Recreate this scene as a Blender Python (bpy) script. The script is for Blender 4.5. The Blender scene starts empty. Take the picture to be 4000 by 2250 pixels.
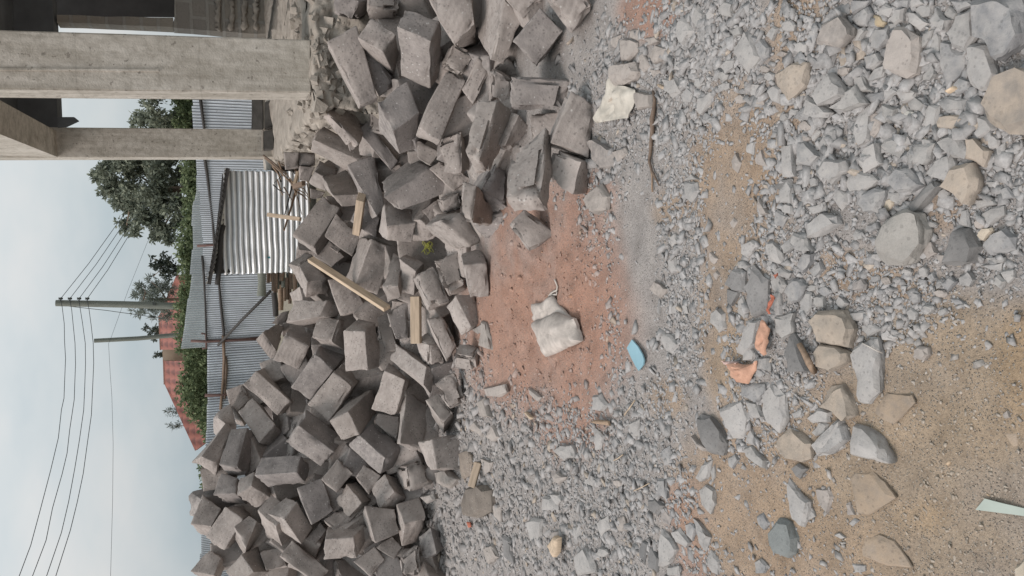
import bpy, bmesh, math, random
import numpy as np
from mathutils import Vector, noise, Matrix
random.seed(11); RNG=np.random.default_rng(11)
C=bpy.context.scene.collection
# ---------------------------------------------------------------- camera
F=3008.0; TH=math.radians(20.0); RO=math.radians(2.5); CAM=np.array([0,0,1.55])
fw=np.array([0,math.cos(TH),-math.sin(TH)]); r0=np.array([1.,0,0]); u0=np.cross(r0,fw)
rt=r0*math.cos(RO)-u0*math.sin(RO); up=u0*math.cos(RO)+r0*math.sin(RO)
def ray(px,py): return fw+up*(-(px-2000)/F)+rt*((1125-py)/F)
def proj(P):
    d=np.asarray(P,float)-CAM; z=d@fw
    return 2000-F*(d@up)/z, 1125-F*(d@rt)/z, z
def ground(px,py,h=0.0):
    d=ray(px,py); return CAM+d*((h-CAM[2])/d[2])
def atY(px,py,Y):
    d=ray(px,py); return CAM+d*(Y/d[1])
def atX(px,py,X):
    d=ray(px,py); return CAM+d*(X/d[0])
cam=bpy.data.cameras.new('camera'); co=bpy.data.objects.new('camera',cam); C.objects.link(co)
cam.sensor_fit='HORIZONTAL'; cam.sensor_width=36; cam.lens=36*F/4000; cam.clip_end=2000; cam.clip_start=.05
M=Matrix(((-up[0],rt[0],-fw[0],CAM[0]),(-up[1],rt[1],-fw[1],CAM[1]),(-up[2],rt[2],-fw[2],CAM[2]),(0,0,0,1)))
co.matrix_world=M; bpy.context.scene.camera=co
sc=bpy.context.scene
sc.view_settings.view_transform='Standard'; sc.view_settings.look='None'; sc.view_settings.gamma=1
sc.view_settings.exposure=0.0
sc.render.engine='CYCLES'
sc.cycles.max_bounces=6
# ---------------------------------------------------------------- materials
def nodes(name):
    m=bpy.data.materials.new(name); m.use_nodes=True; nt=m.node_tree
    return m,nt,nt.nodes['Principled BSDF']
def N(nt,t,**k):
    n=nt.nodes.new(t)
    for a,b in k.items():
        if a in n.inputs: n.inputs[a].default_value=b
        else: setattr(n,a,b)
    return n
def L(nt,a,b): nt.links.new(a,b)
def math_(nt,op,a,b=None):
    n=nt.nodes.new('ShaderNodeMath'); n.operation=op
    for i,x in enumerate((a,b)):
        if x is None: continue
        if isinstance(x,(int,float)): n.inputs[i].default_value=x
        else: nt.links.new(x,n.inputs[i])
    return n.outputs[0]
def ramp(nt,fac,stops):
    n=nt.nodes.new('ShaderNodeValToRGB'); e=n.color_ramp.elements
    while len(e)<len(stops): e.new(.5)
    for i,(p,c) in enumerate(stops):
        e[i].position=p; e[i].color=(*c,1) if len(c)==3 else c
    nt.links.new(fac,n.inputs[0]); return n.outputs[0]
def mix(nt,fac,a,b,mode='MIX'):
    n=nt.nodes.new('ShaderNodeMix'); n.data_type='RGBA'; n.blend_type=mode
    for i,x in ((0,fac),(6,a),(7,b)):
        if isinstance(x,(int,float)): n.inputs[i].default_value=x
        elif isinstance(x,tuple): n.inputs[i].default_value=(*x[:3],1)
        else: nt.links.new(x,n.inputs[i])
    return n.outputs[2]
def noise_(nt,vec,scale,detail=4,rough=.55):
    n=N(nt,'ShaderNodeTexNoise',Scale=scale,Detail=detail,Roughness=rough)
    if vec is not None: nt.links.new(vec,n.inputs['Vector'])
    return n.outputs[0]
def voro(nt,vec,scale,out=0,feature='F1'):
    n=N(nt,'ShaderNodeTexVoronoi',Scale=scale); n.feature=feature
    nt.links.new(vec,n.inputs['Vector']); return n.outputs[out]
def bump(nt,h,strength,dist,prev=None):
    n=N(nt,'ShaderNodeBump',Strength=strength,Distance=dist); nt.links.new(h,n.inputs['Height'])
    if prev is not None: nt.links.new(prev,n.inputs['Normal'])
    return n.outputs[0]
def objvec(nt,world=False):
    """object coordinates shifted by a random amount per object; returns (vector, random)"""
    oi=N(nt,'ShaderNodeObjectInfo'); tc=N(nt,'ShaderNodeTexCoord')
    v=N(nt,'ShaderNodeVectorMath'); v.operation='ADD'
    s=N(nt,'ShaderNodeVectorMath'); s.operation='SCALE'; s.inputs[0].default_value=(37.,53.,71.)
    L(nt,oi.outputs['Random'],s.inputs['Scale'])
    L(nt,tc.outputs['Object'],v.inputs[0]); L(nt,s.outputs[0],v.inputs[1])
    return v.outputs[0],oi.outputs['Random'],tc
def stone_mat(name,base,var=.16,dust=None,saw=False,pits=.5,flecks=True,scale=1.,rough=.95):
    m,nt,p=nodes(name); p.inputs['Roughness'].default_value=rough; p.inputs['Specular IOR Level'].default_value=.15
    v,rnd,tc=objvec(nt)
    big=noise_(nt,v,6*scale,5,.6); fine=noise_(nt,v,70*scale,6,.7); mid=noise_(nt,v,22*scale,4,.6)
    lo=tuple(c*(1-var*1.5) for c in base); hi=tuple(min(1,c*(1+var)) for c in base)
    col=ramp(nt,big,[(.3,lo),(.72,hi)])
    col=mix(nt,math_(nt,'MULTIPLY',fine,.55),col,tuple(c*.62 for c in base))
    # per-object tone
    tone=ramp(nt,rnd,[(0,(.74,.75,.77)),(.3,(.95,.93,.90)),(.6,(1.02,1.0,.98)),(1,(1.18,1.15,1.12))])
    col=mix(nt,1.0,col,tone,'MULTIPLY')
    if dust:
        g=N(nt,'ShaderNodeNewGeometry'); sx=N(nt,'ShaderNodeSeparateXYZ'); L(nt,g.outputs['Normal'],sx.inputs[0])
        f=math_(nt,'MULTIPLY',math_(nt,'SMOOTH_MIN',math_(nt,'MAXIMUM',sx.outputs[2],0.),.8),ramp(nt,mid,[(.35,(0,0,0)),(.65,(.75,.75,.75))]))
        col=mix(nt,f,col,dust)
    if flecks:
        d=voro(nt,v,34*scale); 
        msk=math_(nt,'MULTIPLY',math_(nt,'LESS_THAN',d,.17),math_(nt,'GREATER_THAN',noise_(nt,v,19*scale,2),.55))
        col=mix(nt,math_(nt,'MULTIPLY',msk,.6),col,(.52,.50,.47))
    pd=voro(nt,v,46*scale)
    pm=math_(nt,'MULTIPLY',math_(nt,'LESS_THAN',pd,.25),math_(nt,'GREATER_THAN',noise_(nt,v,9*scale,2),.48))
    col=mix(nt,math_(nt,'MULTIPLY',pm,pits),col,tuple(c*.35 for c in base))
    L(nt,col,p.inputs['Base Color'])
    h=math_(nt,'ADD',math_(nt,'MULTIPLY',mid,.7),math_(nt,'MULTIPLY',fine,.6))
    h=math_(nt,'SUBTRACT',h,math_(nt,'MULTIPLY',pm,.35))
    nrm=bump(nt,h,.55,.012/scale)
    if saw:
        w=N(nt,'ShaderNodeTexWave',Scale=11.,Distortion=6.,Detail=2.); w.inputs['Detail Scale'].default_value=.7; w.bands_direction='DIAGONAL'
        L(nt,v,w.inputs['Vector'])
        on=math_(nt,'GREATER_THAN',rnd,.5)
        w2=math_(nt,'MULTIPLY',math_(nt,'MULTIPLY',w.outputs[1],on),noise_(nt,v,5,2))
        nrm=bump(nt,w2,.38,.008,nrm)
    L(nt,nrm,p.inputs['Normal']); return m
MB={ 'block':stone_mat('quarry_stone',(.326,.292,.274),.26,saw=True,dust=(.41,.37,.34)),
     'g':stone_mat('grey_rubble',(.342,.333,.327),.18,pits=.3,scale=1.6,dust=(.385,.362,.34),flecks=False),
     'b':stone_mat('brown_grey_rubble',(.325,.297,.278),.16,pits=.3,scale=1.6,dust=(.40,.355,.32),flecks=False),
     'd':stone_mat('dark_rubble',(.225,.22,.218),.18,pits=.3,scale=1.6,flecks=False),
     't':stone_mat('dusty_tan_rubble',(.355,.312,.27),.15,pits=.25,scale=1.3,dust=(.42,.345,.275),flecks=False),
     'c':stone_mat('cream_pebble',(.50,.44,.36),.10,pits=.1,scale=1.6,flecks=False),
     'w':stone_mat('white_stone',(.50,.49,.46),.12,pits=.35,scale=2),
     'o':stone_mat('ochre_rubble',(.36,.305,.225),.18,pits=.3,scale=1.6,dust=(.42,.32,.2),flecks=False),
     'e':stone_mat('earth_clod',(.25,.215,.185),.2,pits=.6,scale=1.4),
     'l':stone_mat('buried_rock',(.33,.275,.225),.16,pits=.3,dust=(.36,.27,.19),scale=1.3,flecks=False),
     'B':stone_mat('boulder_stone',(.30,.287,.27),.18,pits=.3,scale=1.2,flecks=False),
     'S':stone_mat('bluish_stone',(.27,.285,.28),.16,pits=.3,scale=1.2,flecks=False)}
MB['D']=MB['d']
def plain(name,col,rough=.8,var=.14,scale=8,metal=0,bumps=.3,bd=.004,spec=.3):
    m,nt,p=nodes(name); v,rnd,tc=objvec(nt)
    n=noise_(nt,v,scale,5,.6); n2=noise_(nt,v,scale*8,4,.6)
    c=ramp(nt,n,[(.3,tuple(x*(1-var*1.6) for x in col)),(.7,tuple(min(1,x*(1+var)) for x in col))])
    c=mix(nt,math_(nt,'MULTIPLY',n2,.3),c,tuple(x*.7 for x in col))
    L(nt,c,p.inputs['Base Color']); p.inputs['Roughness'].default_value=rough; p.inputs['Metallic'].default_value=metal
    p.inputs['Specular IOR Level'].default_value=spec
    if bumps: L(nt,bump(nt,n2,bumps,bd),p.inputs['Normal'])
    return m
def wood(name,col,rough=.75,sc_=(3,3,40)):
    m,nt,p=nodes(name); v,rnd,tc=objvec(nt)
    mp=N(nt,'ShaderNodeMapping'); mp.inputs['Scale'].default_value=(60,60,4); L(nt,v,mp.inputs[0])
    n=noise_(nt,mp.outputs[0],1.,5,.65); n2=noise_(nt,v,9,3)
    c=ramp(nt,n,[(.3,tuple(x*.55 for x in col)),(.6,col),(.8,tuple(min(1,x*1.2) for x in col))])
    c=mix(nt,math_(nt,'MULTIPLY',n2,.4),c,tuple(x*.55 for x in col))
    tone=ramp(nt,rnd,[(0,(.72,.72,.72)),(1,(1.15,1.12,1.05))]); c=mix(nt,1.,c,tone,'MULTIPLY')
    L(nt,c,p.inputs['Base Color']); p.inputs['Roughness'].default_value=rough
    L(nt,bump(nt,n,.5,.004),p.inputs['Normal']); return m
MW=wood('sawn_timber',(.56,.44,.33)); MWB=wood('bark_timber',(.22,.155,.115)); MWD=wood('dark_timber',(.055,.05,.048))
MWR=wood('reddish_post',(.16,.09,.08)); MWG=wood('grey_pole_timber',(.21,.225,.20)); MWL=wood('peeled_log',(.33,.235,.17))
def concrete():
    m,nt,p=nodes('bare_concrete'); tc=N(nt,'ShaderNodeTexCoord'); v=tc.outputs['Object']
    mp=N(nt,'ShaderNodeMapping'); mp.inputs['Scale'].default_value=(6,6,.55); L(nt,v,mp.inputs[0])
    mp2=N(nt,'ShaderNodeMapping'); mp2.inputs['Scale'].default_value=(2,2,1.1); L(nt,v,mp2.inputs[0])
    a=noise_(nt,mp.outputs[0],1.6,6,.65); a2=noise_(nt,mp2.outputs[0],1.7,5,.6); b=noise_(nt,v,14,5,.65); c_=noise_(nt,v,70,4,.6)
    col=ramp(nt,a2,[(.30,(.42,.382,.33)),(.5,(.545,.50,.44)),(.7,(.63,.585,.525))])
    col=mix(nt,math_(nt,'MULTIPLY',ramp(nt,a,[(.36,(1,1,1)),(.56,(0,0,0))]),.55),col,(.27,.24,.195))
    col=mix(nt,math_(nt,'MULTIPLY',ramp(nt,b,[(.34,(1,1,1)),(.55,(0,0,0))]),.5),col,(.25,.22,.18))
    pm=math_(nt,'MULTIPLY',math_(nt,'GREATER_THAN',noise_(nt,v,24,3,.5),.66),math_(nt,'GREATER_THAN',noise_(nt,v,2.6,2),.46))
    col=mix(nt,math_(nt,'MULTIPLY',pm,.55),col,(.15,.13,.11))
    sz=N(nt,'ShaderNodeSeparateXYZ'); L(nt,v,sz.inputs[0])
    band=math_(nt,'LESS_THAN',math_(nt,'FRACT',math_(nt,'ADD',math_(nt,'MULTIPLY',sz.outputs[2],1.35),math_(nt,'MULTIPLY',a2,.03))),.012)
    col=mix(nt,math_(nt,'MULTIPLY',band,.2),col,(.20,.18,.15))
    L(nt,col,p.inputs['Base Color']); p.inputs['Roughness'].default_value=.92; p.inputs['Specular IOR Level'].default_value=.2
    h=math_(nt,'SUBTRACT',math_(nt,'ADD',math_(nt,'MULTIPLY',b,.8),math_(nt,'MULTIPLY',c_,.4)),math_(nt,'MULTIPLY',pm,.8))
    L(nt,bump(nt,h,.6,.014),p.inputs['Normal']); return m
MC=concrete()
MCR=plain('rough_mortar',(.36,.32,.275),.95,.25,7,bumps=.6,bd=.015)
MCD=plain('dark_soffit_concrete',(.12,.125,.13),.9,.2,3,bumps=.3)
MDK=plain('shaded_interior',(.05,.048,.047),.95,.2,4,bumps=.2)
def metal(name,col,rough=.42):
    m,nt,p=nodes(name); tc=N(nt,'ShaderNodeTexCoord'); v=tc.outputs['Object']; oi=N(nt,'ShaderNodeObjectInfo')
    n=noise_(nt,v,3,5,.6); n2=noise_(nt,v,30,3,.6)
    c=ramp(nt,n,[(.3,tuple(x*.85 for x in col)),(.7,col)])
    tone=ramp(nt,oi.outputs['Random'],[(0,(.86,.87,.88)),(1,(1.05,1.05,1.05))]); c=mix(nt,1.,c,tone,'MULTIPLY')
    rs=math_(nt,'GREATER_THAN',noise_(nt,v,9,4,.7),.70); c=mix(nt,math_(nt,'MULTIPLY',rs,.35),c,(.25,.2,.16))
    at=N(nt,'ShaderNodeAttribute'); at.attribute_name='valley_shade'; c=mix(nt,math_(nt,'MULTIPLY',at.outputs['Fac'],.92),c,(.06,.065,.07)); L(nt,c,p.inputs['Base Color']); p.inputs['Metallic'].default_value=.38  # dark tint painted into the corrugation valleys as shade
    L(nt,math_(nt,'ADD',math_(nt,'MULTIPLY',n2,.2),rough-.1),p.inputs['Roughness'])
    L(nt,bump(nt,n2,.15,.003),p.inputs['Normal']); return m
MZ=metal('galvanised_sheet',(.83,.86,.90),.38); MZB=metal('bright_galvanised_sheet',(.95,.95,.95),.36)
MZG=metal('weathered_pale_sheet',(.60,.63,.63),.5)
def leafm(name,a,b):
    m,nt,p=nodes(name); g=N(nt,'ShaderNodeNewGeometry'); 
    c=ramp(nt,g.outputs['Random Per Island'],[(0,a),(1,b)]); L(nt,c,p.inputs['Base Color']); p.inputs['Roughness'].default_value=.7
    p.inputs['Specular IOR Level'].default_value=.2
    t=N(nt,'ShaderNodeBsdfTranslucent'); L(nt,c,t.inputs[0]); mx=N(nt,'ShaderNodeMixShader'); mx.inputs[0].default_value=.3
    L(nt,p.outputs[0],mx.inputs[1]); L(nt,t.outputs[0],mx.inputs[2]); L(nt,mx.outputs[0],nt.nodes['Material Output'].inputs[0]); return m
ML1=leafm('eucalyptus_leaf',(.13,.15,.12),(.28,.30,.225)); ML2=leafm('hedge_leaf',(.10,.135,.07),(.23,.27,.145)); ML3=leafm('pale_needle',(.13,.155,.135),(.24,.26,.22)); ML4=leafm('shrub_leaf',(.045,.06,.05),(.12,.13,.10))  # eucalyptus and hedge leaf colours paled to stand in for distance haze
# ---------------------------------------------------------------- object helpers
def mesh_obj(name,verts,faces,mat,parent=None,smooth=False,sharp=None,origin=None,cls=None):
    verts=np.asarray(verts,float)
    loc=np.zeros(3)
    if origin is not None: loc=np.asarray(origin,float)
    if parent is not None: loc=np.array(parent['_o']) if '_o' in parent else np.zeros(3)
    me=bpy.data.meshes.new(name); me.from_pydata((verts-loc).tolist(),[],faces if isinstance(faces,list) else faces.tolist()); me.materials.append(mat)
    if smooth: me.polygons.foreach_set('use_smooth',[True]*len(me.polygons))
    if sharp is not None: me.set_sharp_from_angle(angle=math.radians(sharp))
    me.update()
    o=bpy.data.objects.new(name,me); C.objects.link(o)
    if parent is not None: o.parent=parent
    else: o.location=loc
    return o
def thing(name,label,cat,loc=(0,0,0),group=None):
    o=bpy.data.objects.new(name,None); C.objects.link(o); o.location=[float(x) for x in loc]; o['_o']=[float(x) for x in loc]
    o.empty_display_size=.1
    return tag(o,label,cat,group)
def tag(o,label,cat,group=None):
    o['label']=label; o['category']=cat
    if group: o['group']=group
    return o
def boxvf(P):  # P: 8 corners index a+2b+4c
    Fc=[(0,2,3,1),(4,5,7,6),(0,1,5,4),(2,6,7,3),(0,4,6,2),(1,3,7,5)]
    return list(P),[list(f) for f in Fc]
def aabb(x0,x1,y0,y1,z0,z1): return [np.array([(x0,x1)[i&1],(y0,y1)[(i>>1)&1],(z0,z1)[i>>2]]) for i in range(8)]
class MBld:
    def __init__(s): s.v=[]; s.f=[]
    def add(s,v,f):
        o=len(s.v); s.v+= [tuple(map(float,x)) for x in v]; s.f+=[[i+o for i in q] for q in f]; return s
    def box(s,P): return s.add(*boxvf(P))
    def bar(s,a,b,w,h,upv=(0,0,1)):
        a=np.array(a,float); b=np.array(b,float); d=(b-a)/np.linalg.norm(b-a); upv=np.array(upv,float)
        x=np.cross(d,upv); x/=np.linalg.norm(x); y=np.cross(x,d)
        return s.box([ (a if not i>>2 else b)+x*w*((i&1)-.5)+y*h*(((i>>1)&1)-.5) for i in range(8)])
    def tube(s,pts,r,n=8,jit=0):
        pts=[np.array(p,float) for p in pts]; V=[];Fc=[]
        rs=r if hasattr(r,'__len__') else [r]*len(pts)
        for i,p in enumerate(pts):
            d=pts[min(i+1,len(pts)-1)]-pts[max(i-1,0)]; d/=np.linalg.norm(d)+1e-9
            a=np.cross(d,(0.31,.17,.93)); a/=np.linalg.norm(a); b=np.cross(d,a)
            for k in range(n):
                t=2*math.pi*k/n; q=rs[i]*(1+jit*random.uniform(-1,1)); V.append(p+q*(a*math.cos(t)+b*math.sin(t)))
        for i in range(len(pts)-1):
            for k in range(n): Fc.append([i*n+k,i*n+(k+1)%n,(i+1)*n+(k+1)%n,(i+1)*n+k])
        Fc.append(list(range(n))[::-1]); Fc.append([len(V)-n+k for k in range(n)])
        return s.add(V,Fc)
    def obj(s,name,mat,parent=None,smooth=False,sharp=None,origin=None): return mesh_obj(name,s.v,s.f,mat,parent,smooth,sharp,origin)
def fbm(p,s,seed=0.):
    return noise.fractal(Vector((p[0]*s+seed,p[1]*s+seed*.7,p[2]*s-seed)),1.0,2.0,4)
# ---------------------------------------------------------------- data
BL={'A1':[[-1.452,7.368,1.727],[-1.188,7.601,1.593],[-1.372,7.38,1.863],[-1.138,7.587,1.656],[-1.582,7.511,1.749],[-1.292,7.751,1.635],[-1.438,7.544,1.941],[-1.236,7.742,1.713]],
'A2':[[-1.482,7.247,1.573],[-1.173,7.455,1.467],[-1.451,7.337,1.722],[-1.189,7.54,1.604],[-1.566,7.369,1.485],[-1.296,7.578,1.385],[-1.609,7.463,1.645],[-1.309,7.664,1.525]],
'A3':[[-1.315,7.438,1.374],[-1.158,7.431,1.229],[-1.039,7.703,1.54],[-0.934,7.699,1.406],[-1.391,7.581,1.247],[-1.273,7.592,1.157],[-1.146,7.859,1.449],[-1.04,7.854,1.314]],
'A4':[[-0.93,7.269,1.096],[-0.654,7.38,1.364],[-1.055,7.292,1.208],[-0.767,7.408,1.489],[-0.987,7.489,1.044],[-0.642,7.588,1.279],[-1.076,7.507,1.144],[-0.786,7.623,1.421]],
'A5':[[-1.072,7.927,1.548],[-0.966,8.002,1.408],[-1.03,7.971,1.599],[-0.848,8.059,1.493],[-1.262,8.199,1.483],[-1.166,8.276,1.352],[-1.253,8.254,1.566],[-1.061,8.333,1.437]],
'A6':[[-1.152,7.735,1.658],[-1.192,7.792,1.558],[-1.086,7.898,1.767],[-0.991,7.932,1.605],[-1.389,7.93,1.676],[-1.415,7.984,1.569],[-1.285,8.086,1.767],[-1.228,8.127,1.623]],
'R':[[-0.527,7.992,1.149],[-0.295,8.386,1.057],[-0.326,7.983,1.275],[-0.259,8.35,1.106],[-0.619,8.036,1.201],[-0.381,8.438,1.131],[-0.403,8.034,1.343],[-0.324,8.408,1.195]],
'Q':[[-0.447,7.207,0.903],[-0.663,7.325,1.0],[-0.327,7.233,1.113],[-0.56,7.353,1.216],[-0.252,7.569,0.832],[-0.523,7.677,0.902],[-0.24,7.576,0.99],[-0.423,7.703,1.113]],
'P':[[-0.175,6.858,0.842],[-0.036,6.871,0.774],[-0.222,7.185,1.103],[-0.028,7.198,1.033],[-0.194,6.966,0.658],[-0.078,6.992,0.623],[-0.263,7.303,0.943],[-0.076,7.319,0.881]],
'S':[[-0.405,6.832,0.753],[-0.206,6.859,0.673],[-0.351,6.937,0.904],[-0.165,6.967,0.838],[-0.495,7.016,0.615],[-0.253,7.054,0.571],[-0.426,7.138,0.815],[-0.23,7.162,0.729]],
'T':[[-0.3,6.184,0.563],[-0.606,6.281,0.542],[-0.288,6.32,0.714],[-0.61,6.416,0.69],[-0.232,6.336,0.452],[-0.604,6.416,0.388],[-0.2,6.459,0.569],[-0.557,6.556,0.549]],
'U':[[-0.658,6.903,0.744],[-0.92,7.093,0.933],[-0.494,6.93,0.889],[-0.795,7.122,1.082],[-0.557,7.105,0.612],[-0.847,7.306,0.827],[-0.445,7.153,0.814],[-0.721,7.335,0.98]],
'V':[[-0.78,6.637,0.619],[-1.079,6.808,0.811],[-0.649,6.69,0.763],[-0.923,6.865,0.966],[-0.751,6.823,0.513],[-1.038,6.995,0.706],[-0.595,6.878,0.661],[-0.884,7.051,0.861]],
'W':[[-1.309,6.617,0.798],[-1.444,6.724,0.902],[-1.073,6.662,1.066],[-1.21,6.769,1.167],[-1.241,6.812,0.697],[-1.369,6.919,0.8],[-0.971,6.865,0.986],[-1.132,6.964,1.069]],
'X':[[-1.472,6.723,1.099],[-1.355,6.823,1.054],[-1.502,6.953,1.429],[-1.374,7.046,1.366],[-1.586,6.845,1.028],[-1.496,6.932,0.95],[-1.643,7.061,1.318],[-1.511,7.16,1.272]],
'Y':[[-1.701,7.228,1.589],[-1.59,7.316,1.57],[-1.709,7.316,1.772],[-1.541,7.386,1.705],[-1.866,7.449,1.496],[-1.742,7.534,1.47],[-1.857,7.536,1.677],[-1.7,7.607,1.612]],
'Z':[[-1.612,7.052,1.457],[-1.747,7.117,1.305],[-1.699,7.132,1.582],[-1.863,7.201,1.441],[-1.529,7.206,1.427],[-1.651,7.271,1.276],[-1.586,7.286,1.551],[-1.761,7.355,1.41]],
'AA':[[-1.998,7.362,1.807],[-1.878,7.457,1.719],[-1.97,7.436,1.976],[-1.746,7.526,1.872],[-2.209,7.683,1.749],[-2.08,7.778,1.658],[-2.161,7.758,1.919],[-1.961,7.847,1.813]],
'AB':[[-1.936,7.223,1.543],[-2.214,7.297,1.705],[-1.817,7.321,1.681],[-2.103,7.402,1.863],[-1.952,7.407,1.466],[-2.226,7.482,1.632],[-1.857,7.474,1.518],[-2.126,7.572,1.75]],
'AC':[[-2.156,7.09,1.523],[-1.95,7.167,1.42],[-1.971,7.159,1.613],[-1.907,7.228,1.487],[-2.287,7.332,1.534],[-2.127,7.376,1.341],[-2.115,7.404,1.632],[-2.041,7.46,1.469]],
'AD':[[-1.835,6.67,1.217],[-1.725,6.742,1.108],[-1.825,6.887,1.348],[-1.714,6.938,1.181],[-2.089,6.765,1.083],[-1.982,6.842,0.987],[-1.977,7.006,1.277],[-1.93,7.049,1.086]],
'AE':[[-1.919,6.798,1.284],[-1.796,6.927,1.421],[-2.19,7.096,1.225],[-2.116,7.22,1.35],[-1.816,6.868,1.149],[-1.701,7.001,1.294],[-2.09,7.165,1.088],[-2.013,7.292,1.215]],
'AF':[[-1.798,6.597,0.823],[-1.545,6.672,0.904],[-1.891,6.591,1.01],[-1.593,6.671,1.105],[-1.85,6.79,0.806],[-1.593,6.865,0.888],[-1.938,6.785,0.995],[-1.645,6.864,1.089]],
'AG':[[-2.374,7.107,1.188],[-2.211,7.171,1.232],[-2.378,7.102,1.366],[-2.22,7.165,1.409],[-2.435,7.297,1.182],[-2.269,7.36,1.223],[-2.444,7.293,1.361],[-2.282,7.355,1.401]],
'AH':[[-2.338,6.744,0.872],[-2.432,6.709,0.975],[-2.073,6.848,1.148],[-2.181,6.815,1.255],[-2.398,6.933,0.857],[-2.496,6.9,0.963],[-2.136,7.037,1.133],[-2.245,7.005,1.242]],
'AI':[[-2.346,7.035,1.472],[-2.212,7.146,1.567],[-2.473,7.125,1.621],[-2.372,7.233,1.703],[-2.424,7.205,1.337],[-2.216,7.309,1.412],[-2.518,7.291,1.476],[-2.409,7.399,1.559]],
'AJ':[[-2.429,7.355,1.799],[-2.305,7.43,1.736],[-2.389,7.44,1.993],[-2.23,7.484,1.842],[-2.547,7.552,1.774],[-2.414,7.618,1.686],[-2.497,7.63,1.949],[-2.341,7.678,1.809]],
'AM':[[-2.142,6.853,0.96],[-2.033,6.887,0.862],[-2.078,6.878,1.025],[-1.965,6.904,0.906],[-2.202,7.043,0.942],[-2.091,7.075,0.839],[-2.134,7.07,1.013],[-2.02,7.096,0.893]],
'B1':[[-1.49,6.515,0.657],[-1.619,6.5,0.801],[-1.364,6.556,0.777],[-1.511,6.538,0.915],[-1.533,6.705,0.633],[-1.664,6.689,0.779],[-1.408,6.746,0.754],[-1.553,6.729,0.894]],
'B2':[[-1.723,6.447,0.615],[-1.861,6.526,0.718],[-1.58,6.565,0.711],[-1.73,6.646,0.814],[-1.739,6.55,0.518],[-1.878,6.629,0.617],[-1.596,6.667,0.612],[-1.745,6.747,0.713]],
'BB':[[-1.973,6.538,0.802],[-1.862,6.577,0.907],[-1.82,6.543,0.619],[-1.812,6.609,0.8],[-2.034,6.723,0.773],[-1.924,6.764,0.884],[-1.884,6.732,0.604],[-1.857,6.796,0.774]],
'B3':[[-1.659,6.434,0.549],[-1.52,6.447,0.445],[-1.512,6.471,0.642],[-1.43,6.495,0.569],[-1.703,6.626,0.518],[-1.569,6.638,0.412],[-1.562,6.665,0.618],[-1.473,6.686,0.537]],
'B4':[[-1.612,6.247,0.373],[-1.763,6.313,0.487],[-1.507,6.402,0.416],[-1.61,6.469,0.534],[-1.71,6.346,0.258],[-1.803,6.404,0.351],[-1.575,6.497,0.289],[-1.68,6.563,0.405]],
'B5':[[-1.996,6.214,0.554],[-1.713,6.288,0.607],[-1.945,6.216,0.354],[-1.765,6.277,0.37],[-2.045,6.562,0.544],[-1.878,6.632,0.585],[-2.046,6.563,0.339],[-1.858,6.624,0.356]],
'B6':[[-1.843,6.085,0.334],[-1.727,6.262,0.354],[-1.818,6.089,0.152],[-1.692,6.263,0.164],[-2.071,6.264,0.328],[-1.832,6.439,0.341],[-2.069,6.287,0.197],[-1.883,6.449,0.176]],
'B7':[[-1.954,6.309,0.707],[-2.136,6.333,0.687],[-1.967,6.413,0.919],[-2.141,6.45,0.933],[-1.939,6.525,0.59],[-2.038,6.546,0.557],[-1.941,6.653,0.866],[-2.09,6.671,0.83]],
'B8':[[-2.173,6.31,0.459],[-2.28,6.285,0.587],[-2.078,6.359,0.536],[-2.164,6.352,0.71],[-2.238,6.493,0.429],[-2.346,6.469,0.561],[-2.137,6.544,0.511],[-2.228,6.535,0.68]],
'B9':[[-2.172,6.284,0.39],[-2.094,6.312,0.319],[-2.077,6.35,0.523],[-2.016,6.354,0.388],[-2.239,6.472,0.361],[-2.157,6.497,0.282],[-2.141,6.535,0.488],[-2.072,6.542,0.359]],
'B10':[[-2.054,5.917,0.126],[-1.874,6.015,0.14],[-2.12,6.009,0.221],[-1.968,6.103,0.224],[-2.047,5.99,0.046],[-1.946,6.084,0.049],[-2.154,6.075,0.125],[-2.003,6.171,0.131]],
'B11':[[-2.171,5.906,0.275],[-1.972,5.957,0.258],[-2.208,5.911,0.388],[-2.058,5.974,0.402],[-2.238,6.089,0.23],[-2.043,6.143,0.222],[-2.274,6.097,0.35],[-2.119,6.161,0.367]],
'B12':[[-2.235,5.907,0.183],[-2.133,6.009,0.207],[-2.259,5.949,0.248],[-2.228,6.047,0.26],[-2.283,5.989,0.023],[-2.272,6.081,0.021],[-2.365,6.027,0.079],[-2.329,6.124,0.09]],
'B13':[[-1.606,6.104,0.273],[-1.391,6.133,0.29],[-1.554,6.107,0.08],[-1.368,6.158,0.159],[-1.648,6.516,0.295],[-1.497,6.544,0.309],[-1.637,6.519,0.102],[-1.452,6.567,0.172]],
'B14':[[-1.306,5.525,0.19],[-1.098,5.571,0.202],[-1.324,5.543,-0.007],[-1.081,5.58,-0.018],[-1.366,5.812,0.182],[-1.163,5.876,0.245],[-1.383,5.837,0.007],[-1.144,5.876,0.0]],
'B17':[[-2.486,6.725,0.74],[-2.32,6.909,0.792],[-2.485,6.806,0.507],[-2.385,7.01,0.618],[-2.569,6.779,0.777],[-2.382,6.959,0.819],[-2.575,6.862,0.552],[-2.465,7.064,0.654]],
'D1':[[-0.951,6.398,0.693],[-1.159,6.416,0.606],[-1.03,6.514,0.832],[-1.196,6.53,0.74],[-0.816,6.72,0.434],[-1.04,6.756,0.399],[-0.896,6.846,0.601],[-1.068,6.862,0.511]],
'D2':[[-0.701,6.066,0.291],[-1.003,6.219,0.344],[-0.622,6.156,0.427],[-0.936,6.322,0.516],[-0.709,6.159,0.232],[-0.975,6.308,0.276],[-0.564,6.25,0.37],[-0.904,6.41,0.443]],
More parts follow.
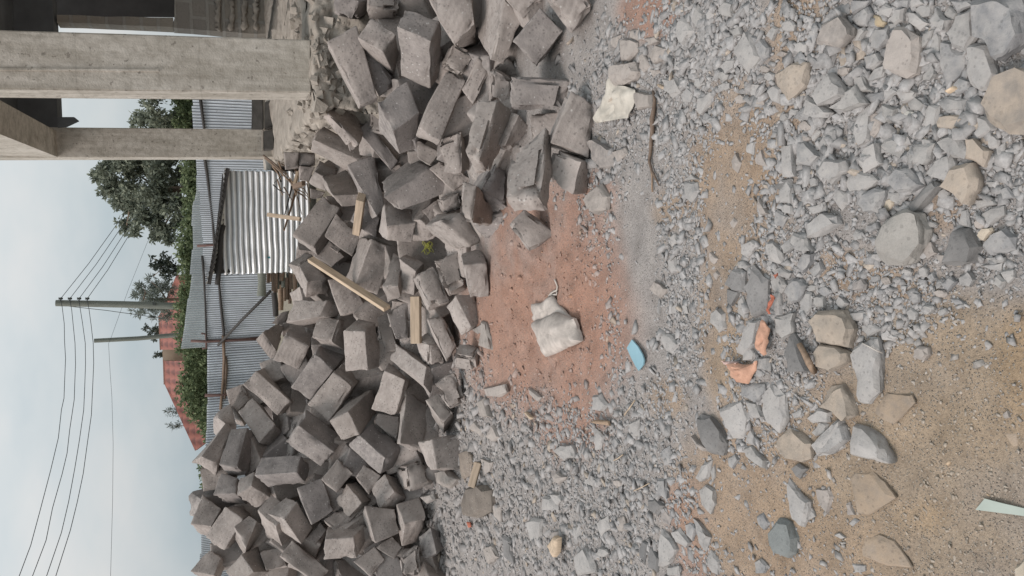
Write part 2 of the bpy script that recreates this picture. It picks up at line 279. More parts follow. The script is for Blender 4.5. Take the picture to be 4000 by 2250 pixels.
'D3':[[-1.164,5.969,0.357],[-0.799,6.184,0.248],[-1.226,6.018,0.186],[-0.967,6.223,0.048],[-1.182,6.044,0.371],[-0.868,6.264,0.275],[-1.271,6.103,0.228],[-1.002,6.309,0.094]],
'D4':[[-1.231,6.432,0.301],[-1.048,6.455,0.266],[-1.068,6.48,0.478],[-1.008,6.5,0.435],[-1.259,6.626,0.267],[-1.086,6.647,0.225],[-1.111,6.675,0.446],[-1.036,6.693,0.398]],
'D5':[[-1.345,6.254,0.429],[-1.161,6.406,0.605],[-1.278,6.396,0.262],[-1.088,6.561,0.473],[-1.479,6.35,0.464],[-1.248,6.523,0.696],[-1.456,6.493,0.298],[-1.222,6.663,0.525]],
'D6':[[-0.691,5.674,0.23],[-0.563,5.667,0.206],[-0.525,6.062,0.391],[-0.409,6.045,0.343],[-0.789,5.741,0.156],[-0.589,5.726,0.113],[-0.574,6.119,0.294],[-0.455,6.102,0.241]],
'D8':[[-0.825,5.245,0.144],[-0.777,5.231,0.046],[-0.649,5.297,0.241],[-0.576,5.266,0.098],[-0.851,5.438,0.097],[-0.8,5.421,-0.009],[-0.672,5.488,0.19],[-0.601,5.458,0.049]],
'D9':[[-0.982,5.545,0.117],[-0.908,5.55,0.044],[-0.812,5.647,0.221],[-0.77,5.646,0.128],[-1.112,5.831,0.043],[-1.025,5.829,-0.054],[-0.974,5.921,0.112],[-0.903,5.925,0.032]],
'EA':[[0.143,7.229,0.899],[0.162,7.258,0.714],[0.29,7.431,0.943],[0.376,7.48,0.814],[0.004,7.366,0.909],[-0.006,7.385,0.698],[0.141,7.565,0.944],[0.216,7.61,0.806]],
'EB':[[0.29,7.532,0.939],[0.404,7.613,0.812],[0.319,7.646,1.023],[0.441,7.713,0.86],[0.156,7.618,0.881],[0.247,7.688,0.725],[0.135,7.716,0.922],[0.28,7.79,0.775]],
'EC':[[0.266,7.239,0.676],[0.359,7.225,0.565],[0.372,7.254,0.829],[0.504,7.226,0.683],[0.272,7.436,0.655],[0.373,7.42,0.54],[0.385,7.449,0.805],[0.516,7.423,0.662]],
'ED':[[-0.167,6.655,0.686],[-0.122,6.622,0.473],[0.133,6.67,0.775],[0.141,6.651,0.599],[-0.171,6.846,0.661],[-0.123,6.815,0.451],[0.127,6.861,0.749],[0.145,6.841,0.57]],
'EE':[[0.071,6.242,0.622],[0.444,6.199,0.471],[0.15,6.614,0.641],[0.477,6.578,0.51],[-0.008,6.268,0.436],[0.352,6.226,0.287],[0.07,6.64,0.454],[0.402,6.603,0.319]],
'EF':[[0.054,5.642,0.391],[0.271,5.821,0.317],[0.048,5.71,0.51],[0.309,5.863,0.369],[-0.025,5.747,0.354],[0.18,5.916,0.255],[-0.058,5.801,0.438],[0.211,5.962,0.315]],
'EG':[[0.153,5.595,0.264],[-0.016,5.75,0.254],[0.252,5.676,0.366],[0.016,5.834,0.364],[0.222,5.662,0.182],[0.037,5.817,0.171],[0.287,5.748,0.296],[0.075,5.902,0.281]],
'EH':[[-0.115,5.366,0.232],[0.129,5.402,0.316],[-0.077,5.341,0.078],[0.184,5.385,0.182],[-0.138,5.611,0.186],[0.103,5.648,0.275],[-0.097,5.588,0.037],[0.162,5.63,0.138]],
'EI':[[-0.003,5.024,0.19],[0.048,4.993,0.073],[0.207,5.077,0.259],[0.266,5.027,0.09],[-0.039,5.293,0.099],[0.009,5.261,-0.022],[0.17,5.346,0.17],[0.226,5.299,0.007]],
'EJ':[[0.159,4.573,0.203],[-0.048,4.645,0.14],[0.161,4.533,0.06],[-0.04,4.617,0.031],[0.249,4.782,0.153],[0.042,4.855,0.094],[0.252,4.742,0.011],[0.051,4.825,-0.019]],
'EK':[[-0.242,4.84,0.086],[-0.044,4.915,0.158],[-0.219,4.882,-0.005],[-0.026,4.94,0.017],[-0.298,4.982,0.113],[-0.108,5.058,0.185],[-0.278,5.024,0.019],[-0.085,5.084,0.049]],
'EL':[[-0.208,5.435,0.111],[-0.394,5.406,0.041],[-0.192,5.459,0.229],[-0.512,5.411,0.108],[-0.215,5.63,0.066],[-0.414,5.598,-0.01],[-0.213,5.654,0.185],[-0.518,5.607,0.067]],
'EM':[[-0.452,4.821,0.087],[-0.42,4.905,0.21],[-0.385,4.898,0.017],[-0.343,4.985,0.148],[-0.535,4.89,0.057],[-0.532,4.976,0.187],[-0.483,4.968,-0.01],[-0.444,5.055,0.121]],
'EN':[[-0.394,5.58,0.192],[-0.555,5.662,0.18],[-0.372,5.756,0.261],[-0.56,5.814,0.184],[-0.401,5.604,0.112],[-0.568,5.669,0.051],[-0.281,5.77,0.154],[-0.522,5.832,0.082]],
'EO':[[-0.358,5.903,0.273],[-0.076,5.904,0.267],[-0.356,5.916,0.37],[-0.147,5.939,0.428],[-0.361,6.089,0.227],[-0.088,6.093,0.23],[-0.364,6.105,0.335],[-0.149,6.127,0.388]],
'EP':[[-0.465,6.33,0.28],[-0.162,6.359,0.343],[-0.488,6.344,0.382],[-0.202,6.365,0.423],[-0.475,6.524,0.24],[-0.175,6.552,0.301],[-0.498,6.54,0.347],[-0.212,6.562,0.39]],
'EX':[[-0.286,8.379,1.056],[-0.136,8.379,0.992],[-0.256,8.382,1.17],[-0.165,8.371,1.079],[-0.297,8.574,1.043],[-0.146,8.574,0.98],[-0.262,8.578,1.159],[-0.158,8.57,1.073]],
'G1':[[0.433,6.994,0.859],[0.567,7.07,1.025],[0.78,6.997,0.613],[0.895,7.062,0.751],[0.381,7.261,0.788],[0.508,7.334,0.947],[0.721,7.26,0.535],[0.837,7.327,0.676]],
'G2':[[0.326,6.605,0.576],[0.493,6.592,0.5],[0.505,6.622,0.794],[0.685,6.601,0.694],[0.344,6.79,0.554],[0.508,6.774,0.47],[0.519,6.806,0.772],[0.695,6.783,0.669]],
'G3':[[0.834,6.493,0.726],[0.841,6.488,0.501],[1.03,6.804,0.77],[1.098,6.805,0.563],[0.744,6.542,0.652],[0.755,6.555,0.48],[0.941,6.871,0.747],[1.005,6.872,0.542]],
'G4':[[1.063,6.965,0.751],[0.933,7.078,0.713],[1.104,7.003,0.814],[1.03,7.145,0.858],[1.133,7.029,0.617],[1.028,7.155,0.618],[1.218,7.096,0.757],[1.12,7.222,0.757]],
'GA':[[1.269,7.747,0.885],[1.403,7.715,0.886],[1.244,7.748,1.01],[1.405,7.719,1.018],[1.299,7.942,0.867],[1.44,7.911,0.87],[1.277,7.945,0.998],[1.44,7.916,1.006]],
'GB':[[1.294,7.77,0.731],[1.407,7.744,0.729],[1.293,7.778,0.877],[1.41,7.752,0.879],[1.324,7.965,0.71],[1.444,7.939,0.708],[1.324,7.974,0.861],[1.447,7.949,0.862]],
'GC':[[1.138,7.778,0.796],[1.271,7.738,0.739],[1.14,7.767,0.882],[1.281,7.747,0.88],[1.165,7.972,0.771],[1.304,7.935,0.721],[1.171,7.965,0.869],[1.316,7.943,0.863]],
'G6':[[1.002,8.01,0.658],[1.052,7.983,0.615],[0.992,8.003,0.755],[1.089,7.992,0.757],[1.019,8.205,0.633],[1.084,8.18,0.594],[1.016,8.201,0.74],[1.12,8.189,0.737]],
'G7':[[0.596,5.878,0.483],[0.98,5.904,0.686],[0.669,5.896,0.419],[1.057,5.871,0.481],[0.603,6.182,0.469],[0.99,6.196,0.638],[0.672,6.195,0.388],[1.059,6.175,0.467]],
'G8':[[0.657,5.212,0.548],[0.843,5.126,0.242],[0.818,5.573,0.486],[0.979,5.52,0.27],[0.565,5.251,0.448],[0.697,5.141,0.078],[0.694,5.619,0.405],[0.856,5.562,0.178]],
'G9':[[0.483,5.492,0.486],[0.503,5.496,0.271],[0.393,5.611,0.464],[0.368,5.626,0.277],[0.657,5.62,0.47],[0.629,5.632,0.277],[0.461,5.757,0.497],[0.492,5.761,0.283]],
'G10':[[0.466,6.363,0.413],[0.634,6.357,0.381],[0.609,6.382,0.6],[0.766,6.36,0.524],[0.488,6.561,0.387],[0.653,6.55,0.343],[0.625,6.58,0.573],[0.781,6.556,0.494]],
'H1':[[0.718,4.521,0.204],[0.951,4.47,0.209],[0.731,4.576,0.292],[0.902,4.537,0.331],[0.77,4.698,0.084],[1.001,4.661,0.122],[0.78,4.76,0.191],[0.959,4.721,0.229]],
'H2':[[0.679,3.852,0.299],[0.992,3.861,0.185],[0.738,3.924,0.349],[1.028,3.943,0.265],[0.638,3.992,0.197],[0.959,3.98,0.028],[0.649,4.066,0.254],[0.975,4.074,0.137]],
'H3':[[0.395,3.075,0.294],[0.719,3.208,0.185],[0.4,3.177,0.402],[0.628,3.316,0.31],[0.333,3.144,0.221],[0.69,3.28,0.121],[0.333,3.252,0.347],[0.597,3.387,0.244]],
'H4':[[0.449,4.214,0.013],[0.722,4.253,0.004],[0.571,4.215,0.18],[0.752,4.219,0.073],[0.448,4.422,0.032],[0.711,4.456,0.009],[0.557,4.421,0.193],[0.745,4.427,0.093]],
'H5':[[0.41,3.133,0.103],[0.543,3.081,0.078],[0.523,3.258,0.177],[0.616,3.208,0.155],[0.418,3.196,0.003],[0.556,3.144,-0.023],[0.521,3.321,0.078],[0.619,3.27,0.054]],
'H6':[[0.571,3.119,0.024],[0.787,3.08,-0.007],[0.642,3.16,0.183],[0.856,3.102,0.101],[0.602,3.315,-0.033],[0.817,3.274,-0.072],[0.67,3.355,0.123],[0.884,3.299,0.043]],
'H7':[[0.383,4.116,0.273],[0.575,4.111,0.237],[0.41,4.158,0.319],[0.614,4.159,0.299],[0.39,4.412,0.053],[0.513,4.411,0.025],[0.377,4.46,0.116],[0.575,4.46,0.092]],
'H8':[[0.28,4.745,0.095],[0.436,4.744,0.275],[0.279,5.17,0.106],[0.446,5.169,0.287],[0.32,4.746,0.007],[0.502,4.733,0.155],[0.358,5.171,0.018],[0.527,5.168,0.192]],
'H9':[[0.558,5.048,0.061],[0.665,5.033,0.073],[0.525,5.076,0.155],[0.616,5.075,0.202],[0.58,5.237,0.003],[0.69,5.225,0.021],[0.546,5.268,0.104],[0.643,5.266,0.15]],
'H10':[[0.582,5.435,0.089],[0.665,5.427,0.12],[0.508,5.461,0.172],[0.593,5.463,0.233],[0.601,5.625,0.034],[0.689,5.62,0.074],[0.527,5.653,0.124],[0.616,5.657,0.187]],
'H11':[[0.751,4.966,0.002],[0.868,5.005,0.208],[0.668,5.015,0.116],[0.825,5.036,0.269],[0.779,5.157,-0.048],[0.903,5.194,0.15],[0.693,5.204,0.059],[0.849,5.226,0.216]],
'H13':[[0.199,3.66,0.119],[0.265,3.6,-0.018],[0.321,3.689,0.208],[0.388,3.651,0.133],[0.206,3.843,0.041],[0.277,3.786,-0.089],[0.332,3.874,0.134],[0.404,3.834,0.054]],
'K0':[[1.219,4.973,0.724],[1.598,4.93,0.923],[1.264,4.954,0.611],[1.694,4.885,0.739],[1.286,5.313,0.68],[1.666,5.269,0.876],[1.332,5.29,0.559],[1.755,5.225,0.696]],
'K1':[[1.491,4.722,0.61],[1.596,4.709,0.529],[1.587,4.779,0.751],[1.709,4.764,0.665],[1.442,5.097,0.46],[1.559,5.102,0.429],[1.542,5.163,0.628],[1.663,5.149,0.544]],
'K2':[[1.373,4.99,0.482],[1.623,4.955,0.661],[1.297,5.03,0.589],[1.558,4.983,0.734],[1.428,5.179,0.444],[1.677,5.143,0.62],[1.353,5.219,0.552],[1.612,5.173,0.701]],
'I2':[[0.974,4.605,0.594],[1.094,4.589,0.43],[1.166,4.663,0.671],[1.293,4.64,0.486],[0.918,5.014,0.473],[0.949,5.02,0.367],[1.07,5.086,0.585],[1.188,5.064,0.404]],
'I3':[[1.172,5.641,0.427],[1.283,5.618,0.446],[1.203,5.652,0.545],[1.378,5.623,0.545],[1.214,5.833,0.394],[1.334,5.807,0.404],[1.245,5.846,0.515],[1.416,5.814,0.51]],
'I4':[[1.118,5.69,0.628],[1.315,5.603,0.858],[1.059,5.755,0.683],[1.344,5.672,0.923],[1.351,5.961,0.495],[1.589,5.871,0.717],[1.297,6.023,0.543],[1.572,5.939,0.781]],
'I5':[[1.106,6.397,0.515],[1.272,6.409,0.873],[1.059,6.681,0.563],[1.23,6.672,0.867],[1.236,6.423,0.452],[1.4,6.432,0.802],[1.189,6.705,0.495],[1.359,6.699,0.805]],
'I6':[[1.009,5.809,0.319],[1.302,5.793,0.534],[0.943,5.826,0.372],[1.226,5.816,0.603],[1.048,5.999,0.278],[1.338,5.983,0.495],[0.981,6.019,0.34],[1.261,6.008,0.57]],
'I7':[[0.824,4.903,0.298],[0.903,4.861,0.229],[0.874,4.905,0.378],[0.992,4.891,0.388],[0.855,5.079,0.249],[0.942,5.039,0.183],[0.909,5.085,0.34],[1.026,5.067,0.338]],
'I8':[[1.009,5.9,0.227],[1.077,5.853,0.157],[0.974,5.906,0.31],[1.072,5.872,0.278],[1.037,6.089,0.18],[1.117,6.046,0.12],[1.015,6.098,0.272],[1.118,6.065,0.242]],
'I9':[[0.897,4.443,0.347],[1.251,4.409,0.186],[0.977,4.466,0.472],[1.304,4.426,0.298],[0.908,4.675,0.303],[1.253,4.64,0.14],[0.975,4.698,0.431],[1.308,4.659,0.255]],
'K4':[[1.41,4.222,0.438],[1.251,4.593,0.356],[1.507,4.309,0.606],[1.331,4.678,0.516],[1.539,4.261,0.369],[1.367,4.617,0.244],[1.633,4.353,0.55],[1.456,4.712,0.435]],
'K5':[[1.842,5.197,0.721],[1.943,5.121,0.67],[1.884,5.228,0.835],[2.029,5.17,0.833],[1.993,5.526,0.548],[2.095,5.456,0.514],[2.036,5.564,0.68],[2.176,5.504,0.673]],
'K6':[[1.897,5.059,0.429],[1.914,5.098,0.622],[1.867,5.178,0.431],[1.866,5.204,0.592],[2.004,5.096,0.411],[2.018,5.135,0.606],[1.973,5.214,0.412],[1.976,5.243,0.577]],
'K7':[[1.452,4.018,0.238],[1.688,3.985,0.262],[1.349,4.069,0.348],[1.617,4.079,0.487],[1.479,4.415,0.107],[1.753,4.384,0.136],[1.455,4.455,0.185],[1.684,4.47,0.339]],
'L1':[[1.238,3.923,0.186],[1.497,3.752,0.154],[1.472,4.266,0.144],[1.747,4.111,0.158],[1.225,3.938,0.113],[1.415,3.758,0.054],[1.459,4.271,0.042],[1.728,4.112,0.046]],
'L2':[[1.367,3.641,0.1],[1.452,3.569,0.01],[1.462,3.641,0.2],[1.531,3.573,0.119],[1.434,3.814,0.03],[1.521,3.742,-0.058],[1.531,3.814,0.132],[1.604,3.745,0.049]],
'L3':[[1.066,3.451,0.118],[1.217,3.357,0.01],[1.184,3.461,0.232],[1.319,3.367,0.122],[1.128,3.626,0.044],[1.277,3.532,-0.065],[1.244,3.637,0.16],[1.38,3.542,0.049]],
'L4':[[1.12,3.09,0.092],[1.21,3.02,0.015],[1.251,3.091,0.2],[1.323,3.017,0.112],[1.188,3.26,0.014],[1.277,3.19,-0.066],[1.318,3.261,0.122],[1.392,3.188,0.034]],
'L5':[[1.255,4.371,0.225],[1.39,4.302,0.143],[1.329,4.377,0.327],[1.445,4.321,0.278],[1.31,4.544,0.168],[1.444,4.477,0.089],[1.382,4.553,0.276],[1.502,4.495,0.223]],
'L6':[[1.098,4.346,0.162],[1.299,4.259,0.063],[1.181,4.349,0.228],[1.353,4.27,0.148],[1.151,4.525,0.096],[1.35,4.438,-0.003],[1.231,4.531,0.17],[1.405,4.45,0.086]],
'L7':[[1.009,3.993,0.046],[1.145,3.955,0.058],[1.042,4.024,0.161],[1.205,3.983,0.16],[1.059,4.175,-0.016],[1.199,4.135,-0.01],[1.09,4.208,0.101],[1.252,4.165,0.097]],
'L8':[[0.874,3.487,0.228],[0.841,3.407,0.023],[1.004,3.452,0.253],[0.974,3.353,-0.006],[0.928,3.664,0.155],[0.896,3.583,-0.055],[1.061,3.627,0.175],[1.03,3.53,-0.078]],
'L9':[[1.183,4.108,0.09],[1.198,4.048,-0.027],[1.23,4.084,0.117],[1.29,4.038,0.041],[1.233,4.285,0.02],[1.255,4.225,-0.095],[1.292,4.263,0.054],[1.351,4.215,-0.029]],
'L10':[[0.749,3.964,0.09],[0.864,3.915,-0.021],[0.762,3.906,0.136],[0.932,3.869,0.06],[0.821,4.145,0.111],[0.941,4.097,0.002],[0.842,4.09,0.168],[1.008,4.052,0.087]]}
FI=[[[0.242,5.743,-0.074],[0.467,5.696,-0.047],[0.3,5.995,-0.122],[0.525,5.948,-0.095],[0.21,5.826,0.325],[0.435,5.779,0.353],[0.269,6.078,0.277],[0.494,6.031,0.305]],
[[1.783,5.164,0.131],[1.975,5.255,0.028],[1.805,5.335,0.322],[1.998,5.425,0.22],[2.004,4.918,0.326],[2.195,5.009,0.223],[2.026,5.088,0.516],[2.218,5.178,0.413]],
[[-0.141,6.566,0.132],[0.034,6.498,0.247],[-0.051,6.79,0.125],[0.124,6.723,0.241],[-0.338,6.656,0.483],[-0.163,6.588,0.598],[-0.247,6.879,0.477],[-0.073,6.812,0.592]],
[[1.228,5.044,0.137],[1.173,4.852,0.135],[1.452,4.979,0.173],[1.397,4.787,0.171],[1.178,5.056,0.47],[1.122,4.864,0.468],[1.402,4.99,0.506],[1.346,4.799,0.505]],
[[1.046,4.475,-0.06],[1.23,4.406,0.046],[1.143,4.691,-0.089],[1.328,4.623,0.016],[0.9,4.586,0.269],[1.083,4.518,0.374],[0.996,4.802,0.239],[1.181,4.734,0.345]],
[[0.895,3.77,-0.048],[1.037,3.811,-0.039],[0.885,3.833,-0.186],[1.029,3.875,-0.177],[0.818,4.012,0.068],[0.96,4.053,0.077],[0.808,4.075,-0.071],[0.951,4.116,-0.062]],
[[-0.33,5.866,0.052],[-0.131,5.799,0.039],[-0.264,6.083,-0.06],[-0.065,6.016,-0.073],[-0.257,6.017,0.389],[-0.059,5.951,0.376],[-0.191,6.236,0.277],[0.008,6.168,0.263]],
[[-0.908,7.789,1.118],[-0.842,7.697,0.94],[-0.709,7.883,1.143],[-0.644,7.791,0.964],[-0.796,7.503,1.307],[-0.731,7.41,1.129],[-0.597,7.596,1.331],[-0.532,7.505,1.154]],
[[-1.219,7.448,1.104],[-1.272,7.527,0.923],[-1.353,7.622,1.22],[-1.406,7.702,1.037],[-0.915,7.673,1.114],[-0.968,7.753,0.933],[-1.049,7.848,1.23],[-1.102,7.927,1.048]],
[[-1.241,6.703,0.774],[-1.169,6.909,0.775],[-1.273,6.714,0.554],[-1.2,6.922,0.555],[-1.571,6.819,0.828],[-1.499,7.027,0.829],[-1.603,6.832,0.608],[-1.53,7.038,0.609]],
[[1.356,3.985,0.015],[1.335,4.015,-0.208],[1.17,4.135,0.054],[1.148,4.166,-0.168],[1.591,4.273,0.032],[1.569,4.303,-0.191],[1.404,4.424,0.07],[1.382,4.454,-0.152]],
[[0.089,7.499,0.403],[0.292,7.431,0.373],[0.164,7.727,0.397],[0.367,7.658,0.366],[0.14,7.491,0.765],[0.344,7.423,0.734],[0.215,7.719,0.76],[0.42,7.651,0.729]],
[[-0.707,6.693,0.311],[-0.567,6.838,0.275],[-0.894,6.857,0.243],[-0.754,7.001,0.207],[-0.736,6.813,0.678],[-0.596,6.958,0.642],[-0.922,6.977,0.61],[-0.783,7.121,0.574]],
[[-2.341,7.467,1.454],[-2.153,7.578,1.478],[-2.458,7.676,1.414],[-2.271,7.787,1.438],[-2.405,7.499,1.809],[-2.217,7.608,1.834],[-2.523,7.708,1.77],[-2.335,7.818,1.795]],
[[-2.52,6.388,0.415],[-2.397,6.207,0.495],[-2.422,6.371,0.224],[-2.298,6.191,0.303],[-2.241,6.633,0.538],[-2.117,6.452,0.617],[-2.144,6.616,0.347],[-2.019,6.436,0.426]],
[[1.461,3.631,-0.202],[1.572,3.591,-0.13],[1.512,3.791,-0.193],[1.623,3.752,-0.12],[1.319,3.662,0.032],[1.431,3.623,0.104],[1.37,3.822,0.041],[1.482,3.783,0.113]],
[[0.854,4.16,-0.2],[0.865,4.085,0.019],[1.007,4.326,-0.151],[1.018,4.251,0.067],[0.555,4.407,-0.1],[0.566,4.332,0.118],[0.708,4.572,-0.051],[0.719,4.498,0.166]],
[[0.851,6.001,0.183],[0.987,5.875,0.294],[1.026,6.136,0.121],[1.163,6.01,0.231],[0.793,6.224,0.504],[0.93,6.098,0.615],[0.97,6.359,0.441],[1.106,6.232,0.552]],
[[0.386,5.527,0.098],[0.523,5.445,0.248],[0.587,5.603,-0.045],[0.724,5.52,0.105],[0.389,5.845,0.27],[0.526,5.762,0.421],[0.59,5.92,0.128],[0.727,5.838,0.277]],
[[-0.787,6.4,-0.116],[-0.588,6.344,0.002],[-0.806,6.593,0.005],[-0.607,6.538,0.123],[-1.002,6.209,0.154],[-0.804,6.154,0.273],[-1.02,6.403,0.274],[-0.823,6.347,0.393]],
[[-0.994,6.14,-0.177],[-0.862,6.237,0.002],[-1.107,6.353,-0.21],[-0.975,6.45,-0.031],[-1.271,6.033,0.085],[-1.139,6.131,0.263],[-1.384,6.246,0.052],[-1.252,6.344,0.231]],
[[-1.427,7.857,1.07],[-1.242,7.812,1.199],[-1.574,7.838,1.275],[-1.39,7.794,1.404],[-1.473,7.47,1.003],[-1.288,7.427,1.132],[-1.62,7.452,1.208],[-1.435,7.408,1.337]],
[[-1.429,6.288,0.122],[-1.225,6.319,0.183],[-1.415,6.489,-0.028],[-1.211,6.52,0.033],[-1.535,6.487,0.379],[-1.331,6.517,0.44],[-1.521,6.688,0.228],[-1.317,6.719,0.289]],
[[-1.649,6.814,0.776],[-1.449,6.844,0.739],[-1.693,7.044,0.723],[-1.493,7.074,0.686],[-1.6,6.9,1.107],[-1.4,6.929,1.07],[-1.644,7.129,1.054],[-1.444,7.159,1.017]],
[[-1.763,7.204,0.895],[-1.583,7.299,0.942],[-1.892,7.412,0.96],[-1.713,7.508,1.007],[-1.788,7.078,1.249],[-1.609,7.174,1.295],[-1.917,7.287,1.314],[-1.737,7.383,1.361]],
[[-1.938,6.538,-0.045],[-1.756,6.496,-0.164],[-1.834,6.702,0.055],[-1.653,6.661,-0.064],[-1.81,6.289,0.236],[-1.63,6.247,0.116],[-1.708,6.453,0.335],[-1.526,6.411,0.216]],
[[-2.116,7.429,1.133],[-2.113,7.232,1.205],[-1.993,7.493,1.305],[-1.99,7.296,1.376],[-2.432,7.498,1.336],[-2.43,7.302,1.407],[-2.31,7.561,1.507],[-2.307,7.365,1.579]],
[[-2.145,6.858,0.917],[-2.061,6.905,1.095],[-2.041,7.057,0.814],[-1.956,7.105,0.993],[-2.467,7.075,1.013],[-2.382,7.122,1.191],[-2.363,7.274,0.91],[-2.278,7.322,1.088]],
[[2.111,5.63,0.403],[2.139,5.479,0.526],[2.177,5.782,0.574],[2.206,5.63,0.697],[1.753,5.657,0.518],[1.782,5.506,0.641],[1.82,5.809,0.689],[1.848,5.657,0.812]],
[[2.004,5.44,0.202],[2.084,5.665,0.192],[1.768,5.525,0.273],[1.846,5.75,0.264],[2.104,5.421,0.552],[2.182,5.645,0.542],[1.866,5.506,0.623],[1.944,5.731,0.613]],
[[1.55,4.409,0.178],[1.753,4.513,0.193],[1.491,4.548,0.009],[1.694,4.652,0.024],[1.417,4.635,0.411],[1.621,4.739,0.426],[1.359,4.775,0.242],[1.562,4.878,0.257]],
[[1.453,5.886,0.275],[1.62,5.848,0.4],[1.5,6.137,0.289],[1.668,6.097,0.414],[1.209,5.914,0.61],[1.376,5.876,0.735],[1.257,6.164,0.624],[1.423,6.125,0.749]],
[[0.928,7.174,0.348],[0.875,7.367,0.322],[0.688,7.109,0.347],[0.636,7.301,0.321],[0.914,7.217,0.696],[0.862,7.41,0.671],[0.674,7.152,0.695],[0.622,7.344,0.669]],
[[0.231,4.853,0.022],[0.223,4.714,-0.015],[0.294,4.887,-0.118],[0.286,4.748,-0.155],[0.481,4.811,0.125],[0.473,4.671,0.088],[0.544,4.845,-0.015],[0.536,4.707,-0.053]],
[[0.536,6.95,0.249],[0.693,7.002,0.374],[0.379,6.996,0.426],[0.538,7.047,0.553],[0.559,6.625,0.352],[0.717,6.676,0.478],[0.402,6.671,0.53],[0.561,6.721,0.656]],
[[-0.34,7.145,0.328],[-0.105,7.193,0.32],[-0.379,7.359,0.47],[-0.144,7.408,0.462],[-0.283,6.93,0.666],[-0.048,6.978,0.657],[-0.322,7.143,0.809],[-0.086,7.191,0.799]],
[[-0.362,5.763,-0.255],[-0.14,5.705,-0.256],[-0.3,5.997,-0.194],[-0.078,5.939,-0.195],[-0.385,5.67,0.127],[-0.163,5.611,0.125],[-0.323,5.904,0.188],[-0.101,5.845,0.187]],
[[-0.212,5.881,0.125],[-0.222,5.943,0.349],[-0.121,6.096,0.069],[-0.13,6.158,0.293],[-0.554,6.013,0.075],[-0.564,6.075,0.297],[-0.463,6.228,0.018],[-0.472,6.29,0.242]],
[[-0.304,7.431,0.682],[-0.289,7.382,0.908],[-0.285,7.654,0.73],[-0.271,7.607,0.954],[-0.649,7.454,0.71],[-0.635,7.406,0.935],[-0.631,7.679,0.757],[-0.616,7.63,0.982]],
[[-1.619,7.471,1.498],[-1.482,7.36,1.354],[-1.67,7.64,1.318],[-1.533,7.529,1.175],[-1.351,7.664,1.604],[-1.214,7.552,1.46],[-1.401,7.833,1.424],[-1.264,7.721,1.28]],
[[-1.615,6.599,0.43],[-1.418,6.593,0.347],[-1.598,6.844,0.45],[-1.401,6.837,0.366],[-1.478,6.564,0.754],[-1.281,6.557,0.669],[-1.461,6.808,0.773],[-1.264,6.802,0.69]],
[[-1.855,6.666,0.705],[-1.655,6.621,0.655],[-1.823,6.87,0.652],[-1.622,6.825,0.602],[-1.756,6.737,1.039],[-1.556,6.691,0.989],[-1.724,6.94,0.987],[-1.523,6.895,0.937]],
[[-1.98,7.74,1.533],[-1.752,7.704,1.536],[-1.948,7.956,1.65],[-1.72,7.92,1.653],[-2.012,7.558,1.881],[-1.784,7.522,1.883],[-1.98,7.774,1.997],[-1.752,7.738,2.0]],
[[-1.981,6.662,0.412],[-1.808,6.589,0.468],[-1.924,6.868,0.506],[-1.751,6.795,0.561],[-2.119,6.562,0.712],[-1.945,6.49,0.768],[-2.062,6.769,0.806],[-1.889,6.695,0.862]],
[[-2.301,7.131,0.637],[-2.149,7.038,0.776],[-2.354,7.286,0.797],[-2.202,7.193,0.936],[-2.569,6.898,0.773],[-2.417,6.805,0.913],[-2.622,7.053,0.933],[-2.471,6.96,1.073]],
[[1.678,4.475,-0.01],[1.63,4.296,-0.106],[1.894,4.381,0.055],[1.845,4.203,-0.041],[1.521,4.339,0.321],[1.472,4.161,0.225],[1.736,4.246,0.386],[1.688,4.067,0.29]],
[[1.422,4.802,-0.084],[1.399,4.586,-0.172],[1.614,4.741,0.019],[1.591,4.524,-0.068],[1.207,4.693,0.244],[1.185,4.476,0.157],[1.399,4.631,0.348],[1.377,4.414,0.261]],
[[1.525,4.991,0.484],[1.61,5.04,0.278],[1.298,5.079,0.412],[1.384,5.129,0.205],[1.626,5.353,0.611],[1.711,5.403,0.404],[1.4,5.442,0.539],[1.484,5.491,0.332]],
[[1.047,4.031,-0.228],[1.161,3.913,-0.097],[1.162,4.237,-0.143],[1.277,4.12,-0.012],[0.771,4.071,0.047],[0.886,3.954,0.179],[0.887,4.279,0.132],[1.001,4.161,0.264]],
[[1.337,6.787,0.264],[1.517,6.737,0.36],[1.227,6.833,0.493],[1.407,6.784,0.589],[1.232,6.442,0.283],[1.412,6.393,0.38],[1.122,6.49,0.513],[1.302,6.44,0.61]],
[[1.024,5.948,0.165],[1.234,5.897,0.142],[1.086,6.178,0.224],[1.296,6.127,0.201],[1.04,5.857,0.5],[1.25,5.806,0.475],[1.102,6.088,0.559],[1.312,6.037,0.534]],
[[0.816,5.336,-0.088],[1.019,5.239,-0.037],[0.94,5.549,-0.173],[1.142,5.451,-0.122],[0.799,5.496,0.283],[1.001,5.399,0.334],[0.921,5.707,0.198],[1.125,5.611,0.249]],
[[1.139,7.27,0.414],[1.207,7.136,0.412],[1.263,7.332,0.511],[1.332,7.197,0.509],[0.999,7.197,0.642],[1.068,7.062,0.64],[1.124,7.258,0.738],[1.192,7.124,0.736]],
[[0.664,4.897,-0.07],[0.881,4.913,-0.059],[0.664,5.06,-0.264],[0.88,5.076,-0.252],[0.631,5.184,0.17],[0.848,5.198,0.183],[0.63,5.346,-0.022],[0.847,5.362,-0.011]],
[[0.671,6.446,0.045],[0.9,6.373,0.083],[0.739,6.679,0.077],[0.968,6.607,0.114],[0.592,6.412,0.457],[0.821,6.341,0.495],[0.66,6.646,0.488],[0.889,6.574,0.526]],
[[0.349,4.367,-0.106],[0.431,4.304,-0.002],[0.491,4.437,-0.175],[0.573,4.374,-0.072],[0.319,4.577,0.047],[0.401,4.513,0.15],[0.461,4.648,-0.022],[0.543,4.585,0.081]],
